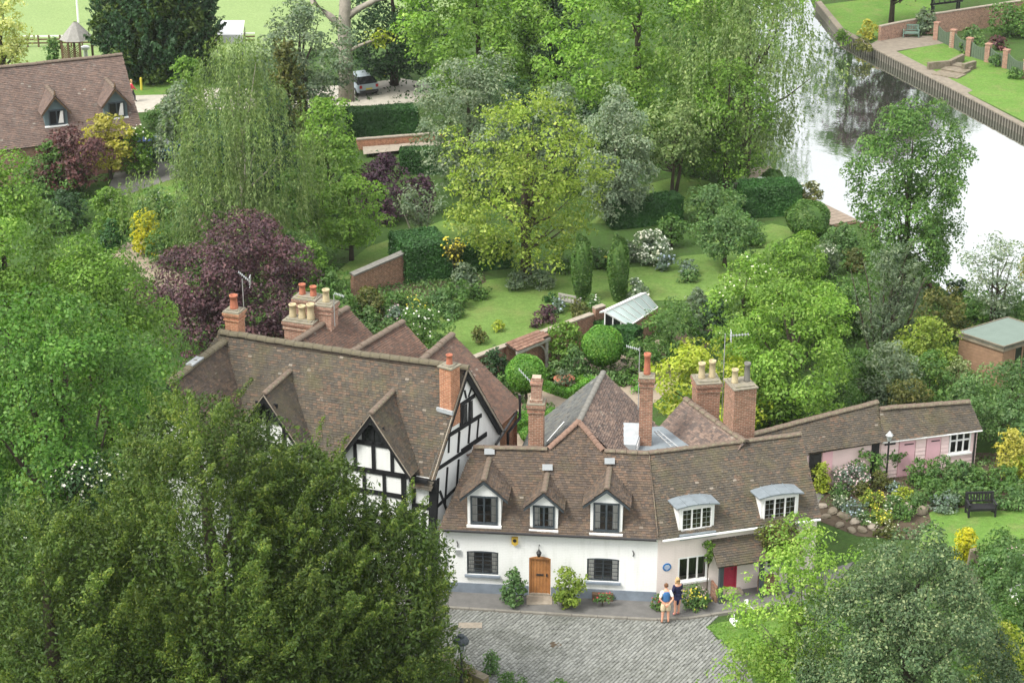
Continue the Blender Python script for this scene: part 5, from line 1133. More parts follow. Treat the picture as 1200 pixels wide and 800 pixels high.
# riverside deck on the near bank
dk = thing('river_deck', 'weathered timber deck along the near river bank behind a hedge', 'deck', G(940, 240))
a, b = G(905, 214), G(1003, 262); d = (b-a).normalized(); n = V3((-d.y, d.x, 0)); n = n if n.y < 0 else -n; L = (b-a).length
for k in range(int(L/.5)):
    q = MB(); q.box((0, 0, .10), (.46, 2.0, .06), 0, 0, Matrix.Translation(a+d*(k+.5)*.5+n*.7) @ Matrix.Rotation(math.atan2(d.y, d.x), 4, 'Z')); obj('plank', q, M['deck'], dk)
q = MB(); q.prism([a-n*.3, b-n*.3, b+n*1.5, a+n*1.5], (0, 0, .07)); q.box((L, .6, -.35), (.12, 2.2, .7), 0, 0, Matrix.Translation(a) @ Matrix.Rotation(math.atan2(d.y, d.x), 4, 'Z') if False else Matrix.Translation(a+n*.0) @ Matrix.Rotation(math.atan2(d.y, d.x), 4, 'Z')); obj('frame', q, M['timberbrown'], dk)
# ================================================================== GARDEN STRUCTURES AND SMALL THINGS
def wall_run(name, label, cat, a, b, h0, h1, th_=.28, mat='brick', cop='stone', coph=.08, piece=.45, copw=.36):
    """free standing brick wall > brickwork, coping stones"""
    a, b = V3(a), V3(b); d = b-a; L = d.length; rz = math.atan2(d.y, d.x); root = thing(name, label, cat, a, rz); ORG[root.name] = V3((0, 0, 0))
    q = MB(); q.prism([(0, -th_/2, -.1), (L, -th_/2, -.1), (L, -th_/2, h1), (0, -th_/2, h0)], (0, th_, 0)); obj('brickwork', q, M[mat], root)
    n = int(L/piece)
    for k in range(n):
        x0, x1 = L*k/n, L*(k+1)/n-.012; z0, z1 = h0+(h1-h0)*x0/L, h0+(h1-h0)*x1/L; q = MB(); jz = random.uniform(-.008, .008)
        q.prism([(x0, -copw/2, z0+.003+jz), (x1, -copw/2, z1+.003+jz), (x1, -copw/2, z1+coph+jz), (x0, -copw/2, z0+coph+jz)], (0, copw, 0)); obj('coping_stone', q, M[cop], root)
    return root
gh = 1.9
wall_run('garden_wall', 'long red brick garden wall with pale stone coping running up to the glasshouse', 'wall', G(553, 420, gh).xy.to_3d(), G(694, 368, gh).xy.to_3d(), gh, gh)
wall_run('garden_wall', 'short taller length of brick wall between the glasshouse and the tiled canopy', 'wall', G(696, 367, 1.9).xy.to_3d(), G(708, 358, 2.2).xy.to_3d(), 2.15, 2.2)
wall_run('garden_wall', 'brick wall under a grey slate coping at the end of the clipped hedge', 'wall', G(413, 348).xy.to_3d(), G(474, 330).xy.to_3d(), 1.3, 1.75, cop='pot_grey', coph=.1, copw=.5)
wall_run('garden_wall', 'low red brick wall in front of the car park hedge', 'wall', G(418, 176), G(520, 168), .75, .75, mat='brick_orange')
# glasshouse lean-to against the far side of the wall
zr_, ze_ = 2.3, 1.35
r0_, r1_ = G(709, 366, zr_), G(757, 344, zr_); g0, g1 = G(737, 382, ze_), G(771, 360, ze_)
gl_ = thing('glasshouse', 'white lean-to glasshouse with a pale glazed roof on the garden wall', 'glasshouse', r0_.xy.to_3d())
M['glassroof'] = m_plain('frosted_roof_glass', (.55, .66, .64), .12, .1, 2, spec=.8, bump=.02)
for k in range(6):
    a0, a1, b0, b1 = r0_.lerp(r1_, k/6), r0_.lerp(r1_, (k+1)/6), g0.lerp(g1, k/6), g0.lerp(g1, (k+1)/6)
    q = MB(); q.quad(b0, b1, a1, a0); obj('pane', q, M['glassroof'], gl_)
    q = MB(); q.tube([b0+V3((0, 0, .02)), a0+V3((0, 0, .02))], .028, 4); obj('glazing_bar', q, M['whitepaint'], gl_)
q = MB(); q.tube([g1, r1_], .03, 4); q.tube([g0, g1], .04, 4); obj('glazing_bar', q, M['whitepaint'], gl_)
q = MB(); w_ = (g0-r0_); w_.z = 0; w_.normalize(); q.prism([r0_-w_*.32, r1_-w_*.32, r1_+w_*.04, r0_+w_*.04], (0, 0, .08)); obj('ridge_board', q, M['whitepaint'], gl_)
q = MB(); fz_ = lambda p: V3((p.x, p.y, 0)); q.quad(fz_(r0_), fz_(r1_), r1_, r0_); q.quad(fz_(g0), fz_(g1), g1, g0); q.poly([fz_(r1_), fz_(g1), g1, r1_]); obj('base_wall', q, M['brick'], gl_)
q = MB()
for k in range(4): p = r0_.lerp(g0, k/3); q.tube([fz_(p), p], .035, 4)
q.tube([r0_, g0], .04, 4); q.tube([fz_(r0_)+V3((0, 0, .75)), fz_(g0)+V3((0, 0, .72))], .035, 4); obj('end_frame', q, M['whitepaint'], gl_)
q = MB(); q.poly([fz_(r0_)+w_*.02+(r1_-r0_)*.01, fz_(g0)+(r1_-r0_)*.01, g0+(r1_-r0_)*.01, r0_+(r1_-r0_)*.01]); obj('end_pane', q, M['darkglass'], gl_)
# tiled canopy on oak posts against the wall
zt_, zb_ = 2.25, 1.98
t0, t1 = G(592, 402, zt_), G(634, 387, zt_); c0_, c1_ = G(606, 411, zb_), G(645, 394, zb_)
cn = thing('garden_canopy', 'small orange pantiled canopy on curved oak braces against the garden wall', 'shelter', fz_(t0))
rs = roof_slope([c0_, c1_, t1, t0], cn, 'tile_pan', tw=.24, g=.2, amp=.015, thick=.06); rs.name = 'roof'
w2_ = fz_(c0_-t0); 
for p in (c0_.lerp(c1_, .06), c0_.lerp(c1_, .94)):
    q = MB(); q.box((0, 0, zb_/2-.05), (.15, .15, zb_), 0, 0, Matrix.Translation(fz_(p)-w2_*.12)); obj('post', q, M['timbergrey'], cn)
    dd_ = fz_(c1_-c0_).normalized()*(1 if (p-c0_).length < 1 else -1); q = MB(); pts_ = [fz_(p)-w2_*.12+dd_*(.08+.8*(1-math.cos(k*math.pi/10)))+V3((0, 0, .9+.85*math.sin(k*math.pi/10))) for k in range(6)]; q.tube(pts_, .055, 5); obj('brace', q, M['timbergrey'], cn)
q = MB(); q.prism([c0_-w2_*.12-V3((0, 0, .22)), c1_-w2_*.12-V3((0, 0, .22)), c1_-w2_*.12-V3((0, 0, .06)), c0_-w2_*.12-V3((0, 0, .06))], w2_.normalized()*.1); obj('beam', q, M['timbergrey'], cn)
q = MB(); q.quad(fz_(t0)+w2_*.1, fz_(t1)+w2_*.1, t1-V3((0, 0, .1))+w2_*.1, t0-V3((0, 0, .1))+w2_*.1); obj('back_wall', q, M['brick'], cn)

def bench(name, label, loc, rz, w, mat, slats=9, seat_h=.45, back_h=.95):
    root = thing(name, label, 'bench', loc, rz); ORG[root.name] = V3((0, 0, 0)); B = lambda nm, c, s: obj(nm, MB().box(c, s), M[mat], root)
    for sx in (-1, 1):
        B('leg', (sx*(w/2-.04), -.26, .31), (.075, .075, .62)); obj('leg', MB().prism([(sx*(w/2-.04)-.035, .20, 0), (sx*(w/2-.04)+.035, .20, 0), (sx*(w/2-.04)+.035, .27, 0), (sx*(w/2-.04)-.035, .27, 0)], (0, .10, back_h)), M[mat], root)
        B('armrest', (sx*(w/2-.04), -.03, .645), (.09, .62, .045)); B('side_rail', (sx*(w/2-.04), -.02, .16), (.05, .46, .06)); B('side_rail', (sx*(w/2-.04), -.02, seat_h-.06), (.05, .46, .07))
    for k in range(5): B('seat_slat', (0, -.27+.11*k, seat_h), (w-.04, .085, .03))
    B('front_rail', (0, -.29, seat_h-.07), (w-.12, .035, .08)); B('top_rail', (0, .345, back_h-.02), (w, .055, .10)); B('bottom_rail', (0, .28, seat_h+.12), (w-.12, .045, .06))
    for k in range(slats): obj('back_slat', MB().prism([(-w/2+.12+(w-.24)*k/(slats-1)-.028, .27, seat_h+.15), (-w/2+.12+(w-.24)*k/(slats-1)+.028, .27, seat_h+.15), (-w/2+.12+(w-.24)*k/(slats-1)+.028, .295, seat_h+.15), (-w/2+.12+(w-.24)*k/(slats-1)-.028, .295, seat_h+.15)], (0, .05, back_h-seat_h-.21)), M[mat], root)
    return root
bench('garden_bench', 'dark slatted timber garden bench on the small lawn by the shed border', G(1148.5, 603), R(4), 1.28, 'benchblack')
bench('garden_bench', 'grey green bench on the paving across the river by the low brick wall', G(1067, 44), R(-4), 1.35, 'benchgreen', back_h=1.0)
bench('garden_bench', 'pale silvered bench seen from behind on the main lawn by the clipped yews', G(668, 362), R(150), 1.1, 'timbergrey', slats=5)
# summerhouse
shz = 2.3
a, b = G(1121, 392, shz), G(1176, 410, shz); c_ = G(1222, 396, shz); dq = b-a; fq = c_-b
e4 = [a, b, b+fq*1.3, a+fq*1.3]; sh_ = thing('summerhouse', 'cedar clad summerhouse with a flat grey green roof', 'summerhouse', fz_(b))
q = MB(); q.prism([p+V3((0, 0, .02)) for p in e4], (0, 0, .13)); obj('roof', q, M['felt'], sh_)
cc_ = sum(e4, V3())/4; q = MB()
for p0, p1 in zip(e4, e4[1:]+e4[:1]):
    q.prism([p0+V3((0, 0, -.12)), p1+V3((0, 0, -.12)), p1+V3((0, 0, .19)), p0+V3((0, 0, .19))], (p0-cc_).normalized()*.0+V3(((p1-p0).y, -(p1-p0).x, 0)).normalized()*-.05)
obj('fascia', q, M['rock'], sh_)
i4 = [cc_+(p-cc_)*.93 for p in e4]; q = MB()
for p0, p1 in zip(i4, i4[1:]+i4[:1]): q.quad(fz_(p0), fz_(p1), V3((p1.x, p1.y, shz)), V3((p0.x, p0.y, shz)))
obj('wall', q, M['room'], sh_)
def clad(p0, p1, u0, u1, nrow=13):
    for k in range(nrow):
        z0 = .05+k*(shz-.1)/nrow; A, B_ = fz_(p0).lerp(fz_(p1), u0), fz_(p0).lerp(fz_(p1), u1); n_ = V3(((B_-A).y, -(B_-A).x, 0)).normalized()
        q = MB(); q.prism([A+V3((0, 0, z0)), A+n_*.03+V3((0, 0, z0)), A+n_*.015+V3((0, 0, z0+(shz-.1)/nrow)), A+V3((0, 0, z0+(shz-.1)/nrow))], B_-A); obj('cladding_board', q, M['cedar'], sh_)
clad(i4[0], i4[1], 0, 1); clad(i4[1], i4[2], 0, .22)
A, B_ = fz_(i4[1]), fz_(i4[2])
for u0 in (.23, .40, .57, .74, .91):
    q = MB(); p = A.lerp(B_, u0); q.box((0, 0, shz/2), (.1, .1, shz-.1), 0, 0, Matrix.Translation(p) @ Matrix.Rotation(math.atan2((B_-A).y, (B_-A).x), 4, 'Z')); obj('door_stile', q, M['cedar'], sh_)
n_ = V3(((B_-A).y, -(B_-A).x, 0)).normalized()
for u0, u1 in ((.24, .39), (.41, .56), (.58, .73), (.75, .9)):
    p, p2 = A.lerp(B_, u0)+n_*.02, A.lerp(B_, u1)+n_*.02; q = MB(); q.quad(p+V3((0, 0, .15)), p2+V3((0, 0, .15)), p2+V3((0, 0, 2.1)), p+V3((0, 0, 2.1))); obj('pane', q, M['darkglass'], sh_)
# square box edging with a planted bowl, big terracotta pot
bc = G(661, 452)
pot = thing('planter_bowl', 'low wide terracotta bowl planted with grey green leaves inside the square box hedge', 'planter', bc); ORG[pot.name] = V3((0, 0, 0))
q = MB(); q.lathe([(.25, 0), (.42, .12), (.52, .40), (.56, .42), (.52, .46), (.40, .42)], (0, 0, 0), 16); obj('bowl', q, M['pot_red'], pot, smooth=True)
pot2 = thing('plant_pot', 'tall terracotta pot with a clipped green ball beside the cottage chimney', 'planter', G(648.5, 505)); ORG[pot2.name] = V3((0, 0, 0))
q = MB(); q.lathe([(.26, 0), (.36, .5), (.40, .52), (.38, .60), (.3, .58)], (0, 0, 0), 16); obj('pot', q, M['pot_red'], pot2, smooth=True)
# standing stone and boulders
def rock(name, label, cat, loc, dims, rz=0, mat='rock', seed=1, parent=None, group=None):
    rng = random.Random(seed); q = MB(); q.lathe([(.30, 0), (.5, .18), (.5, .5), (.40, .82), (.16, 1.0)], (0, 0, 0), 9)
    for v in q.v:
        k = 1+.25*mnoise.noise(v*2.1+V3((seed, 0, 0))); v.x *= dims[0]*k; v.y *= dims[1]*k; v.z *= dims[2]
    if parent is not None:
        o = obj(name, q, M[mat], None); o.parent = parent; o.location = loc; o.rotation_euler = (0, 0, rz); return o
    o = obj(name, q, M[mat], None); o.location = loc; o.rotation_euler = (0, 0, rz); props(o, label, cat, group); return o
ms = obj('standing_stone', MB().prism([(-.27, -.18, -.1), (.27, -.14, -.1), (.25, .16, -.1), (-.25, .16, -.1)], (.03, .02, .9)), M['rock'], None)
for v in ms.data.vertices:
    if v.co.z > .5: v.co.x = v.co.x*.62+.03; v.co.z = 1.38+v.co.x*.25; v.co.y *= .7
ms.location = G(1137, 678); props(ms, 'tall pointed brown standing stone below the golden bush', 'stone')
rock('boulder', 'round mossy boulder resting in front of the standing stone', 'stone', G(1142, 683), (.85, .6, .42), .3, seed=3)
rock('boulder', 'pale upright stone at the foot of the mossy boulder', 'stone', G(1137, 693), (.4, .35, .55), .8, mat='stone', seed=5)
q = MB(); q.tube([(0, 0, 0), (-.22, .12, 1.1)], .025, 5); o = obj('garden_stake', q, M['timbergrey'], None); o.location = G(1149, 676); props(o, 'thin pale stake leaning on the standing stone', 'stake')
for k, (x, y, w, h) in enumerate(((963,594,.5,.22),(976,600,.6,.25),(990,606,.7,.28),(1003,612,.6,.22),(1010,622,.5,.25),(968,606,.45,.2),(1022,618,.6,.24),(1036,624,.6,.2),(984,616,.5,.2),(1062,600,.6,.6),(1080,602,.55,.5),(998,622,.5,.2),(1085,596,.4,.3),(1047,622,.5,.25))):
    rock('boulder', 'sandstone rock edging the planted rock garden', 'stone', G(x, y), (w*1.05, w*.75, h*.8), k*1.3, seed=20+k, mat='rock' if k % 3 else 'stone', group='stones edging the rock garden')
# sundial-like white ornaments hung in the bright maple
M['ornament'] = m_plain('white_ornament', (.85, .86, .86), .5, .05, 4)
def heart(loc, s, label):
    q = MB(); pts = [(s*.062*16*math.sin(t)**3/1.0*.06*16/.96/16*1.0, 0, s*.06*(13*math.cos(t)-5*math.cos(2*t)-2*math.cos(3*t)-math.cos(4*t))/1.0) for t in [2*math.pi*k/20 for k in range(20)]]
    pts = [(s*.06*16*math.sin(t)**3/16*16/16, 0, s*.06*(13*math.cos(t)-5*math.cos(2*t)-2*math.cos(3*t)-math.cos(4*t))/16) for t in [2*math.pi*k/20 for k in range(20)]]
    pts = [(p[0]*16, p[1], p[2]*16) for p in pts]
    q.prism(pts, (0, .05, 0)); q.tube([(0, .02, s*.3), (0, .02, s*1.5)], .012, 4); o = obj('hanging_ornament', q, M['ornament'], None); o.location = loc; o.rotation_euler = (R(-50), R(20), R(15)); props(o, label, 'ornament'); return o
heart(V3((G(861, 728, .9))), .22, 'white heart shaped ornament hanging low in the bright green maple')
o = obj('hanging_ornament', MB().box((0, 0, .0), (.16, .05, .34)).tube([(0, 0, .1), (.28, 0, -.28)], .03, 5), M['ornament'], None); o.location = G(874.5, 707, 1.2); o.rotation_euler = (R(-15), 0, R(10)); props(o, 'white strip shaped ornament hanging above the heart in the bright maple', 'ornament')
# lamp standard and low wall beside the yew
lp = thing('street_lamp', 'black lantern on a post showing beside the yew by the cobbles', 'street lamp', G(541, 812)); ORG[lp.name] = V3((0, 0, 0)); Hl = zat(541, 743, G(541, 812).y)
q = MB(); q.tube([(0, 0, 0), (0, 0, Hl-.75)], [.07, .045], 8); q.lathe([(.14, 0), (.12, .3), (.07, .4)], (0, 0, 0), 8); obj('post', q, M['iron'], lp)
q = MB(); q.lathe([(.12, Hl-.72), (.17, Hl-.34), (.17, Hl-.33)], (0, 0, 0), 6); M['lampglass'] = m_plain('lamp_glass', (.35, .38, .38), .1, .1, 3, spec=.6); obj('glass', q, M['lampglass'], lp)
q = MB(); q.lathe([(.30, Hl-.34), (.31, Hl-.27), (.24, Hl-.15), (.13, Hl-.12), (.12, Hl-.02), (.03, Hl+.03)], (0, 0, 0), 12); obj('cap', q, M['greyframe'], lp, smooth=False)
for k in range(4):
    t_ = k*math.pi/2+.6; q = MB(); q.tube([(.12*math.cos(t_), .12*math.sin(t_), Hl-.72), (.19*math.cos(t_), .19*math.sin(t_), Hl-.3)], .016, 4); obj('lantern_bar', q, M['iron'], lp)
M['mossbank'] = m_plain('mossy_stone', (.20, .19, .06), .95, .4, 5, c2=(.12, .11, .05))
wall_run('low_wall', 'low mossy wall with pale coping at the foot of the yew', 'wall', G(500, 775), G(570, 806), .45, .4, mat='mossbank', cop='rock', piece=.5)
q = MB(); q.tube([(0, 0, 0), (.03, 0, 2.3)], .03, 6); o = obj('handrail', q, M['whitepaint'], None); o.location = G(530, 800); o.rotation_euler = (0, R(7), 0); props(o, 'thin white rail leaning beside the black lantern', 'handrail')
# television aerials
def aerial(label, x, yb, yt, zb, parent_loc=None, arms=((-.75, .25, .0, .0),), grid=True, lean=0.0):
    b = G(x, yb, zb); h = zat(x, yt, b.y)-zb; root = thing('tv_aerial', label, 'aerial', b); ORG[root.name] = V3((0, 0, 0))
    q = MB(); q.tube([(0, 0, -.4), (lean, 0, h)], .022, 5); obj('mast', q, M['alum'], root)
    for (x0, y0, x1, z1) in arms:
        q = MB(); a, c = V3((x0, y0, h+z1)), V3((x1, -.1, h-.05)); q.tube([a, c], .02, 4); n = 7
        for k in range(n): p = a.lerp(c, k/(n-1)); q.tube([p+V3((0, -.16, 0)), p+V3((0, .16, 0))], .01, 3)
        obj('boom', q, M['alum'], root)
        if grid:
            q = MB()
            for k in range(4): q.tube([c+V3((.02, -.25, -.22+.14*k)), c+V3((.02, .25, -.22+.14*k))], .014, 3)
            q.box((c.x+.03, c.y, c.z), (.015, .4, .4)); obj('reflector', q, M['alum'], root)
    return root
aerial('tall thin aerial on a mast beside the left orange chimney', 286.5, 378, 327, 9.2, arms=((-.15, .1, .32, .28),))
aerial('aerial mast standing beside the tall narrow chimney pot', 748, 470, 407, 6.0, arms=((-.55, 0, -.05, .06),), grid=False)
aerial('tall aerial with a flat reflector between the two broad chimneys', 846, 480, 391, 5.0, arms=((1.0, 0, .22, -.02),))
aerial('small slanting aerial on the old stepped chimney', 626, 452, 446, 8.0, arms=((-.62, .05, -.1, .48),), grid=False)
aerial('aerial fixed behind the cream chimney pots', 392, 372, 345, 8.6, arms=((.05, 0, .45, .05),), grid=False)
# white clipped panel on the gravel by the lime maple: a cloth covered object seen only as a white shape
# lantern post by the pink building
lpb = thing('garden_lamp', 'slender black lamp post with a pale lantern in front of the pink building', 'lamp', G(1038, 566)); ORG[lpb.name] = V3((0, 0, 0)); hL = zat(1038, 506, G(1038, 566).y)
q = MB(); q.tube([(0, 0, 0), (0, 0, hL-.45)], .045, 6); obj('post', q, M['iron'], lpb)
q = MB(); q.lathe([(.08, hL-.45), (.14, hL-.2), (.13, hL-.15)], (0, 0, 0), 6); obj('lantern', q, M['lampglass'], lpb)
q = MB(); q.lathe([(.19, hL-.16), (.10, hL-.05), (.02, hL+.05)], (0, 0, 0), 6); obj('cap', q, M['alum'], lpb)
q = MB(); q.lathe([(.06, 1.9), (.75, 1.62), (.95, 1.5)], (0, 0, 0), 12); q.tube([(0, 0, 0), (0, 0, 2.0)], .03, 6); o = obj('garden_parasol', q, M['whitepaint'], None); o.location = G(1206, 735); props(o, 'white parasol showing at the edge of the border', 'parasol')

# ---------------------------------------------------------------- far left and top: gazebo, pole, marquee, wall
gz = thing('gazebo', 'open timber gazebo with a grey shingled roof and lattice posts', 'gazebo', G(92, 76)); ORG[gz.name] = V3((0, 0, 0))
pmg = ppm(G(92, 76)); hw_ = 16/pmg; zr2, ze2 = zat(93, 26, G(92, 76).y), zat(93, 45, G(92, 76).y)
q = MB(); a8 = [(hw_*1.25*math.cos(k*math.pi/4+.39), hw_*1.25*math.sin(k*math.pi/4+.39)) for k in range(8)]
for k in range(8):
    p, p2 = a8[k], a8[(k+1) % 8]; q.poly([(p[0], p[1], ze2), (p2[0], p2[1], ze2), (p2[0]*.12, p2[1]*.12, zr2), (p[0]*.12, p[1]*.12, zr2)])
M['shingle'] = m_plain('grey_cedar_shingle', (.30, .29, .27), .9, .25, 6, bump=.6); obj('roof', q, M['shingle'], gz)
for k in (2, 4, 5, 6, 0):
    q = MB(); q.box((a8[k][0]*.88, a8[k][1]*.88, ze2/2), (.16, .16, ze2)); obj('post', q, M['timberbrown'], gz)
for k in (4, 5):
    q = MB(); A, B_ = V3((a8[k][0]*.88, a8[k][1]*.88, 0)), V3((a8[k+1][0]*.88, a8[k+1][1]*.88, 0))
    for j in range(7):
        z = .1+j*(ze2-.9)/7; q.tube([A+V3((0, 0, z)), A.lerp(B_, .9)+V3((0, 0, z+.7))], .035, 4); q.tube([A.lerp(B_, .9)+V3((0, 0, z)), A+V3((0, 0, z+.7))], .035, 4)
    obj('lattice', q, M['timberbrown'], gz)
q = MB(); q.lathe([(.10, 0), (.085, 3.2), (.07, 6.5)], (0, 0, 0), 8); o = obj('flag_pole', q, M['whitepaint'], None); o.location = G(92, 27); props(o, 'tall white pole standing on the cricket field', 'pole')
q = MB(); q.lathe([(.3, 0), (.3, .1), (.18, .2), (.16, .75), (.34, .85), (.36, 1.05), (.2, 1.12)], (0, 0, 0), 12); o = obj('stone_urn', q, M['ornament'], None); o.location = G(101, 70); props(o, 'white urn on a pedestal beside the gazebo', 'urn')
fn = thing('boundary_fence', 'long low timber fence with a white rail at the edge of the cricket field', 'fence', G(40, 56)); a, b = G(20, 56), G(300, 52)
for k in range(22):
    p, p2 = a.lerp(b, k/22), a.lerp(b, (k+1)/22); q = MB(); q.box((0, 0, .5), (.12, .12, 1.0), 0, 0, Matrix.Translation(p)); obj('post', q, M['timberbrown'], fn)
    for z, mat in ((.35, 'timberbrown'), (.65, 'timberbrown'), (.92, 'whitepaint')):
        q = MB(); q.prism([p+V3((.06, 0, z-.06)), p2+V3((-.06, 0, z-.06)), p2+V3((-.06, 0, z+.06)), p+V3((.06, 0, z+.06))], (0, .05, 0)); obj('rail', q, M[mat], fn)
mq = thing('marquee', 'small white marquee roof showing between the tall trees', 'marquee', G(272, 70)); ORG[mq.name] = V3((0, 0, 0))
q = MB(); q.poly([(-1.1, -1.1, 2.3), (1.1, -1.1, 2.3), (1.0, 1.2, 2.9), (-1.0, 1.2, 2.9)]); q.poly([(-1.1, -1.1, 2.3), (1.1, -1.1, 2.3), (1.1, -1.1, 1.6), (-1.1, -1.1, 1.6)]); M['canvas'] = m_plain('white_canvas', (.85, .85, .85), .8, .04, 2); obj('roof', q, M['canvas'], mq)
for sx in (-1.0, 1.0):
    for sy in (-1.0, 1.0): obj('pole', MB().tube([(sx, sy, 0), (sx, sy, 2.4)], .04, 5), M['alum'], mq)
q = MB(); q.lathe([(.09, 0), (.09, .95), (.05, 1.0)], (0, 0, 0), 8); M['yellowp'] = m_plain('yellow_paint', (.6, .5, .06), .6, .1, 3); o = obj('marker_post', q, M['yellowp'], None); o.location = G(166, 106); props(o, 'short yellow marker post below the big conifer', 'post')
q = MB(); q.lathe([(.09, 0), (.09, .85), (.05, .9)], (0, 0, 0), 8); o = obj('marker_post', q, M['yellowp'], None); o.location = G(451, 91); props(o, 'short yellow post at the car park edge', 'post')

# ---------------------------------------------------------------- cars
def car(label, loc, rz, body, parts=True):
    root = thing('parked_car', label, 'car', loc, rz); ORG[root.name] = V3((0, 0, 0)); M[body[0]] = m_plain(*body, .3, .03, 2, spec=.6, bump=0)
    sec = [(-2.0, .40, .75, .78), (-1.95, .35, .95, .80), (-1.0, .30, 1.0, .86), (0, .28, 1.0, .88), (.95, .28, .98, .87), (1.75, .30, .85, .80), (2.0, .38, .70, .70)]   # x, z0, z1, half width
    q = MB()
    for x, z0, z1, w in sec: q.v += [V3((x, -w, z0)), V3((x, -w*1.0, (z0+z1)/2)), V3((x, -w*.93, z1)), V3((x, w*.93, z1)), V3((x, w, (z0+z1)/2)), V3((x, w, z0))]
    for k in range(len(sec)-1):
        for j in range(6): q.f.append((k*6+j, k*6+(j+1) % 6, k*6+6+(j+1) % 6, k*6+6+j)); q.m.append(0)
    q.f += [tuple(range(6))[::-1], tuple(len(sec)*6-6+j for j in range(6))]; q.m += [0, 0]
    b = obj('body', q, M[body[0]], root)
    cs = [(-1.85, .95, .72), (-1.35, 1.42, .62), (.2, 1.48, .62), (1.05, .98, .74)]; q = MB()
    for (x, z, w) in cs: q.v += [V3((x, -w, z)), V3((x, w, z))]
    q.v += [V3((-1.85, -.76, .93)), V3((-1.85, .76, .93)), V3((1.05, -.78, .93)), V3((1.05, .78, .93)), V3((-1.35, -.79, .94)), V3((.2, -.81, .94)), V3((-1.35, .79, .94)), V3((.2, .81, .94))]
    qr = MB(); qr.quad(q.v[2], q.v[4], q.v[5], q.v[3]); obj('roof', qr, M[body[0]], root)
    q2 = MB(); q2.v = [q.v[i] for i in (0, 1, 3, 2)]; q2.f = [(0, 1, 2, 3)]; q2.m = [0]; obj('rear_window', q2, M['darkglass'], root)
    q2 = MB(); q2.v = [q.v[i] for i in (4, 5, 7, 6)]; q2.f = [(0, 1, 2, 3)]; q2.m = [0]; obj('windscreen', q2, M['darkglass'], root)
    for f in ((8, 2, 4, 13), (9, 14, 5, 3)):
        ids = (8, 12, 13, 10, 6, 4, 2) if f[0] == 8 else (9, 14, 15, 11, 7, 5, 3); q2 = MB(); q2.poly([q.v[i] for i in ids]); obj('side_window', q2, M['darkglass'], root)
    for x in (-1.25, 1.3):
        for y in (-.80, .80):
            q = MB(); q.tube([(x, y-.10, .31), (x, y+.10, .31)], .31, 14); w = obj('wheel', q, M['iron'], root); q = MB(); q.tube([(x, y-.115, .31), (x, y+.115, .31)], .19, 10); obj('rim', q, M['alum'], w)
    M.setdefault('taillight', m_plain('red_lamp', (.35, .02, .02), .2, .05, 2, bump=0))
    for y in (-.66, .66): obj('tail_light', MB().box((-1.99, y, .80), (.08, .2, .22)), M['taillight'], root)
    for y in (-.6, .6): obj('headlight', MB().box((1.95, y, .62), (.1, .26, .14)), M['lampglass'], root)
    obj('number_plate', MB().box((-2.02, 0, .62), (.03, .52, .11)), M['yellowp'], root); obj('bumper', MB().box((-2.0, 0, .42), (.12, 1.5, .2)), M['iron'], root)
    return root
car('silver blue hatchback parked on the gravel behind the bare trunk', G(420, 106), R(118), ('silver_blue_paint', (.30, .36, .40)))
car('bright blue car parked by the corner of the brown roofed house', G(184, 186), R(8), ('blue_paint', (.06, .14, .42)))

# ---------------------------------------------------------------- far bank: walls, fence, pergola
wall_run('brick_wall', 'low red brick wall beside the grey green bench across the river', 'wall', G(1030, 48), G(1073, 40), 1.2, 1.25, mat='brick_pale')
wall_run('brick_wall', 'tall red brick boundary wall at the top right', 'wall', G(1085, 40), G(1260, 22), 1.6, 2.3, mat='brick_pale', piece=.7)
fnc = thing('panel_fence', 'green grey panel fence between brick piers across the river', 'fence', G(1097, 46))
pp = [(1097, 47), (1116, 56), (1135, 66), (1157, 73), (1178, 80), (1202, 92), (1226, 103)]; P_ = [G(x, y) for x, y in pp]
for k, p in enumerate(P_):
    q = MB(); q.box((0, 0, .7), (.42, .42, 1.5), 0, 0, Matrix.Translation(p) @ Matrix.Rotation(R(-40), 4, 'Z')); q.box((0, 0, 1.48), (.5, .5, .08), 0, 0, Matrix.Translation(p) @ Matrix.Rotation(R(-40), 4, 'Z')); obj('brick_pier', q, M['brick_pale'], fnc)
    if k:
        a, b = P_[k-1], p; d = (b-a); n = int(d.length/.16)
        q = MB(); sag = lambda u: 1.25-.25*math.sin(math.pi*u); q.prism([a+d*.09]+[a+d*(.09+.82*j/8)+V3((0, 0, sag(j/8))) for j in range(9)]+[b-d*.09], V3((-d.y, d.x, 0)).normalized()*.05); pn = obj('fence_panel', q, M['fence'], fnc)
        for j in range(0, n, 2):
            u0 = .1+.8*j/n; q = MB(); c = a+d*u0; nn = V3((d.y, -d.x, 0)).normalized(); nn = nn if nn.y < 0 else -nn; q.box((0, 0, sag(j/n)/2), (.13, .02, sag(j/n)+.04), 0, 0, Matrix.Translation(c+nn*.02) @ Matrix.Rotation(math.atan2(d.y, d.x), 4, 'Z')); obj('slat', q, M['fence'], pn)
pg = thing('pergola', 'dark timber pergola in front of the far brick wall', 'pergola', G(1100, 38)); a, b = G(1092, 36), G(1122, 31)
for p in (a, b, a+V3((.3, 2.2, 0)), b+V3((.3, 2.2, 0))): obj('post', MB().box((0, 0, 1.05), (.14, .14, 2.1), 0, 0, Matrix.Translation(p)), M['benchblack'], pg)
for p0, p1 in ((a, b), (a+V3((.3, 2.2, 0)), b+V3((.3, 2.2, 0)))):
    q = MB(); q.prism([p0+V3((-.3, 0, 2.12)), p1+V3((.3, 0, 2.12)), p1+V3((.3, 0, 2.28)), p0+V3((-.3, 0, 2.28))], (0, .08, 0)); obj('beam', q, M['benchblack'], pg)
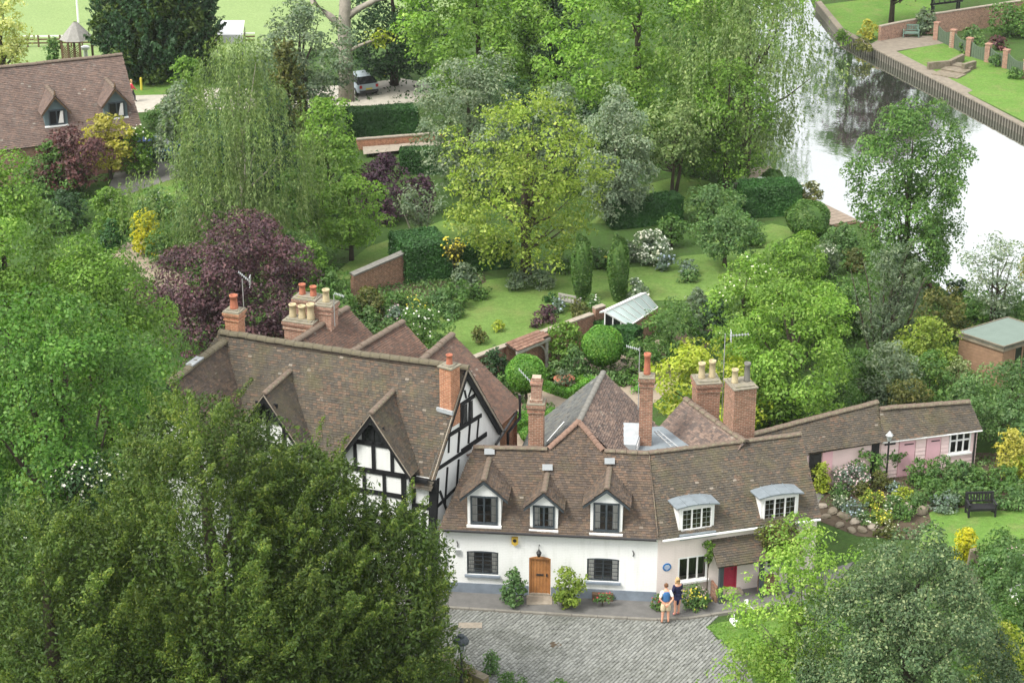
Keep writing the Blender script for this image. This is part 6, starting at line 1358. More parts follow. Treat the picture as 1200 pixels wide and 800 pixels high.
for k in range(6):
    p = a.lerp(b, k/5); q = MB(); q.prism([p+V3((-.03, -.3, 2.30)), p+V3((.35, 2.6, 2.30)), p+V3((.35, 2.6, 2.42)), p+V3((-.03, -.3, 2.42))], (.06, 0, 0)); obj('rafter', q, M['benchblack'], pg)
st_ = thing('garden_steps', 'low brick steps with side walls leading down to the river', 'steps', G(1125, 82))
for k, (x, y, w, d_, h) in enumerate(((1112, 88, 2.2, 1.6, .06), (1120, 84, 2.0, 1.2, .16), (1127, 80, 1.9, 1.0, .26))): obj('step', MB().box((0, 0, h/2), (w, d_, h), R(-38), 0, Matrix.Translation(G(x, y)+V3((0, 0, .03)))), M['rock'], st_)
for (x0, y0, x1, y1) in ((1087, 82, 1112, 80), (1112, 80, 1128, 72), (1128, 84, 1142, 80)):
    a, b = G(x0, y0), G(x1, y1); d = (b-a); q = MB(); q.box((d.length/2, 0, .3), (d.length, .3, .6), 0, 0, Matrix.Translation(a) @ Matrix.Rotation(math.atan2(d.y, d.x), 4, 'Z')); obj('side_wall', q, M['rock'], st_)
# terrace chairs and table on the near bank
tb = thing('garden_table', 'small white round table on the riverside terrace', 'table', G(895, 222)); ORG[tb.name] = V3((0, 0, 0))
obj('table_top', MB().lathe([(.45, .70), (.47, .74), (.45, .76)], (0, 0, 0), 14), M['whitepaint'], tb); obj('leg', MB().lathe([(.25, 0), (.05, .08), (.05, .70)], (0, 0, 0), 8), M['alum'], tb)
def chair(label, loc, rz):
    r_ = thing('garden_chair', label, 'chair', loc, rz, 'chairs on the riverside terrace'); ORG[r_.name] = V3((0, 0, 0))
    obj('seat', MB().box((0, 0, .44), (.45, .45, .04)), M['timbergrey'], r_); obj('backrest', MB().box((0, .22, .72), (.45, .04, .5)), M['timbergrey'], r_)
    for x in (-.2, .2):
        for y in (-.2, .2): obj('leg', MB().box((x, y, .22), (.04, .04, .44)), M['timbergrey'], r_)
chair('grey garden chair on the terrace left of the white table', G(874, 224), R(60)); chair('grey garden chair at the hedge corner of the terrace', G(864, 222), R(-30))
fp_ = thing('flower_trough', 'long low planter of red flowers by the white cottage wall', 'planter', G(706, 705)+V3((0, 0, .1))); ORG[fp_.name] = V3((0, 0, 0))
obj('trough', MB().box((0, 0, .16), (.85, .28, .32)), M['timberbrown'], fp_)
# ================================================================== PLANTS
L = lambda n, a, b, **k: M.__setitem__(n, m_leaf(n, a, b, **k))
L('lf_yew', (.050,.100,.012), (.125,.185,.024), tip=(.175,.22,.035), trans=.25)
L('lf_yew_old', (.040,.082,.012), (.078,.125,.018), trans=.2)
L('lf_oak', (.052,.142,.018), (.100,.225,.030), tip=(.15,.28,.06))
L('lf_light', (.085,.18,.020), (.150,.275,.036), tip=(.22,.34,.07))
L('lf_mid', (.060,.145,.030), (.115,.22,.046), tip=(.16,.26,.07))
L('lf_bright', (.12,.245,.028), (.20,.34,.05), tip=(.27,.40,.09))
L('lf_dark', (.018,.055,.018), (.04,.095,.028), trans=.2)
L('lf_conifer', (.018,.060,.022), (.045,.105,.036), trans=.2)
L('lf_birch', (.12,.19,.062), (.20,.28,.095), tip=(.28,.35,.15))
L('lf_grey', (.12,.18,.11), (.20,.26,.16), tip=(.30,.35,.25))
L('lf_silver', (.16,.23,.15), (.27,.34,.24), tip=(.38,.43,.33))
L('lf_yellowgreen', (.16,.245,.03), (.26,.345,.05), tip=(.36,.42,.10))
L('lf_lime', (.25,.33,.025), (.40,.46,.05), tip=(.52,.53,.14))
L('lf_gold', (.42,.42,.01), (.62,.56,.02), tip=(.7,.62,.08))
L('lf_goldtree', (.42,.47,.14), (.58,.60,.24), tip=(.68,.68,.38))
L('lf_yellowmaple', (.34,.33,.045), (.48,.44,.07), tip=(.55,.5,.15))
L('lf_copper', (.052,.025,.036), (.108,.050,.066), tip=(.18,.10,.11), trans=.25)
L('lf_purple', (.045,.020,.040), (.085,.036,.068), tip=(.13,.07,.11), trans=.25)
L('lf_maple_red', (.075,.032,.036), (.14,.055,.058), tip=(.2,.09,.09), trans=.25)
L('lf_olive', (.08,.10,.025), (.14,.15,.035), tip=(.2,.19,.06))
L('lf_bluegrey', (.105,.16,.10), (.175,.235,.145), tip=(.25,.30,.21))
L('lf_acer', (.16,.29,.04), (.26,.42,.065), tip=(.36,.48,.12))
L('lf_holly', (.050,.100,.040), (.105,.165,.070), tip=(.25,.30,.15), trans=.2)
L('lf_box', (.07,.20,.02), (.12,.29,.035), tip=(.2,.36,.06), trans=.25)
L('lf_hedge', (.022,.085,.018), (.045,.13,.026), trans=.2)
L('lf_laurel', (.070,.155,.048), (.125,.225,.068), tip=(.18,.28,.11))
L('lf_border', (.065,.155,.042), (.15,.255,.075), tip=(.22,.30,.13))
L('lf_lavender', (.12,.19,.13), (.19,.26,.19), tip=(.26,.3,.33))
L('lf_variegated', (.16,.22,.08), (.30,.35,.16), tip=(.55,.56,.36))
L('fl_white', (.72,.72,.66), (.82,.82,.78), trans=.2)
L('fl_yellow', (.58,.47,.03), (.68,.60,.08), trans=.2)
L('fl_pink', (.55,.36,.42), (.66,.50,.56), trans=.2)
L('fl_pale', (.55,.55,.42), (.66,.66,.54), trans=.2)
L('fl_red', (.45,.03,.05), (.55,.08,.12), trans=.2)
L('fl_blue', (.28,.36,.50), (.40,.46,.60), trans=.2)
L('grass_blade', (.10,.22,.03), (.17,.30,.05), trans=.3)

# --- foreground
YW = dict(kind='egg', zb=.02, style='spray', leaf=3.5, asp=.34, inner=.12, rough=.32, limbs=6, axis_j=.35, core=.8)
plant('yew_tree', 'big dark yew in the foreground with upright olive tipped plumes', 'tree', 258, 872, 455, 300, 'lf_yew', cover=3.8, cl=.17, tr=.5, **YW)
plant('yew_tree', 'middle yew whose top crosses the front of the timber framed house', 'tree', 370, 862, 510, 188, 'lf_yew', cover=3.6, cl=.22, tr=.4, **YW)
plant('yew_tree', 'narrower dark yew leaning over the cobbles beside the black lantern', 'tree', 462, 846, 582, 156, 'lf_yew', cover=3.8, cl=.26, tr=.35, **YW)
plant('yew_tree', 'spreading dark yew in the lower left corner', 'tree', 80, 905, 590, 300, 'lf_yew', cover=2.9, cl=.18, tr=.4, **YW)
plant('oak_tree', 'broad deep green tree at the left with lobed heavy clumps of leaves', 'tree', 100, 760, 338, 275, 'lf_oak', kind='dome', zb=.22, leaf=5.0, asp=.62, cover=4.8, cl=.2, inner=.12, rough=.38, tr=.45, limbs=14)
plant('lime_tree', 'fresh light green tree rising at the far left edge', 'tree', 32, 590, 170, 215, 'lf_light', kind='egg', zb=.05, leaf=4.6, asp=.55, cover=5, cl=.22, inner=.15, rough=.38, tr=.35, limbs=12)
plant('lime_tree', 'bright light green tree between the deep green tree and the timber framed house', 'tree', 138, 640, 283, 185, 'lf_light', kind='egg', zb=.05, leaf=4.4, asp=.5, cover=5, cl=.22, inner=.15, rough=.38, tr=.3, limbs=12)
plant('hawthorn_tree', 'dark tree flecked with white blossom among the yews at the left', 'tree', 118, 800, 525, 190, 'lf_dark', kind='round', zb=.2, leaf=4.4, cover=3.4, cl=.2, blossom=('fl_white', .02, 5), tr=.25)
plant('variegated_shrub', 'pale variegated shrub at the bottom edge below the yews', 'shrub', 142, 845, 776, 110, 'lf_variegated', kind='dome', zb=.02, leaf=5, cover=3.8, cl=.2)
plant('maple_tree', 'airy bright lime green maple with thin pinkish stems in front of the red door', 'tree', 932, 838, 606, 158, 'lf_acer', kind='egg', zb=.22, leaf=4.4, asp=.5, cover=2.8, cl=.17, inner=.35, rough=.35, tr=.14, bark='bark_pale', limbs=26, stems=3)
plant('maple_sapling', 'low bright green maple spray reaching over the cobbles', 'tree', 868, 850, 742, 100, 'lf_acer', kind='dome', zb=.25, leaf=4.6, asp=.5, cover=1.5, cl=.24, rough=.4, tr=.06, bark='bark_pale', limbs=12, stems=3)
plant('holly_tree', 'big dark glossy holly with cream edged shoots at the lower right', 'tree', 1052, 905, 620, 262, 'lf_holly', kind='dome', zb=.02, leaf=4.2, asp=.48, cover=6.2, cl=.13, flat=.95, inner=.3, rough=.22, tr=.4, limbs=8, axis_j=.7)
plant('leafy_shrub', 'mid green leafy shrub at the right edge below the parasol', 'shrub', 1190, 800, 690, 110, 'lf_mid', kind='dome', zb=.02, leaf=5, cover=4, cl=.2, blossom=('fl_pale', .01, 3))
plant('leafy_shrub', 'yellow green young shrub low at the right edge', 'shrub', 1168, 840, 726, 80, 'lf_lime', kind='dome', zb=.02, leaf=5, cover=3, cl=.22)
plant('leafy_shrub', 'grey green rose bush behind the standing stone', 'shrub', 1185, 722, 634, 95, 'lf_laurel', kind='dome', zb=.02, leaf=4.6, cover=3.8, cl=.2, blossom=('fl_pink', .006, 3))
plant('leafy_shrub', 'loose dark green shrub on the lawn side of the golden bush', 'shrub', 1165, 682, 618, 62, 'lf_mid', kind='dome', zb=.02, leaf=4.5, cover=3.6, cl=.24)
plant('golden_shrub', 'rounded golden yellow bush at the end of the bench lawn', 'shrub', 1128, 668, 619, 31, 'lf_gold', kind='round', zb=.0, leaf=4, cover=5, cl=.22)
for k, (x, y, t_, w, mt) in enumerate(((600, 806, 788, 34, 'lf_mid'), (655, 812, 795, 26, 'lf_mid'), (575, 790, 762, 26, 'lf_laurel'), (540, 800, 772, 40, 'lf_olive'))):
    plant('low_shrub', ('weedy green shoots at the bottom edge of the cobbles', 'small tuft of shoots at the middle of the bottom edge', 'small grey green seedling against the low mossy wall', 'mossy olive cushion on the low wall')[k], 'plant', x, y, t_, w, mt, kind='dome', zb=0, leaf=4, cover=2.4, cl=.3, limbs=3)

# --- by the cottages
plant('camellia_bush', 'dark green leafy bush left of the oak door', 'shrub', 602, 707, 665, 31, 'lf_laurel', kind='column', zb=.02, leaf=4, asp=.6, cover=5, cl=.26, base_z=.1)
plant('yellow_bush', 'yellowing bush right of the oak door with two raised shoots', 'shrub', 666, 711, 664, 40, 'lf_yellowgreen', kind='egg', zb=.02, leaf=4, asp=.6, cover=4.6, cl=.28, rough=.4, base_z=.1)
plant('trough_flowers', 'red and green flowers filling the long low planter', 'flowers', 706, 705, 695, 28, 'lf_border', kind='dome', zb=.1, leaf=3.6, cover=3, cl=.3, blossom=('fl_red', .12, 3), base_z=.3, limbs=0, yscale=.5)
plant('flower_clump', 'yellow and white flowers in front of the cream cottage window', 'flowers', 815, 711, 690, 36, 'lf_border', kind='dome', zb=0, leaf=3.6, cover=4, cl=.25, blossom=('fl_yellow', .10, 3.4), base_z=.1, limbs=0)
plant('flower_clump', 'tall pink flowers beside the porch of the cream cottage', 'flowers', 815, 706, 684, 34, 'lf_border', kind='dome', zb=0, leaf=3.4, cover=2, cl=.3, blossom=('fl_pink', .10, 3), base_z=.1, limbs=0)
plant('flower_clump', 'small red flower clump at the corner between the two cottages', 'flowers', 770, 714, 696, 20, 'lf_border', kind='dome', zb=0, leaf=3.4, cover=3.5, cl=.3, blossom=('fl_red', .08, 3), base_z=.1, limbs=0)
plant('climbing_vine', 'reddish green climber trained over the porch roof', 'climber', 908, 694, 612, 62, 'lf_olive', kind='vase', zb=.55, leaf=3.8, cover=4, cl=.25, pos=V3((10.9, 73.9, 0)), yscale=.5, tr=.05)
plant('climbing_vine', 'small green climber on the cream wall above the blue plaque', 'climber', 822, 705, 634, 15, 'lf_light', kind='vase', zb=.62, leaf=3.6, cover=2.2, cl=.4, pos=V3((8.0, 73.75, 0)), yscale=.5, tr=.03)

# --- rock garden, shed border
plant('laurel_bush', 'golden green upright bush at the end wall of the cream cottage', 'shrub', 961, 576, 538, 22, 'lf_lime', kind='column', zb=0, leaf=4, cover=4.5, cl=.3)
plant('heather_mound', 'low mound of dusky pink heather by the outbuilding path', 'shrub', 996, 572, 543, 52, 'lf_lavender', kind='dome', zb=0, leaf=3.5, cover=4, cl=.25, blossom=('fl_pink', .3, 3))
plant('climbing_rose', 'spreading climbing rose in front of the outbuilding wall', 'shrub', 1006, 554, 514, 78, 'lf_mid', kind='dome', zb=.2, leaf=4, cover=3.6, cl=.2, stems=3, tr=.05)
plant('climbing_rose', 'smaller rose bush between the lamp post and the pink door', 'shrub', 1044, 556, 522, 30, 'lf_mid', kind='vase', zb=.3, leaf=4, cover=3, cl=.3, stems=2, tr=.04)
alp = [(983,585,566,24,'lf_border',None,'feathery green tuft on the rock garden path side'),(1008,580,562,26,'lf_olive',None,'olive shrublet above the heather mound'),(1032,572,553,34,'lf_olive',None,'bronze green mound below the lamp post'),(1022,592,574,30,'lf_yellowgreen','fl_yellow','yellow flowered cushion at the top of the rock garden'),
 (1000,602,588,36,'lf_lavender','fl_blue','blue grey cushion in the middle of the rock garden'),(985,594,580,24,'lf_grey','fl_pale','pale cushion plant at the left of the rock garden'),(1045,600,582,34,'lf_border','fl_pale','fresh green cushion at the crest of the rock garden'),(1060,606,588,32,'lf_mid',None,'plain green cushion beside the rocks'),
 (1030,612,596,30,'lf_yellowgreen','fl_yellow','straggling yellow flowered plant above the white rocks'),(1015,612,600,28,'lf_border','fl_white','white flowered cushion by the white rocks'),(1074,596,576,30,'lf_border',None,'leafy clump at the lawn edge of the rock garden'),(1048,578,566,24,'lf_lavender','fl_blue','small blue flowered cushion near the outbuilding'),(1058,586,570,26,'lf_lime',None,'lime green mound beside the blue cushion'),(1040,628,612,36,'lf_olive','fl_pale','cream flowered mound at the foot of the rock garden')]
for x, y, t_, w, mt, bl, lab in alp: plant('alpine_plant', lab, 'plant', x, y, t_, w, mt, kind='dome', zb=0, leaf=3.6, cover=3.6, cl=.3, limbs=0, blossom=(bl, .09, 3.2) if bl else None, group='cushion plants on the rock garden')
bd = [(1078,566,536,40,'lf_mid','dense shrub left of the pink doors border'),(1102,570,534,42,'lf_border','broad shrub with reddish shoots below the pink doors'),(1090,586,562,46,'lf_mid','leafy mound in the middle of the shed border'),(1126,566,540,36,'lf_laurel','grey green shrub under the white window'),(1120,586,562,40,'lf_border','bright green clump behind the bench'),(1150,570,548,40,'lf_mid','round green clump at the corner of the outbuilding'),
 (1145,588,568,34,'lf_border','soft green clump right behind the bench back'),(1176,572,548,44,'lf_mid','dark leafy clump right of the outbuilding corner'),(1180,592,570,50,'lf_laurel','pale green low mound right of the bench'),(1108,596,578,42,'lf_lavender','silvery low mound left of the bench'),(1206,584,556,44,'lf_border','tall green clump at the right edge of the border'),(1136,560,545,26,'lf_dark','dark upright shrub beneath the white framed window')]
for x, y, t_, w, mt, lab in bd: plant('border_shrub', lab, 'shrub', x, y, t_, w, mt, kind='dome', zb=0, leaf=4, cover=3.8, cl=.25, limbs=3, group='shrubs of the shed border')
plant('holly_bush', 'broad grey green bushy tree behind the end of the outbuilding', 'tree', 1178, 516, 424, 128, 'lf_laurel', kind='dome', zb=.08, leaf=4.2, asp=.5, cover=4.4, cl=.2, rough=.25, tr=.15)
plant('golden_shrub', 'yellow green shrub below the broad bushy tree', 'shrub', 1184, 556, 500, 48, 'lf_yellowmaple', kind='egg', zb=0, leaf=4.6, cover=3.4, cl=.25)
plant('golden_shrub', 'lime green low shrub at the right edge above the border', 'shrub', 1192, 562, 534, 40, 'lf_lime', kind='dome', zb=0, leaf=4, cover=3.6, cl=.25)

# --- parterre garden
bk_ = [(617, 462, 27, 17), (705, 420, 23.5, 19)]
for k, (x, yb, r_, ry_) in enumerate(((616, 480, 23, 0), (705.5, 438, 24, 0))):
    b = G(x, yb); pm = ppm(b); rr_ = r_/pm; stem = zat(x, (458 if k == 0 else 426), b.y); rz_ = rr_*.98
    clipped('topiary_ball', ('clipped green ball tree on a stem nearest the old stepped chimney', 'clipped green ball tree on a stem below the glasshouse')[k], 'topiary', 'ball', (rr_, rr_, rz_), b, 'lf_box', leaf=.13, stem=max(.3, stem), cover=4)
b = G(661, 452); clipped('box_hedge', 'low clipped box hedge in a square round the planted bowl', 'hedge', 'box', [(0, -1.05, 2.4, .42, .42), (0, 1.05, 2.4, .42, .42), (-1.0, 0, .42, 1.7, .42), (1.0, 0, .42, 1.7, .42)], b, 'lf_box', rz=R(50), leaf=.10)
clipped('box_hedge', 'short clipped box block below the terracotta pot', 'hedge', 'box', [(0, 0, 1.7, .9, .5)], G(610, 500), 'lf_box', rz=R(40), leaf=.11)
clipped('box_ball', 'small clipped ball in the tall terracotta pot', 'topiary', 'ball', (.44, .44, .36), G(648.5, 505)+V3((0, 0, .5)), 'lf_box', leaf=.09)
clipped('box_ball', 'small green clipped mound by the end of the timber framed house', 'topiary', 'ball', (.55, .5, .35), G(622, 516), 'lf_box', leaf=.10)
plant('bowl_plant', 'grey green spiky plant in the low bowl', 'plant', 661, 450, 432, 22, 'lf_bluegrey', kind='dome', zb=.0, leaf=4, asp=.3, cover=3, cl=.3, base_z=.42, limbs=0)
clipped('yew_hedge', 'clipped hedge block tucked between the ball tree and the glasshouse', 'hedge', 'box', [(0, 0, 3.2, .9, 1.5)], G(717, 409), 'lf_hedge', rz=R(-32), leaf=.13)
herb = [(690, 440, 428, 52, 'lf_border', 'round bed of green herbs left half'), (722, 440, 430, 50, 'lf_border', 'round bed of herbs right of the ball tree stem'), (705, 448, 436, 60, 'lf_laurel', 'front edge of the round herb bed'), (735, 450, 438, 30, 'lf_mid', 'outer green clump of the herb bed'), (628, 480, 466, 46, 'lf_border', 'green herbs under the near ball tree'), (640, 492, 478, 30, 'lf_border', 'white flecked herbs beside the stepped chimney'), (600, 470, 456, 36, 'lf_laurel', 'grey green herbs left of the near ball tree')]
for x, y, t_, w, mt, lab in herb: plant('herb_clump', lab, 'plant', x, y, t_, w, mt, kind='dome', zb=0, leaf=3.6, cover=3.6, cl=.2, limbs=0, group='herb clumps of the parterre', yscale=1.1)
plant('rose_bush', 'big green bush dotted with white roses behind the rear gables', 'shrub', 497, 412, 359, 70, 'lf_mid', kind='dome', zb=0, leaf=4, cover=4, cl=.22, blossom=('fl_white', .02, 4))
wallp = [(580, 460, 404, 36, 'lf_dark', None, 'glossy dark shrub against the garden wall by the rear wing'), (590, 472, 440, 34, 'lf_mid', None, 'green shrub below the glossy dark one'), (660, 432, 372, 44, 'lf_light', None, 'broad leaved light green shrub on the garden wall right of the canopy'), (674, 442, 404, 36, 'lf_laurel', None, 'iris like leaves under the garden wall'), (650, 446, 424, 22, 'lf_border', None, 'low border plants below the wall by the canopy'), (786, 428, 352, 80, 'lf_mid', None, 'broad light tipped green shrub in front of the glasshouse'), (752, 440, 400, 54, 'lf_mid', None, 'dark based shrub right of the clipped hedge block'), (640, 378, 358, 30, 'lf_copper', None, 'small purple leaved shrub behind the garden wall'), (628, 384, 372, 16, 'lf_copper', None, 'smaller purple shrub beside the wall coping'), (651, 366, 350, 24, 'lf_lavender', 'fl_blue', 'blue grey lavender mound behind the wall'), (645, 354, 346, 22, 'lf_hedge', None, 'dark low tuft on the main lawn by the bench'), (678, 372, 352, 30, 'lf_olive', None, 'grassy tuft in front of the silvered bench'), (696, 364, 346, 26, 'lf_border', 'fl_white', 'white flowered clump between the two clipped yews'), (745, 350, 328, 32, 'lf_silver', 'fl_white', 'airy silver shrub behind the glasshouse'), (748, 458, 442, 30, 'lf_box', None, 'fresh green mound behind the slate wing'), (583, 388, 376, 14, 'lf_lime', None, 'pale lime tuft at the foot of the wall'), (560, 402, 384, 22, 'lf_olive', None, 'wispy brown green grass tuft behind the rear gable')]
for x, y, t_, w, mt, bl, lab in wallp: plant('garden_shrub', lab, 'shrub', x, y, t_, w, mt, kind='dome', zb=0, leaf=4, cover=3.8, cl=.25, limbs=3, blossom=(bl, .06, 3.4) if bl else None)
for x, lab in ((681.5, 'left of the two slim clipped yew columns on the lawn'), (724, 'right of the two slim clipped yew columns on the lawn')):
    b = G(x, 352); pm = ppm(b); clipped('columnar_yew', lab, 'tree', 'ball', (12/pm, 12/pm, zat(x, 277, b.y)/2), b, 'lf_mid', leaf=.15, wob=.08, cover=4)

# --- main garden
plant('golden_tree', 'large yellow green tree in the middle of the garden', 'tree', 616, 326, 102, 196, 'lf_yellowgreen', kind='egg', zb=.10, leaf=4.4, asp=.5, cover=2.7, cl=.14, flat=.6, rough=.3, tr=.3, limbs=18)
plant('lavender_mound', 'grey green mound at the trunk of the yellow green tree', 'shrub', 634, 336, 306, 44, 'lf_bluegrey', kind='dome', zb=0, leaf=3.6, cover=4, cl=.25)
plant('lavender_mound', 'dark blue green tuft left of the yellow green trunk', 'shrub', 606, 340, 318, 26, 'lf_bluegrey', kind='dome', zb=0, leaf=3.6, cover=4, cl=.3)
plant('silver_pear', 'silvery weeping pear tree', 'tree', 720, 262, 98, 90, 'lf_silver', kind='egg', zb=.04, leaf=4, asp=.42, cover=6, cl=.19, flat=1.0, tr=.14, limbs=6)
plant('silver_tree', 'pale grey green loose tree left behind the yellow green one', 'tree', 550, 228, 62, 150, 'lf_grey', kind='egg', zb=.08, leaf=4, asp=.5, cover=3.8, cl=.2, rough=.3, tr=.2)
plant('silver_tree', 'grey green tree right behind the yellow green one', 'tree', 652, 225, 96, 80, 'lf_grey', kind='egg', zb=.1, leaf=4, asp=.5, cover=3.6, cl=.24, tr=.15)
plant('spreading_tree', 'spreading green tree with a bare forked trunk on the tree lawn', 'tree', 786, 226, 118, 120, 'lf_birch', kind='dome', zb=.34, leaf=4.2, cover=4.0, cl=.22, tr=.17, limbs=14, stems=2)
plant('birch_tree', 'tall weeping silver birch', 'tree', 290, 318, 28, 190, 'lf_birch', kind='egg', zb=.04, style='weep', leaf=4.2, asp=.30, cover=3.8, cl=.2, rough=.45, tr=.26, bark='bark_birch', limbs=14, axis_j=.35)
plant('copper_beech', 'wide copper purple tree behind the left chimney', 'tree', 282, 420, 247, 205, 'lf_copper', kind='dome', zb=.06, leaf=4.2, asp=.5, cover=5.4, cl=.18, rough=.25, tr=.3)
plant('green_tree', 'fresh green tree right of the birch', 'tree', 388, 250, 112, 88, 'lf_bright', kind='egg', zb=.12, leaf=4.2, cover=3.8, cl=.22, tr=.15)
plant('smoke_bush', 'deep purple smoke bush', 'shrub', 452, 256, 181, 82, 'lf_purple', kind='dome', zb=.02, leaf=4, cover=4.6, cl=.22)
plant('smoke_bush', 'small purple bush at the right of the deep purple one', 'shrub', 495, 250, 204, 34, 'lf_purple', kind='dome', zb=.02, leaf=4, cover=4, cl=.28)
plant('mound_tree', 'soft rounded green small tree with a short trunk', 'tree', 412, 305, 207, 92, 'lf_bright', kind='round', zb=.16, leaf=4, cover=4.8, cl=.24, flat=.6, tr=.14)
plant('twiggy_shrub', 'twiggy grey brown shrub with bare forked stems', 'shrub', 495, 282, 220, 68, 'lf_grey', kind='vase', zb=.3, leaf=3.8, cover=1.7, cl=.2, tr=.10, bark='bark_pale', limbs=26, stems=3)
plant('laburnum', 'small tree hung with bright yellow flowers by the clipped hedge', 'tree', 530, 325, 281, 30, 'lf_olive', kind='vase', zb=.35, leaf=4, cover=3, cl=.3, blossom=('fl_yellow', .4, 4), tr=.05)
def hedge_px(label, xa, ya, xb, yb, h, depth, mat='lf_hedge', leaf=.14):
    a, b = G(xa, ya), G(xb, yb); d = b-a; c = (a+b)/2; rz = math.atan2(d.y, d.x); c += V3((-d.y, d.x, 0)).normalized()*(depth/2)*(1 if d.x > 0 else -1)
    return clipped('clipped_hedge', label, 'hedge', 'box', [(0, 0, d.length, depth, h)], c, mat, rz=rz, leaf=leaf, cover=3.4, wob=.08)
hedge_px('tall dark clipped hedge block left of the laburnum', 476, 333, 530, 326, 2.1, 3.2); hedge_px('dark clipped hedge behind the yellow green trunk', 530, 322, 600, 314, 1.6, 1.4)
hedge_px('long dark hedge at the edge of the car park', 412, 166, 490, 160, 2.0, 1.6); hedge_px('low dark hedge under the pale grey green tree', 470, 205, 560, 204, 1.6, 1.2)
hedge_px('dark clipped hedge under the spreading tree', 720, 270, 800, 260, 1.6, 1.4); hedge_px('clipped rectangular hedge in front of the riverside deck', 873, 256, 938, 253, 1.9, 2.0)
for x, yb, r_, lab in ((905, 219, 12.5, 'clipped round bush on the riverside terrace'), (946, 276, 25, 'rounded bush at the end of the rectangular hedge')):
    b = G(x, yb); rr_ = r_/ppm(b); clipped('clipped_bush', lab, 'shrub', 'ball', (rr_, rr_, rr_*.85), b, 'lf_mid', leaf=.16, wob=.06)
rnd_ = [(836, 262, 217, 80, 'lf_laurel', None, 'wide flat topped grey green shrub in front of the tree lawn'), (849, 312, 245, 92, 'lf_laurel', None, 'small spreading apple tree on the far lawn'), (786, 288, 252, 38, 'lf_mid', None, 'round green bush left of the apple tree'), (762, 306, 268, 50, 'lf_silver', 'fl_white', 'rounded bush covered in white flowers'), (780, 316, 298, 26, 'lf_lavender', 'fl_blue', 'blue flowered low plant by the white flowered bush'), (806, 330, 318, 26, 'lf_border', None, 'low green edging clump on the far lawn'), (950, 236, 214, 34, 'lf_olive', 'fl_pale', 'straw coloured grass clump on the deck'), (985, 300, 262, 44, 'lf_laurel', None, 'green shrub at the river edge below the deck'), (966, 320, 285, 40, 'lf_grey', 'fl_white', 'white flecked shrub by the river trees'), (940, 330, 272, 60, 'lf_bright', None, 'tall fresh green shrub behind the lime green trees'), (1002, 318, 292, 34, 'lf_olive', None, 'brown green shrub under the river tree'), (880, 286, 262, 40, 'lf_mid', None, 'low dark shrub under the rectangular hedge'), (700, 312, 290, 34, 'lf_border', 'fl_pale', 'leafy clump behind the left slim yew column'), (735, 306, 284, 30, 'lf_bluegrey', None, 'grey green clump left of the white flowered bush'), (716, 316, 298, 24, 'lf_border', 'fl_yellow', 'yellow flecked clump between the slim yew columns'), (660, 318, 300, 36, 'lf_border', None, 'pale green clump right of the yellow green trunk'), (805, 322, 304, 30, 'lf_lavender', None, 'grey edging clump right of the white flowered bush')]
for x, y, t_, w, mt, bl, lab in rnd_: plant('garden_shrub', lab, 'shrub', x, y, t_, w, mt, kind='dome', zb=.04 if 'apple' not in lab else .22, leaf=4, cover=5, cl=.24, blossom=(bl, .30 if 'covered' in lab else .05, 3.8) if bl else None, tr=.12 if 'apple' in lab else None)
lb = [(405, 376, 338, 44, 'lf_mid', None, 'dark climber at the left end of the long border'), (432, 372, 336, 40, 'lf_olive', None, 'rusty leaved shrub against the brick end wall'), (430, 384, 360, 40, 'lf_border', None, 'leafy clump in the front of the long border'), (462, 372, 342, 36, 'lf_mid', None, 'dark spiky clump below the brick end wall'), (464, 380, 358, 26, 'lf_lavender', 'fl_pink', 'pale lilac flowered clump in the long border'), (488, 372, 348, 40, 'lf_border', 'fl_yellow', 'yellow flowered clump in the long border'), (512, 366, 336, 42, 'lf_laurel', None, 'grey green mound in the middle of the border'), (535, 358, 328, 40, 'lf_mid', None, 'dense green mound at the right of the long border'), (545, 344, 306, 38, 'lf_bluegrey', None, 'tall grey green shrub under the laburnum'), (500, 384, 366, 34, 'lf_border', None, 'low pale green edging clump of the long border'), (530, 372, 354, 30, 'lf_laurel', None, 'blue green edging clump of the long border'), (560, 350, 330, 26, 'lf_mid', None, 'last dark clump of the long border'), (450, 388, 374, 40, 'lf_border', None, 'low edging clump behind the first rear gable'), (390, 350, 314, 50, 'lf_mid', None, 'loose shrub behind the chimney cluster'), (470, 392, 378, 40, 'lf_laurel', None, 'silvery edging clump behind the second rear gable')]
for x, y, t_, w, mt, bl, lab in lb: plant('border_plant', lab, 'plant', x, y, t_, w, mt, kind='dome', zb=0, leaf=3.8, cover=3.8, cl=.25, limbs=3, blossom=(bl, .08, 3.4) if bl else None, group='plants of the long border')

# --- right middle
plant('lime_maple', 'low spreading yellow lime maple behind the broad chimneys', 'tree', 822, 520, 402, 165, 'lf_lime', kind='dome', zb=.25, leaf=5, asp=.55, cover=4.2, cl=.2, flat=.45, rough=.3, tr=.2)
plant('robinia_tree', 'big bright green tree behind the outbuilding', 'tree', 922, 508, 322, 168, 'lf_bright', kind='egg', zb=.12, leaf=4.4, asp=.5, cover=4.0, cl=.16, rough=.35, tr=.28)
plant('robinia_tree', 'lime green tree with cream flecks left of the big bright one', 'tree', 868, 440, 298, 90, 'lf_bright', kind='egg', zb=.1, leaf=4.2, cover=3.8, cl=.22, blossom=('fl_pale', .012, 3.2), tr=.15)
plant('robinia_tree', 'lighter green crown rising at the back of the big bright tree', 'tree', 915, 420, 280, 100, 'lf_light', kind='egg', zb=.1, leaf=4.2, cover=3.8, cl=.22, tr=.15)
plant('green_tree', 'rich green lower tree in front of the big bright tree', 'tree', 900, 512, 420, 90, 'lf_mid', kind='dome', zb=.05, leaf=4.2, cover=4, cl=.22, tr=.12)
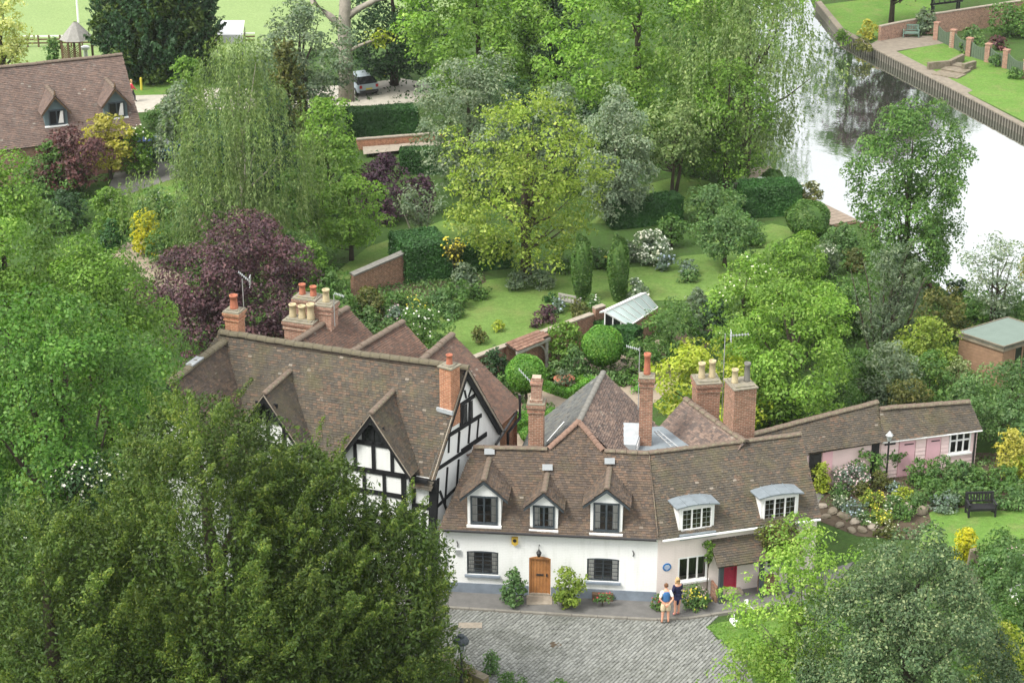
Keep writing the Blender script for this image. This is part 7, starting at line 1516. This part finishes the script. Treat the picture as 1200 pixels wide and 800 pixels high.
plant('willow_tree', 'grey green upright willow with many thin stems', 'tree', 1036, 425, 283, 82, 'lf_bluegrey', kind='egg', zb=.12, style='spray', leaf=4, asp=.32, cover=3.4, cl=.2, tr=.2, stems=5, limbs=16, seed=77)
plant('alder_tree', 'tall green tree standing out against the bright river', 'tree', 1056, 352, 117, 145, 'lf_mid', kind='egg', zb=.10, leaf=3.9, asp=.5, cover=5.4, cl=.18, flat=1.0, rough=.35, tr=.22, limbs=16)
plant('silver_willow', 'airy silver leaved tree at the right edge of the river', 'tree', 1164, 385, 278, 100, 'lf_silver', kind='vase', zb=.15, leaf=3.8, asp=.45, cover=1.7, cl=.18, tr=.12, stems=3, limbs=20)
mid = [(1100, 392, 338, 76, 'lf_olive', 'olive green shrub by the river left of the summerhouse'), (1085, 440, 372, 84, 'lf_yellowgreen', 'yellow green shrub below the grey willow'), (1040, 478, 398, 84, 'lf_grey', 'pale grey green shrub behind the outbuilding roof'), (1088, 470, 412, 70, 'lf_mid', 'mid green shrub beside the summerhouse wall'), (1005, 470, 410, 66, 'lf_mid', 'green shrub between the big bright tree and the grey one'), (1120, 458, 420, 50, 'lf_variegated', 'cream variegated shrub under the summerhouse corner'), (1140, 372, 345, 60, 'lf_mid', 'green shrub behind the summerhouse roof'), (1190, 380, 345, 60, 'lf_border', 'leafy shrub at the right edge behind the summerhouse'), (1075, 340, 305, 34, 'lf_maple_red', 'reddish shrub at the foot of the river tree'), (1122, 352, 328, 30, 'lf_dark', 'dark conical shrub on the bank'), (960, 400, 330, 70, 'lf_bright', 'bright shrub behind the big bright tree'), (1000, 390, 330, 60, 'lf_mid', 'deep green shrub left of the grey willow'), (815, 392, 338, 40, 'lf_bluegrey', 'blue green shrub beside the vegetable bed'), (838, 400, 345, 44, 'lf_dark', 'dark green shrub left of the lime green tree'), (1064, 500, 440, 60, 'lf_olive', 'brownish green shrub above the outbuilding ridge'), (985, 500, 450, 50, 'lf_mid', 'dark leaved shrub behind the outbuilding roof'), (1130, 492, 440, 50, 'lf_laurel', 'grey green shrub between the outbuilding and the summerhouse'), (855, 470, 425, 70, 'lf_mid', 'leafy shrub behind the lime maple'), (1205, 330, 268, 24, 'lf_yellowmaple', 'yellow leaved branch at the right edge over the river')]
for x, y, t_, w, mt, lab in mid: plant('garden_shrub', lab, 'shrub', x, y, t_, w, mt, kind='dome', zb=.03, leaf=4.2, cover=4, cl=.22)

# --- upper left
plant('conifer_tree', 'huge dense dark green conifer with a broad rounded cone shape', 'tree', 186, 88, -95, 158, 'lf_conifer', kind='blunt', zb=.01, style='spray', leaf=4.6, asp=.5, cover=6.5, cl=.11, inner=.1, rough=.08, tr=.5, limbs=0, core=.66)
plant('golden_maple', 'pale yellow leaved tree at the top left edge', 'tree', 8, 128, -18, 82, 'lf_goldtree', kind='egg', zb=.1, leaf=4.6, cover=4, cl=.22, rough=.3, tr=.3)
plant('small_tree', 'small rounded green tree by the gazebo', 'tree', 64, 76, 45, 22, 'lf_mid', kind='egg', zb=.1, leaf=4, cover=4, cl=.3, tr=.1)
plant('grey_tree', 'hazy grey green tree left of the bare trunk', 'tree', 358, 165, 0, 120, 'lf_bluegrey', kind='egg', zb=.08, leaf=4.2, asp=.5, cover=4, cl=.18, rough=.3, tr=.3)
plant('olive_tree', 'olive brown conifer behind the birch', 'tree', 338, 180, 45, 70, 'lf_olive', kind='cone', zb=.05, style='spray', leaf=4.2, cover=4, cl=.25, tr=.15)
plant('evergreen_shrub', 'dark grey green evergreen left of the birch', 'shrub', 216, 205, 98, 66, 'lf_bluegrey', kind='egg', zb=.02, leaf=4.2, cover=4.4, cl=.22, tr=.15)
plant('leafy_tree', 'light green tree top between the big conifer and the birch', 'tree', 225, 180, 62, 50, 'lf_light', kind='egg', zb=.2, leaf=4.2, cover=3, cl=.25, tr=.15)
plant('japanese_maple', 'low purple red maple in front of the brown roofed house', 'tree', 92, 226, 146, 88, 'lf_maple_red', kind='dome', zb=.12, leaf=4.2, cover=4.6, cl=.22, flat=.5, tr=.12)
plant('yellow_maple', 'yellow maple in front of the right dormer', 'tree', 130, 210, 135, 66, 'lf_yellowmaple', kind='dome', zb=.2, leaf=4.2, cover=4.4, cl=.24, flat=.5, tr=.12)
ul = [(66, 228, 168, 78, 'lf_mid', None, 'mid green shrub left of the purple red maple'), (80, 262, 226, 60, 'lf_dark', None, 'dark shrub under the purple red maple'), (132, 272, 218, 58, 'lf_light', None, 'fresh yellow green shrub over the garden gate'), (130, 292, 258, 30, 'lf_hedge', None, 'dark clipped base left of the brick path'), (173, 298, 243, 38, 'lf_gold', None, 'brilliant yellow green bush beside the brick path'), (193, 308, 268, 52, 'lf_mid', None, 'dark dome shaped shrub at the brick path edge'), (185, 252, 222, 60, 'lf_laurel', 'fl_white', 'white flowered climber over the gateway'), (222, 275, 232, 40, 'lf_laurel', None, 'grey green shrub right of the gateway'), (60, 270, 236, 60, 'lf_border', None, 'rough shrub at the left behind the light green tree'), (165, 205, 150, 50, 'lf_light', 'fl_white', 'pale green shrub behind the brown roofed house'), (190, 150, 124, 50, 'lf_mid', None, 'rounded bush at the gravel track'), (112, 318, 286, 30, 'lf_light', None, 'low green tuft left of the brick path'), (340, 330, 270, 60, 'lf_border', None, 'green shrub behind the copper purple tree'), (365, 345, 282, 50, 'lf_light', None, 'light green shrub right of the copper purple tree'), (240, 330, 290, 40, 'lf_mid', None, 'green undergrowth shrub left of the copper purple tree'), (350, 260, 200, 60, 'lf_mid', None, 'green shrub right under the birch')]
for x, y, t_, w, mt, bl, lab in ul: plant('garden_shrub', lab, 'shrub', x, y, t_, w, mt, kind='dome', zb=.02, leaf=4.2, cover=4, cl=.24, blossom=(bl, .02, 3.4) if bl else None)

for x, y, t_, w, mt, lab in ((296, 225, 92, 110, 'lf_dark', 'dark evergreen behind the weeping birch'), (262, 262, 150, 90, 'lf_dark', 'lower dark evergreen behind the birch trunk'), (690, 200, 120, 90, 'lf_dark', 'dark tree behind the silvery pear'), (600, 190, 90, 90, 'lf_dark', 'dark tree behind the yellow green tree'), (812, 205, 110, 80, 'lf_mid', 'green tree behind the spreading tree'), (330, 235, 150, 80, 'lf_dark', 'dark bush between the birch and the fresh green tree')):
    plant('background_tree', lab, 'tree', x, y, t_, w, mt, kind='egg', zb=.04, leaf=4.6, cover=3.6, cl=.22, inner=.1, tr=.14, limbs=3)
# --- upper middle and the far bank
b = G(406, 118); tk = thing('pollarded_tree', 'tall bare grey trunk with cut limbs beside the car park', 'tree', b); ORG[tk.name] = V3((0, 0, 0)); pmb = ppm(b); hz = lambda y: zat(406, y, b.y)
q = MB(); q.tube([(0, 0, -.2), (.05, 0, 3), (0, 0, hz(30)), (.1, .1, hz(14)), (.2, .2, hz(-40))], [.62, .52, .50, .44, .34], 10); q.tube([(0, 0, hz(34)), (-1.1, 0, hz(18)), (-2.2, .2, hz(4)), (-2.8, .2, hz(-20))], [.36, .26, .22, .16], 8); q.tube([(.1, 0, hz(22)), (1.0, .2, hz(12)), (2.4, .3, hz(1)), (4.5, .3, hz(-6))], [.30, .24, .2, .12], 8); q.tube([(.2, 0, hz(62)), (.9, -.2, hz(54)), (2.2, -.3, hz(46)), (3.0, -.3, hz(40))], [.16, .13, .1, .05], 6); q.tube([(-.2, 0, hz(60)), (-1.0, 0, hz(50))], [.15, .08], 6); obj('trunk', q, M['bark_pale'], tk, smooth=True)
rng_ = np.random.default_rng(3); P_l = np.array([2.6, -.3, hz(44)])+rng_.normal(size=(160, 3))*np.array([.55, .4, .35]); o = bpy.data.objects.new('crown', np_mesh('crown', leaf_quads(P_l, rng_.normal(size=P_l.shape)+np.array([0, 0, .6]), .32, .5, rng_), M['lf_lime'])); COL.objects.link(o); o.parent = tk
plant('dark_tree', 'deep green tree behind the parked car', 'tree', 462, 100, -60, 130, 'lf_dark', kind='egg', zb=.06, leaf=4.6, cover=4.6, cl=.18, tr=.3)
plant('ash_tree', 'tall bright green tree at the top middle', 'tree', 560, 128, -80, 190, 'lf_bright', kind='egg', zb=.08, leaf=4.6, cover=4.4, cl=.15, rough=.3, tr=.25, limbs=4)
plant('dark_tree', 'darker green tree in the gap between the two bright trees', 'tree', 648, 118, -60, 100, 'lf_dark', kind='egg', zb=.06, leaf=4.6, cover=4, cl=.2, tr=.3, seed=41)
plant('ash_tree', 'biggest bright green tree at the top with drooping leaf tassels', 'tree', 745, 172, -110, 250, 'lf_bright', kind='egg', zb=.08, leaf=4.8, cover=4.6, cl=.13, rough=.3, tr=.3, limbs=4)
plant('willow_tree', 'loose green tree leaning over the river', 'tree', 872, 205, -40, 180, 'lf_birch', kind='egg', zb=.2, style='weep', leaf=4.2, asp=.4, cover=2.6, cl=.15, rough=.45, tr=.35, limbs=16)
plant('riverside_tree', 'mixed olive green tree on the river bank', 'tree', 850, 222, 60, 110, 'lf_light', kind='egg', zb=.06, leaf=4.2, cover=2.4, cl=.2, rough=.3, tr=.2)
plant('bank_tree', 'green tree behind the biggest bright one', 'tree', 828, 120, -80, 120, 'lf_mid', kind='egg', zb=.06, leaf=4.4, cover=3.8, cl=.2, tr=.3)
plant('overhanging_tree', 'fresh green tree arching over the river at the top', 'tree', 880, 62, -110, 135, 'lf_light', kind='egg', zb=.16, style='weep', leaf=4.4, asp=.45, cover=2.6, cl=.2, rough=.4, tr=.3, leanpx=(85, 0), pos=G(832, 60))
plant('overhanging_tree', 'far tree leaning across the head of the river', 'tree', 850, 18, -62, 170, 'lf_bright', kind='egg', zb=.12, style='weep', leaf=4.4, asp=.45, cover=2.8, cl=.2, rough=.4, tr=.3, leanpx=(95, 0), pos=G(818, 14))
plant('purple_tree', 'dark purple leaved tree above the far lawn', 'tree', 1044, 32, -118, 118, 'lf_purple', kind='round', zb=.22, leaf=4.4, cover=4.6, cl=.2, tr=.22)
fbk = [(1016, 46, 24, 26, 'lf_yellowmaple', None, 'yellow green shrub at the end of the far wall'), (1082, 40, 10, 30, 'lf_bluegrey', None, 'grey green shrub left of the pergola'), (1150, 66, 50, 20, 'lf_mid', None, 'small shrub against the panel fence'), (1166, 78, 66, 16, 'lf_mid', None, 'weedy tuft at a brick pier'), (1128, 62, 50, 16, 'lf_mid', None, 'green tuft at the first fence piers'), (1190, 92, 80, 20, 'lf_mid', None, 'green tuft at the last fence piers'), (1180, 42, 5, 60, 'lf_mid', None, 'green shrub climbing the far brick wall'), (1212, 40, -10, 60, 'lf_light', None, 'light green shrub at the top right corner'), (1010, 60, 44, 26, 'lf_olive', None, 'brambles hanging over the far river wall'), (988, 52, 34, 20, 'lf_light', None, 'overhanging shrub upstream on the far bank'), (1140, 50, 30, 28, 'lf_border', None, 'shrub by the raised beds behind the fence'), (1168, 58, 42, 26, 'lf_maple_red', None, 'reddish plant in the raised bed behind the fence')]
for x, y, t_, w, mt, bl, lab in fbk: plant('bank_shrub', lab, 'shrub', x, y, t_, w, mt, kind='dome', zb=.02, leaf=3.8, cover=3.8, cl=.25, limbs=3)
for k, (x, y, h_, w) in enumerate(((1000, -12, 15, 110), (1085, -14, 14, 110), (1140, -16, 13, 110))):
    p = G(x, y); ty_ = 400-FPX*(p.y*SP+(h_-CAM_H)*CP)/(p.y*CP-(h_-CAM_H)*SP); plant('far_tree', ('tree beyond the far lawn mirrored in the river', 'tree behind the pergola mirrored in the river', 'tree beyond the far brick wall mirrored in the river')[k], 'tree', x, y, ty_, w, 'lf_mid', kind='egg', zb=.15, leaf=6, cover=2.6, cl=.2, tr=.3, pos=p)

# --- ground cover that fills the beds and the rough ground between the shrubs
cover_patch('shed_border_leaves', [(1066,556),(1100,534),(1240,534),(1240,594),(1180,596),(1110,592),(1090,586)], 'lf_border', dens=60, h=.35, leaf=.16, seed=1)
cover_patch('rock_garden_leaves', [(955,580),(985,560),(1055,560),(1085,580),(1080,600),(1040,622),(1000,615),(970,600)], 'lf_border', dens=40, h=.14, leaf=.11, seed=2)
cover_patch('wild_garden_leaves', [(860,505),(870,420),(960,330),(1060,320),(1240,350),(1240,520),(1130,470),(1000,470),(900,510)], 'lf_mid', dens=26, h=.8, leaf=.24, seed=3)
cover_patch('long_border_leaves', [(398,384),(420,345),(470,326),(525,330),(565,318),(568,330),(530,352),(460,374),(410,396)], 'lf_border', dens=110, h=.4, leaf=.17, seed=4)
cover_patch('under_tree_leaves', [(10,330),(60,230),(120,226),(200,236),(330,230),(420,250),(400,330),(300,420),(200,420),(60,500)], 'lf_mid', dens=16, h=.6, leaf=.24, seed=5)
cover_patch('bank_leaves', [(700,150),(780,60),(830,80),(866,160),(880,210),(820,220),(740,200)], 'lf_mid', dens=14, h=.7, leaf=.28, seed=6)
cover_patch('tree_belt_leaves', [(240,150),(300,120),(330,60),(420,60),(600,60),(760,60),(760,200),(520,166),(240,230)], 'lf_dark', dens=3, h=.4, leaf=.3, seed=7)
cover_patch('corner_garden_leaves', [(1150,640),(1240,620),(1240,830),(1090,830),(1120,700)], 'lf_mid', dens=40, h=.5, leaf=.18, seed=8)
cover_patch('parterre_edge_leaves', [(640,424),(700,385),(770,380),(800,420),(770,430),(700,400),(650,440)], 'lf_border', dens=40, h=.35, leaf=.14, seed=9)
cover_patch('river_edge_leaves', [(985,268),(1060,318),(1115,352),(1240,366),(1240,390),(1100,370),(1000,320),(960,290)], 'lf_border', dens=26, h=.7, leaf=.22, seed=10)
cover_patch('forecourt_weeds', [(826,734),(846,728),(900,722),(960,712),(1010,730),(1010,830),(905,830),(870,770)], 'grass_blade', dens=120, h=.12, leaf=.12, asp=.3, seed=12)
# ================================================================== PEOPLE
def skin_mesh(name, joints, edges, mat, parent=None, sub=1):
    me = bpy.data.meshes.new(name+'_frame'); me.from_pydata([j[0] for j in joints], edges, []); o = bpy.data.objects.new(name+'_frame', me); COL.objects.link(o)
    o.modifiers.new('skin', 'SKIN'); sv = me.skin_vertices[0].data
    for k, j in enumerate(joints): sv[k].radius = (j[1], j[2] if len(j) > 2 else j[1]); sv[k].use_root = k == 0
    ss = o.modifiers.new('sub', 'SUBSURF'); ss.levels = ss.render_levels = sub
    bpy.context.view_layer.update(); dg = bpy.context.evaluated_depsgraph_get(); m2 = bpy.data.meshes.new_from_object(o.evaluated_get(dg)); bpy.data.objects.remove(o); bpy.data.meshes.remove(me)
    m2.materials.clear(); m2.materials.append(M[mat]); m2.polygons.foreach_set('use_smooth', [True]*len(m2.polygons)); m2.name = name
    r = bpy.data.objects.new(name, m2); COL.objects.link(r)
    if parent: r.parent = parent
    return r
M['skin'] = m_plain('fair_skin', srgb(214,160,134), .6, .06, 6, bump=.05)  # one even fair skin colour, slightly mottled
def cloth(n, c): M[n] = m_plain(n, c, .9, .12, 12)
cloth('blue_waistcoat', srgb(70,118,172)); cloth('white_shirt', (.78, .78, .77)); cloth('beige_shorts', srgb(206,190,158)); cloth('brown_hair', srgb(110,78,56)); cloth('blonde_hair', srgb(196,164,118)); cloth('navy_cloth', srgb(44,46,78)); cloth('brown_shoe', srgb(92,66,52)); cloth('pink_shoe', srgb(206,132,128)); cloth('brown_bag', srgb(130,84,70)); cloth('red_jacket', srgb(196,62,78)); cloth('dark_trousers', srgb(60,58,66)); cloth('plum_cloth', srgb(112,66,100))
def fingers(mb, wrist, d, side, s=1.0):
    """palm and five separate bent fingers"""
    d = V3(d).normalized(); side = V3(side).normalized(); nrm = d.cross(side); w = V3(wrist); e = w+d*.085*s
    mb.tube([w, w+d*.045*s, e], [.024*s, .036*s, .032*s], 8)
    for k, (o_, l) in enumerate(((-.028, .066), (-.010, .078), (.010, .072), (.027, .056))):
        b = e+side*o_*s-d*.012*s; mb.tube([b, b+d*l*.5*s+nrm*.004, b+d*l*.85*s+nrm*.016*s, b+d*l*s+nrm*.028*s], [.0095*s, .009*s, .008*s, .006*s], 5)
    b = w+d*.03*s-side*.03*s; mb.tube([b, b+d*.03*s-side*.022*s, b+d*.062*s-side*.026*s+nrm*.012*s], [.012*s, .010*s, .007*s], 5)
def head(mb, c, face, r=.098, tilt=0):
    c = V3(c); f = V3(face).normalized(); s = V3((f.y, -f.x, 0)).normalized(); i = len(mb.v); n = 14
    pr = [(.02, -1.28), (.42, -1.22), (.66, -.95), (.80, -.55), (.90, -.1), (.95, .3), (.90, .7), (.70, 1.0), (.38, 1.2), (.02, 1.28)]
    for (k, z) in pr:
        for j in range(n):
            t = 2*math.pi*j/n; ff = math.cos(t); p = c+s*(math.sin(t)*k*.82*r)+f*((ff*k*(1.0 if z > -.6 else (1.05 if ff > 0 else .7)))*r+(.10*r if z < -.5 else 0))+V3((0, 0, z*r)); mb.v.append(p)
    for k in range(len(pr)-1):
        for j in range(n): mb.f.append((i+k*n+j, i+k*n+(j+1) % n, i+(k+1)*n+(j+1) % n, i+(k+1)*n+j)); mb.m.append(0)
    mb.tube([c+f*r*.85+V3((0, 0, .02*r)), c+f*r*1.22-V3((0, 0, .28*r)), c+f*r*.92-V3((0, 0, .34*r))], [.10*r, .18*r, .12*r], 6)
    mb.tube([c+f*r*.90-s*.22*r-V3((0, 0, .58*r)), c+f*r*.98-V3((0, 0, .58*r)), c+f*r*.90+s*.22*r-V3((0, 0, .58*r))], [.04*r, .07*r, .04*r], 5)
    for sg in (-1, 1):
        mb.tube([c+s*sg*.80*r-V3((0, 0, .28*r)), c+s*sg*.90*r-f*.05*r, c+s*sg*.80*r+V3((0, 0, .22*r))], [.08*r, .15*r, .08*r], 6)
    return f, s
def eyes(parent, c, f, s, r):
    q = MB()
    for sg in (-1, 1): q.lathe([(.02*r, -.12*r), (.12*r, 0), (.02*r, .12*r)], V3(c)+f*.88*r+s*sg*.34*r+V3((0, 0, .08*r)), 6)
    obj('eyes', q, M['iron'], parent)
def hair_cap(parent, c, f, s, r, mat, long=False):
    c = V3(c); q = MB(); n = 14; i = 0
    rows = [(1.0, -.35), (1.04, .2), (1.0, .65), (.80, 1.02), (.45, 1.27), (.03, 1.36)]
    for (k, z) in rows:
        for j in range(n):
            t = 2*math.pi*j/n; ff = math.cos(t); zz = z
            if z < .6 and ff > .25: zz = .72
            q.v.append(c+s*(math.sin(t)*k*.90*r)+f*(ff*k*1.04*r)+V3((0, 0, zz*r)))
    for k in range(len(rows)-1):
        for j in range(n): q.f.append((k*n+j, k*n+(j+1) % n, (k+1)*n+(j+1) % n, (k+1)*n+j)); q.m.append(0)
    if long:
        for k in range(9):
            t = math.pi*(.42+1.16*k/8); b = c+s*math.sin(t)*.86*r+f*math.cos(t)*.9*r+V3((0, 0, .3*r)); q.tube([b, b-V3((0, 0, 1.2*r))+f*math.cos(t)*.25*r+s*math.sin(t)*.15*r, b-V3((0, 0, 2.6*r))+f*math.cos(t)*.2*r], [.28*r, .30*r, .10*r], 5)
    obj('hair', q, M[mat], parent, smooth=True)
def person(label, loc, rz, H, arms, legs, tops, face, hair, long, group=None):
    """one skinned body standing at loc, facing local -Y turned by rz; arms/legs are joint lists"""
    root = thing('person', label, 'person', loc, rz, group); ORG[root.name] = V3((0, 0, 0)); k = H/1.75
    J = [((0, 0, .95*k), .135*k, .10*k), ((0, -.01*k, 1.12*k), .125*k, .095*k), ((0, 0, 1.30*k), .15*k, .105*k), ((0, .01*k, 1.42*k), .12*k, .085*k), ((0, 0, 1.52*k), .055*k), ((0, -.02*k, 1.58*k), .05*k)]
    E = [(0, 1), (1, 2), (2, 3), (3, 4), (4, 5)]
    for sg, A in zip((-1, 1), arms):
        b = len(J); J += [((sg*.17*k, .01*k, 1.42*k), .062*k), (tuple(V3(A[0])*k), .042*k), (tuple(V3(A[1])*k), .026*k)]; E += [(3, b), (b, b+1), (b+1, b+2)]
    for sg, Lg in zip((-1, 1), legs):
        b = len(J); J += [((sg*.095*k, 0, .86*k), .095*k), (tuple(V3(Lg[0])*k), .062*k), (tuple(V3(Lg[1])*k), .040*k), (tuple((V3(Lg[1])+V3((0, -.13, -.035)))*k), .032*k)]; E += [(0, b), (b, b+1), (b+1, b+2), (b+2, b+3)]
    body = skin_mesh('body', J, E, 'skin', root, 2)
    q = MB(); hc = (0, -.035*k, 1.655*k); f, s = head(q, hc, face, .094*k)
    for sg, A in zip((-1, 1), arms): d = V3(A[1])-V3(A[0]); fingers(q, V3(A[1])*k, d, (V3((1, 0, 0)) if abs(d.normalized().x) < .7 else V3((0, 1, 0)))*1.0, k)
    hd = q.mesh('head_and_hands', M['skin'], smooth=True); bm = bmesh.new(); bm.from_mesh(body.data); bm.from_mesh(hd); bm.to_mesh(body.data); bm.free(); bpy.data.meshes.remove(hd)
    body.data.polygons.foreach_set('use_smooth', [True]*len(body.data.polygons))
    eyes(root, hc, f, s, .094*k); hair_cap(root, hc, f, s, .094*k, hair, long)
    for nm, mat, idx, grow, eds in tops:
        J2 = [((J[i][0]) if not isinstance(i, tuple) else tuple(V3(J[i[0]][0]).lerp(V3(J[i[1]][0]), i[2])), (J[i] if not isinstance(i, tuple) else J[i[0]])[1]*grow, ((J[i] if not isinstance(i, tuple) else J[i[0]])[2] if len(J[i] if not isinstance(i, tuple) else J[i[0]]) > 2 else (J[i] if not isinstance(i, tuple) else J[i[0]])[1])*grow) for i in idx]
        skin_mesh(nm, J2, eds, mat, root, 2)
    return root, k
# joints: 0 pelvis 1 waist 2 chest 3 shoulders 4 neck 5 nape | 6,7,8 left arm 9,10,11 right arm | 12-15 left leg 16-19 right leg
mp_ = G(779.5, 731); mp_.z = .05
r_, k = person('man in blue waistcoat and beige shorts standing with his hands behind his back', mp_, R(186), 1.78,
    [((-.27, .12, 1.15), (-.06, .19, .93)), ((.27, .12, 1.15), (.05, .20, .95))], [((-.105, -.01, .48), (-.12, .02, .08)), ((.11, 0, .48), (.14, .02, .08))],
    [('shirt', 'white_shirt', [2, 3, 6, (6, 7, .8), 9, (9, 10, .8), (4, 3, .3)], 1.08, [(0, 1), (1, 2), (2, 3), (1, 4), (4, 5), (1, 6)]), ('waistcoat', 'blue_waistcoat', [0, 1, 2, 3, (3, 4, .4)], 1.36, [(0, 1), (1, 2), (2, 3), (3, 4)]),
     ('shorts', 'beige_shorts', [0, (0, 1, .4), 12, (12, 13, .85), 16, (16, 17, .85)], 1.30, [(0, 1), (0, 2), (2, 3), (0, 4), (4, 5)]), ('shoe', 'brown_shoe', [14, 15], 1.45, [(0, 1)]), ('shoe', 'brown_shoe', [18, 19], 1.45, [(0, 1)])], (.15, -1, -.25), 'brown_hair', False)
wp_ = G(793, 722.5); wp_.z = .10
r_, k = person('blonde woman in a navy jacket and skirt with pink shoes beside the man', wp_, R(205), 1.68,
    [((-.24, -.10, 1.16), (-.12, -.28, 1.10)), ((.26, .04, 1.14), (.22, -.16, 1.02))], [((-.085, -.02, .47), (-.08, .02, .08)), ((.095, 0, .47), (.11, .03, .08))],
    [('jacket', 'navy_cloth', [0, 1, 2, 3, 6, (6, 7, .95), (7, 8, .8), 9, (9, 10, .95), (10, 11, .8)], 1.16, [(0, 1), (1, 2), (2, 3), (3, 4), (4, 5), (5, 6), (3, 7), (7, 8), (8, 9)]), ('skirt', 'navy_cloth', [0, (0, 1, .5), (12, 16, .5), (13, 17, .5)], 1.35, [(0, 1), (0, 2), (2, 3)]),
     ('shoe', 'pink_shoe', [14, 15], 1.5, [(0, 1)]), ('shoe', 'pink_shoe', [18, 19], 1.5, [(0, 1)])], (.1, -1, -.1), 'blonde_hair', True)
bg_ = thing('handbag', 'brown shoulder bag held between the man and the woman', 'bag', wp_+V3((-.34, -.10, .78)), R(20)); ORG[bg_.name] = V3((0, 0, 0))
obj('pouch', MB().prism([(-.15, -.06, 0), (.15, -.06, 0), (.13, -.05, .22), (-.13, -.05, .22)], (0, .12, 0)), M['brown_bag'], bg_); obj('strap', MB().tube([(-.12, 0, .2), (-.02, .02, .42), (.12, 0, .2)], .014, 5), M['brown_bag'], bg_)
rp_ = G(155, 120); rp_.z = .03
r_, k = person('woman in a red jacket and dark trousers walking by the gravel track', rp_, R(120), 1.70,
    [((-.26, -.10, 1.16), (-.24, -.28, 1.0)), ((.26, .12, 1.14), (.28, .10, .90))], [((-.09, -.20, .50), (-.09, -.22, .09)), ((.10, .08, .48), (.11, .30, .12))],
    [('jacket', 'red_jacket', [0, 1, 2, 3, 6, (6, 7, .95), (7, 8, .85), 9, (9, 10, .95), (10, 11, .85)], 1.2, [(0, 1), (1, 2), (2, 3), (3, 4), (4, 5), (5, 6), (3, 7), (7, 8), (8, 9)]), ('trousers', 'dark_trousers', [0, 12, 13, 14, 16, 17, 18], 1.25, [(0, 1), (1, 2), (2, 3), (0, 4), (4, 5), (5, 6)]),
     ('shoe', 'iron', [14, 15], 1.5, [(0, 1)]), ('shoe', 'iron', [18, 19], 1.5, [(0, 1)])], (0, -1, -.1), 'blonde_hair', True)
print('leaves', NLEAF[0], 'tris about', NLEAF[0]*2)

# ================================================================== HAZE: thin summer air between the tower and the far trees
m, t, o = nt('summer_haze'); pv_ = N(t, 'ShaderNodeVolumePrincipled'); pv_.inputs['Density'].default_value = .00010; pv_.inputs['Color'].default_value = (.93, .96, 1.0, 1); pv_.inputs['Anisotropy'].default_value = .2
t.links.new(pv_.outputs[0], o.inputs['Volume']); M['haze'] = m
q = MB(); q.box((0, 625, 29), (1900, 1950, 64)); hz_ = obj('haze', q, M['haze'], None, kind='stuff')
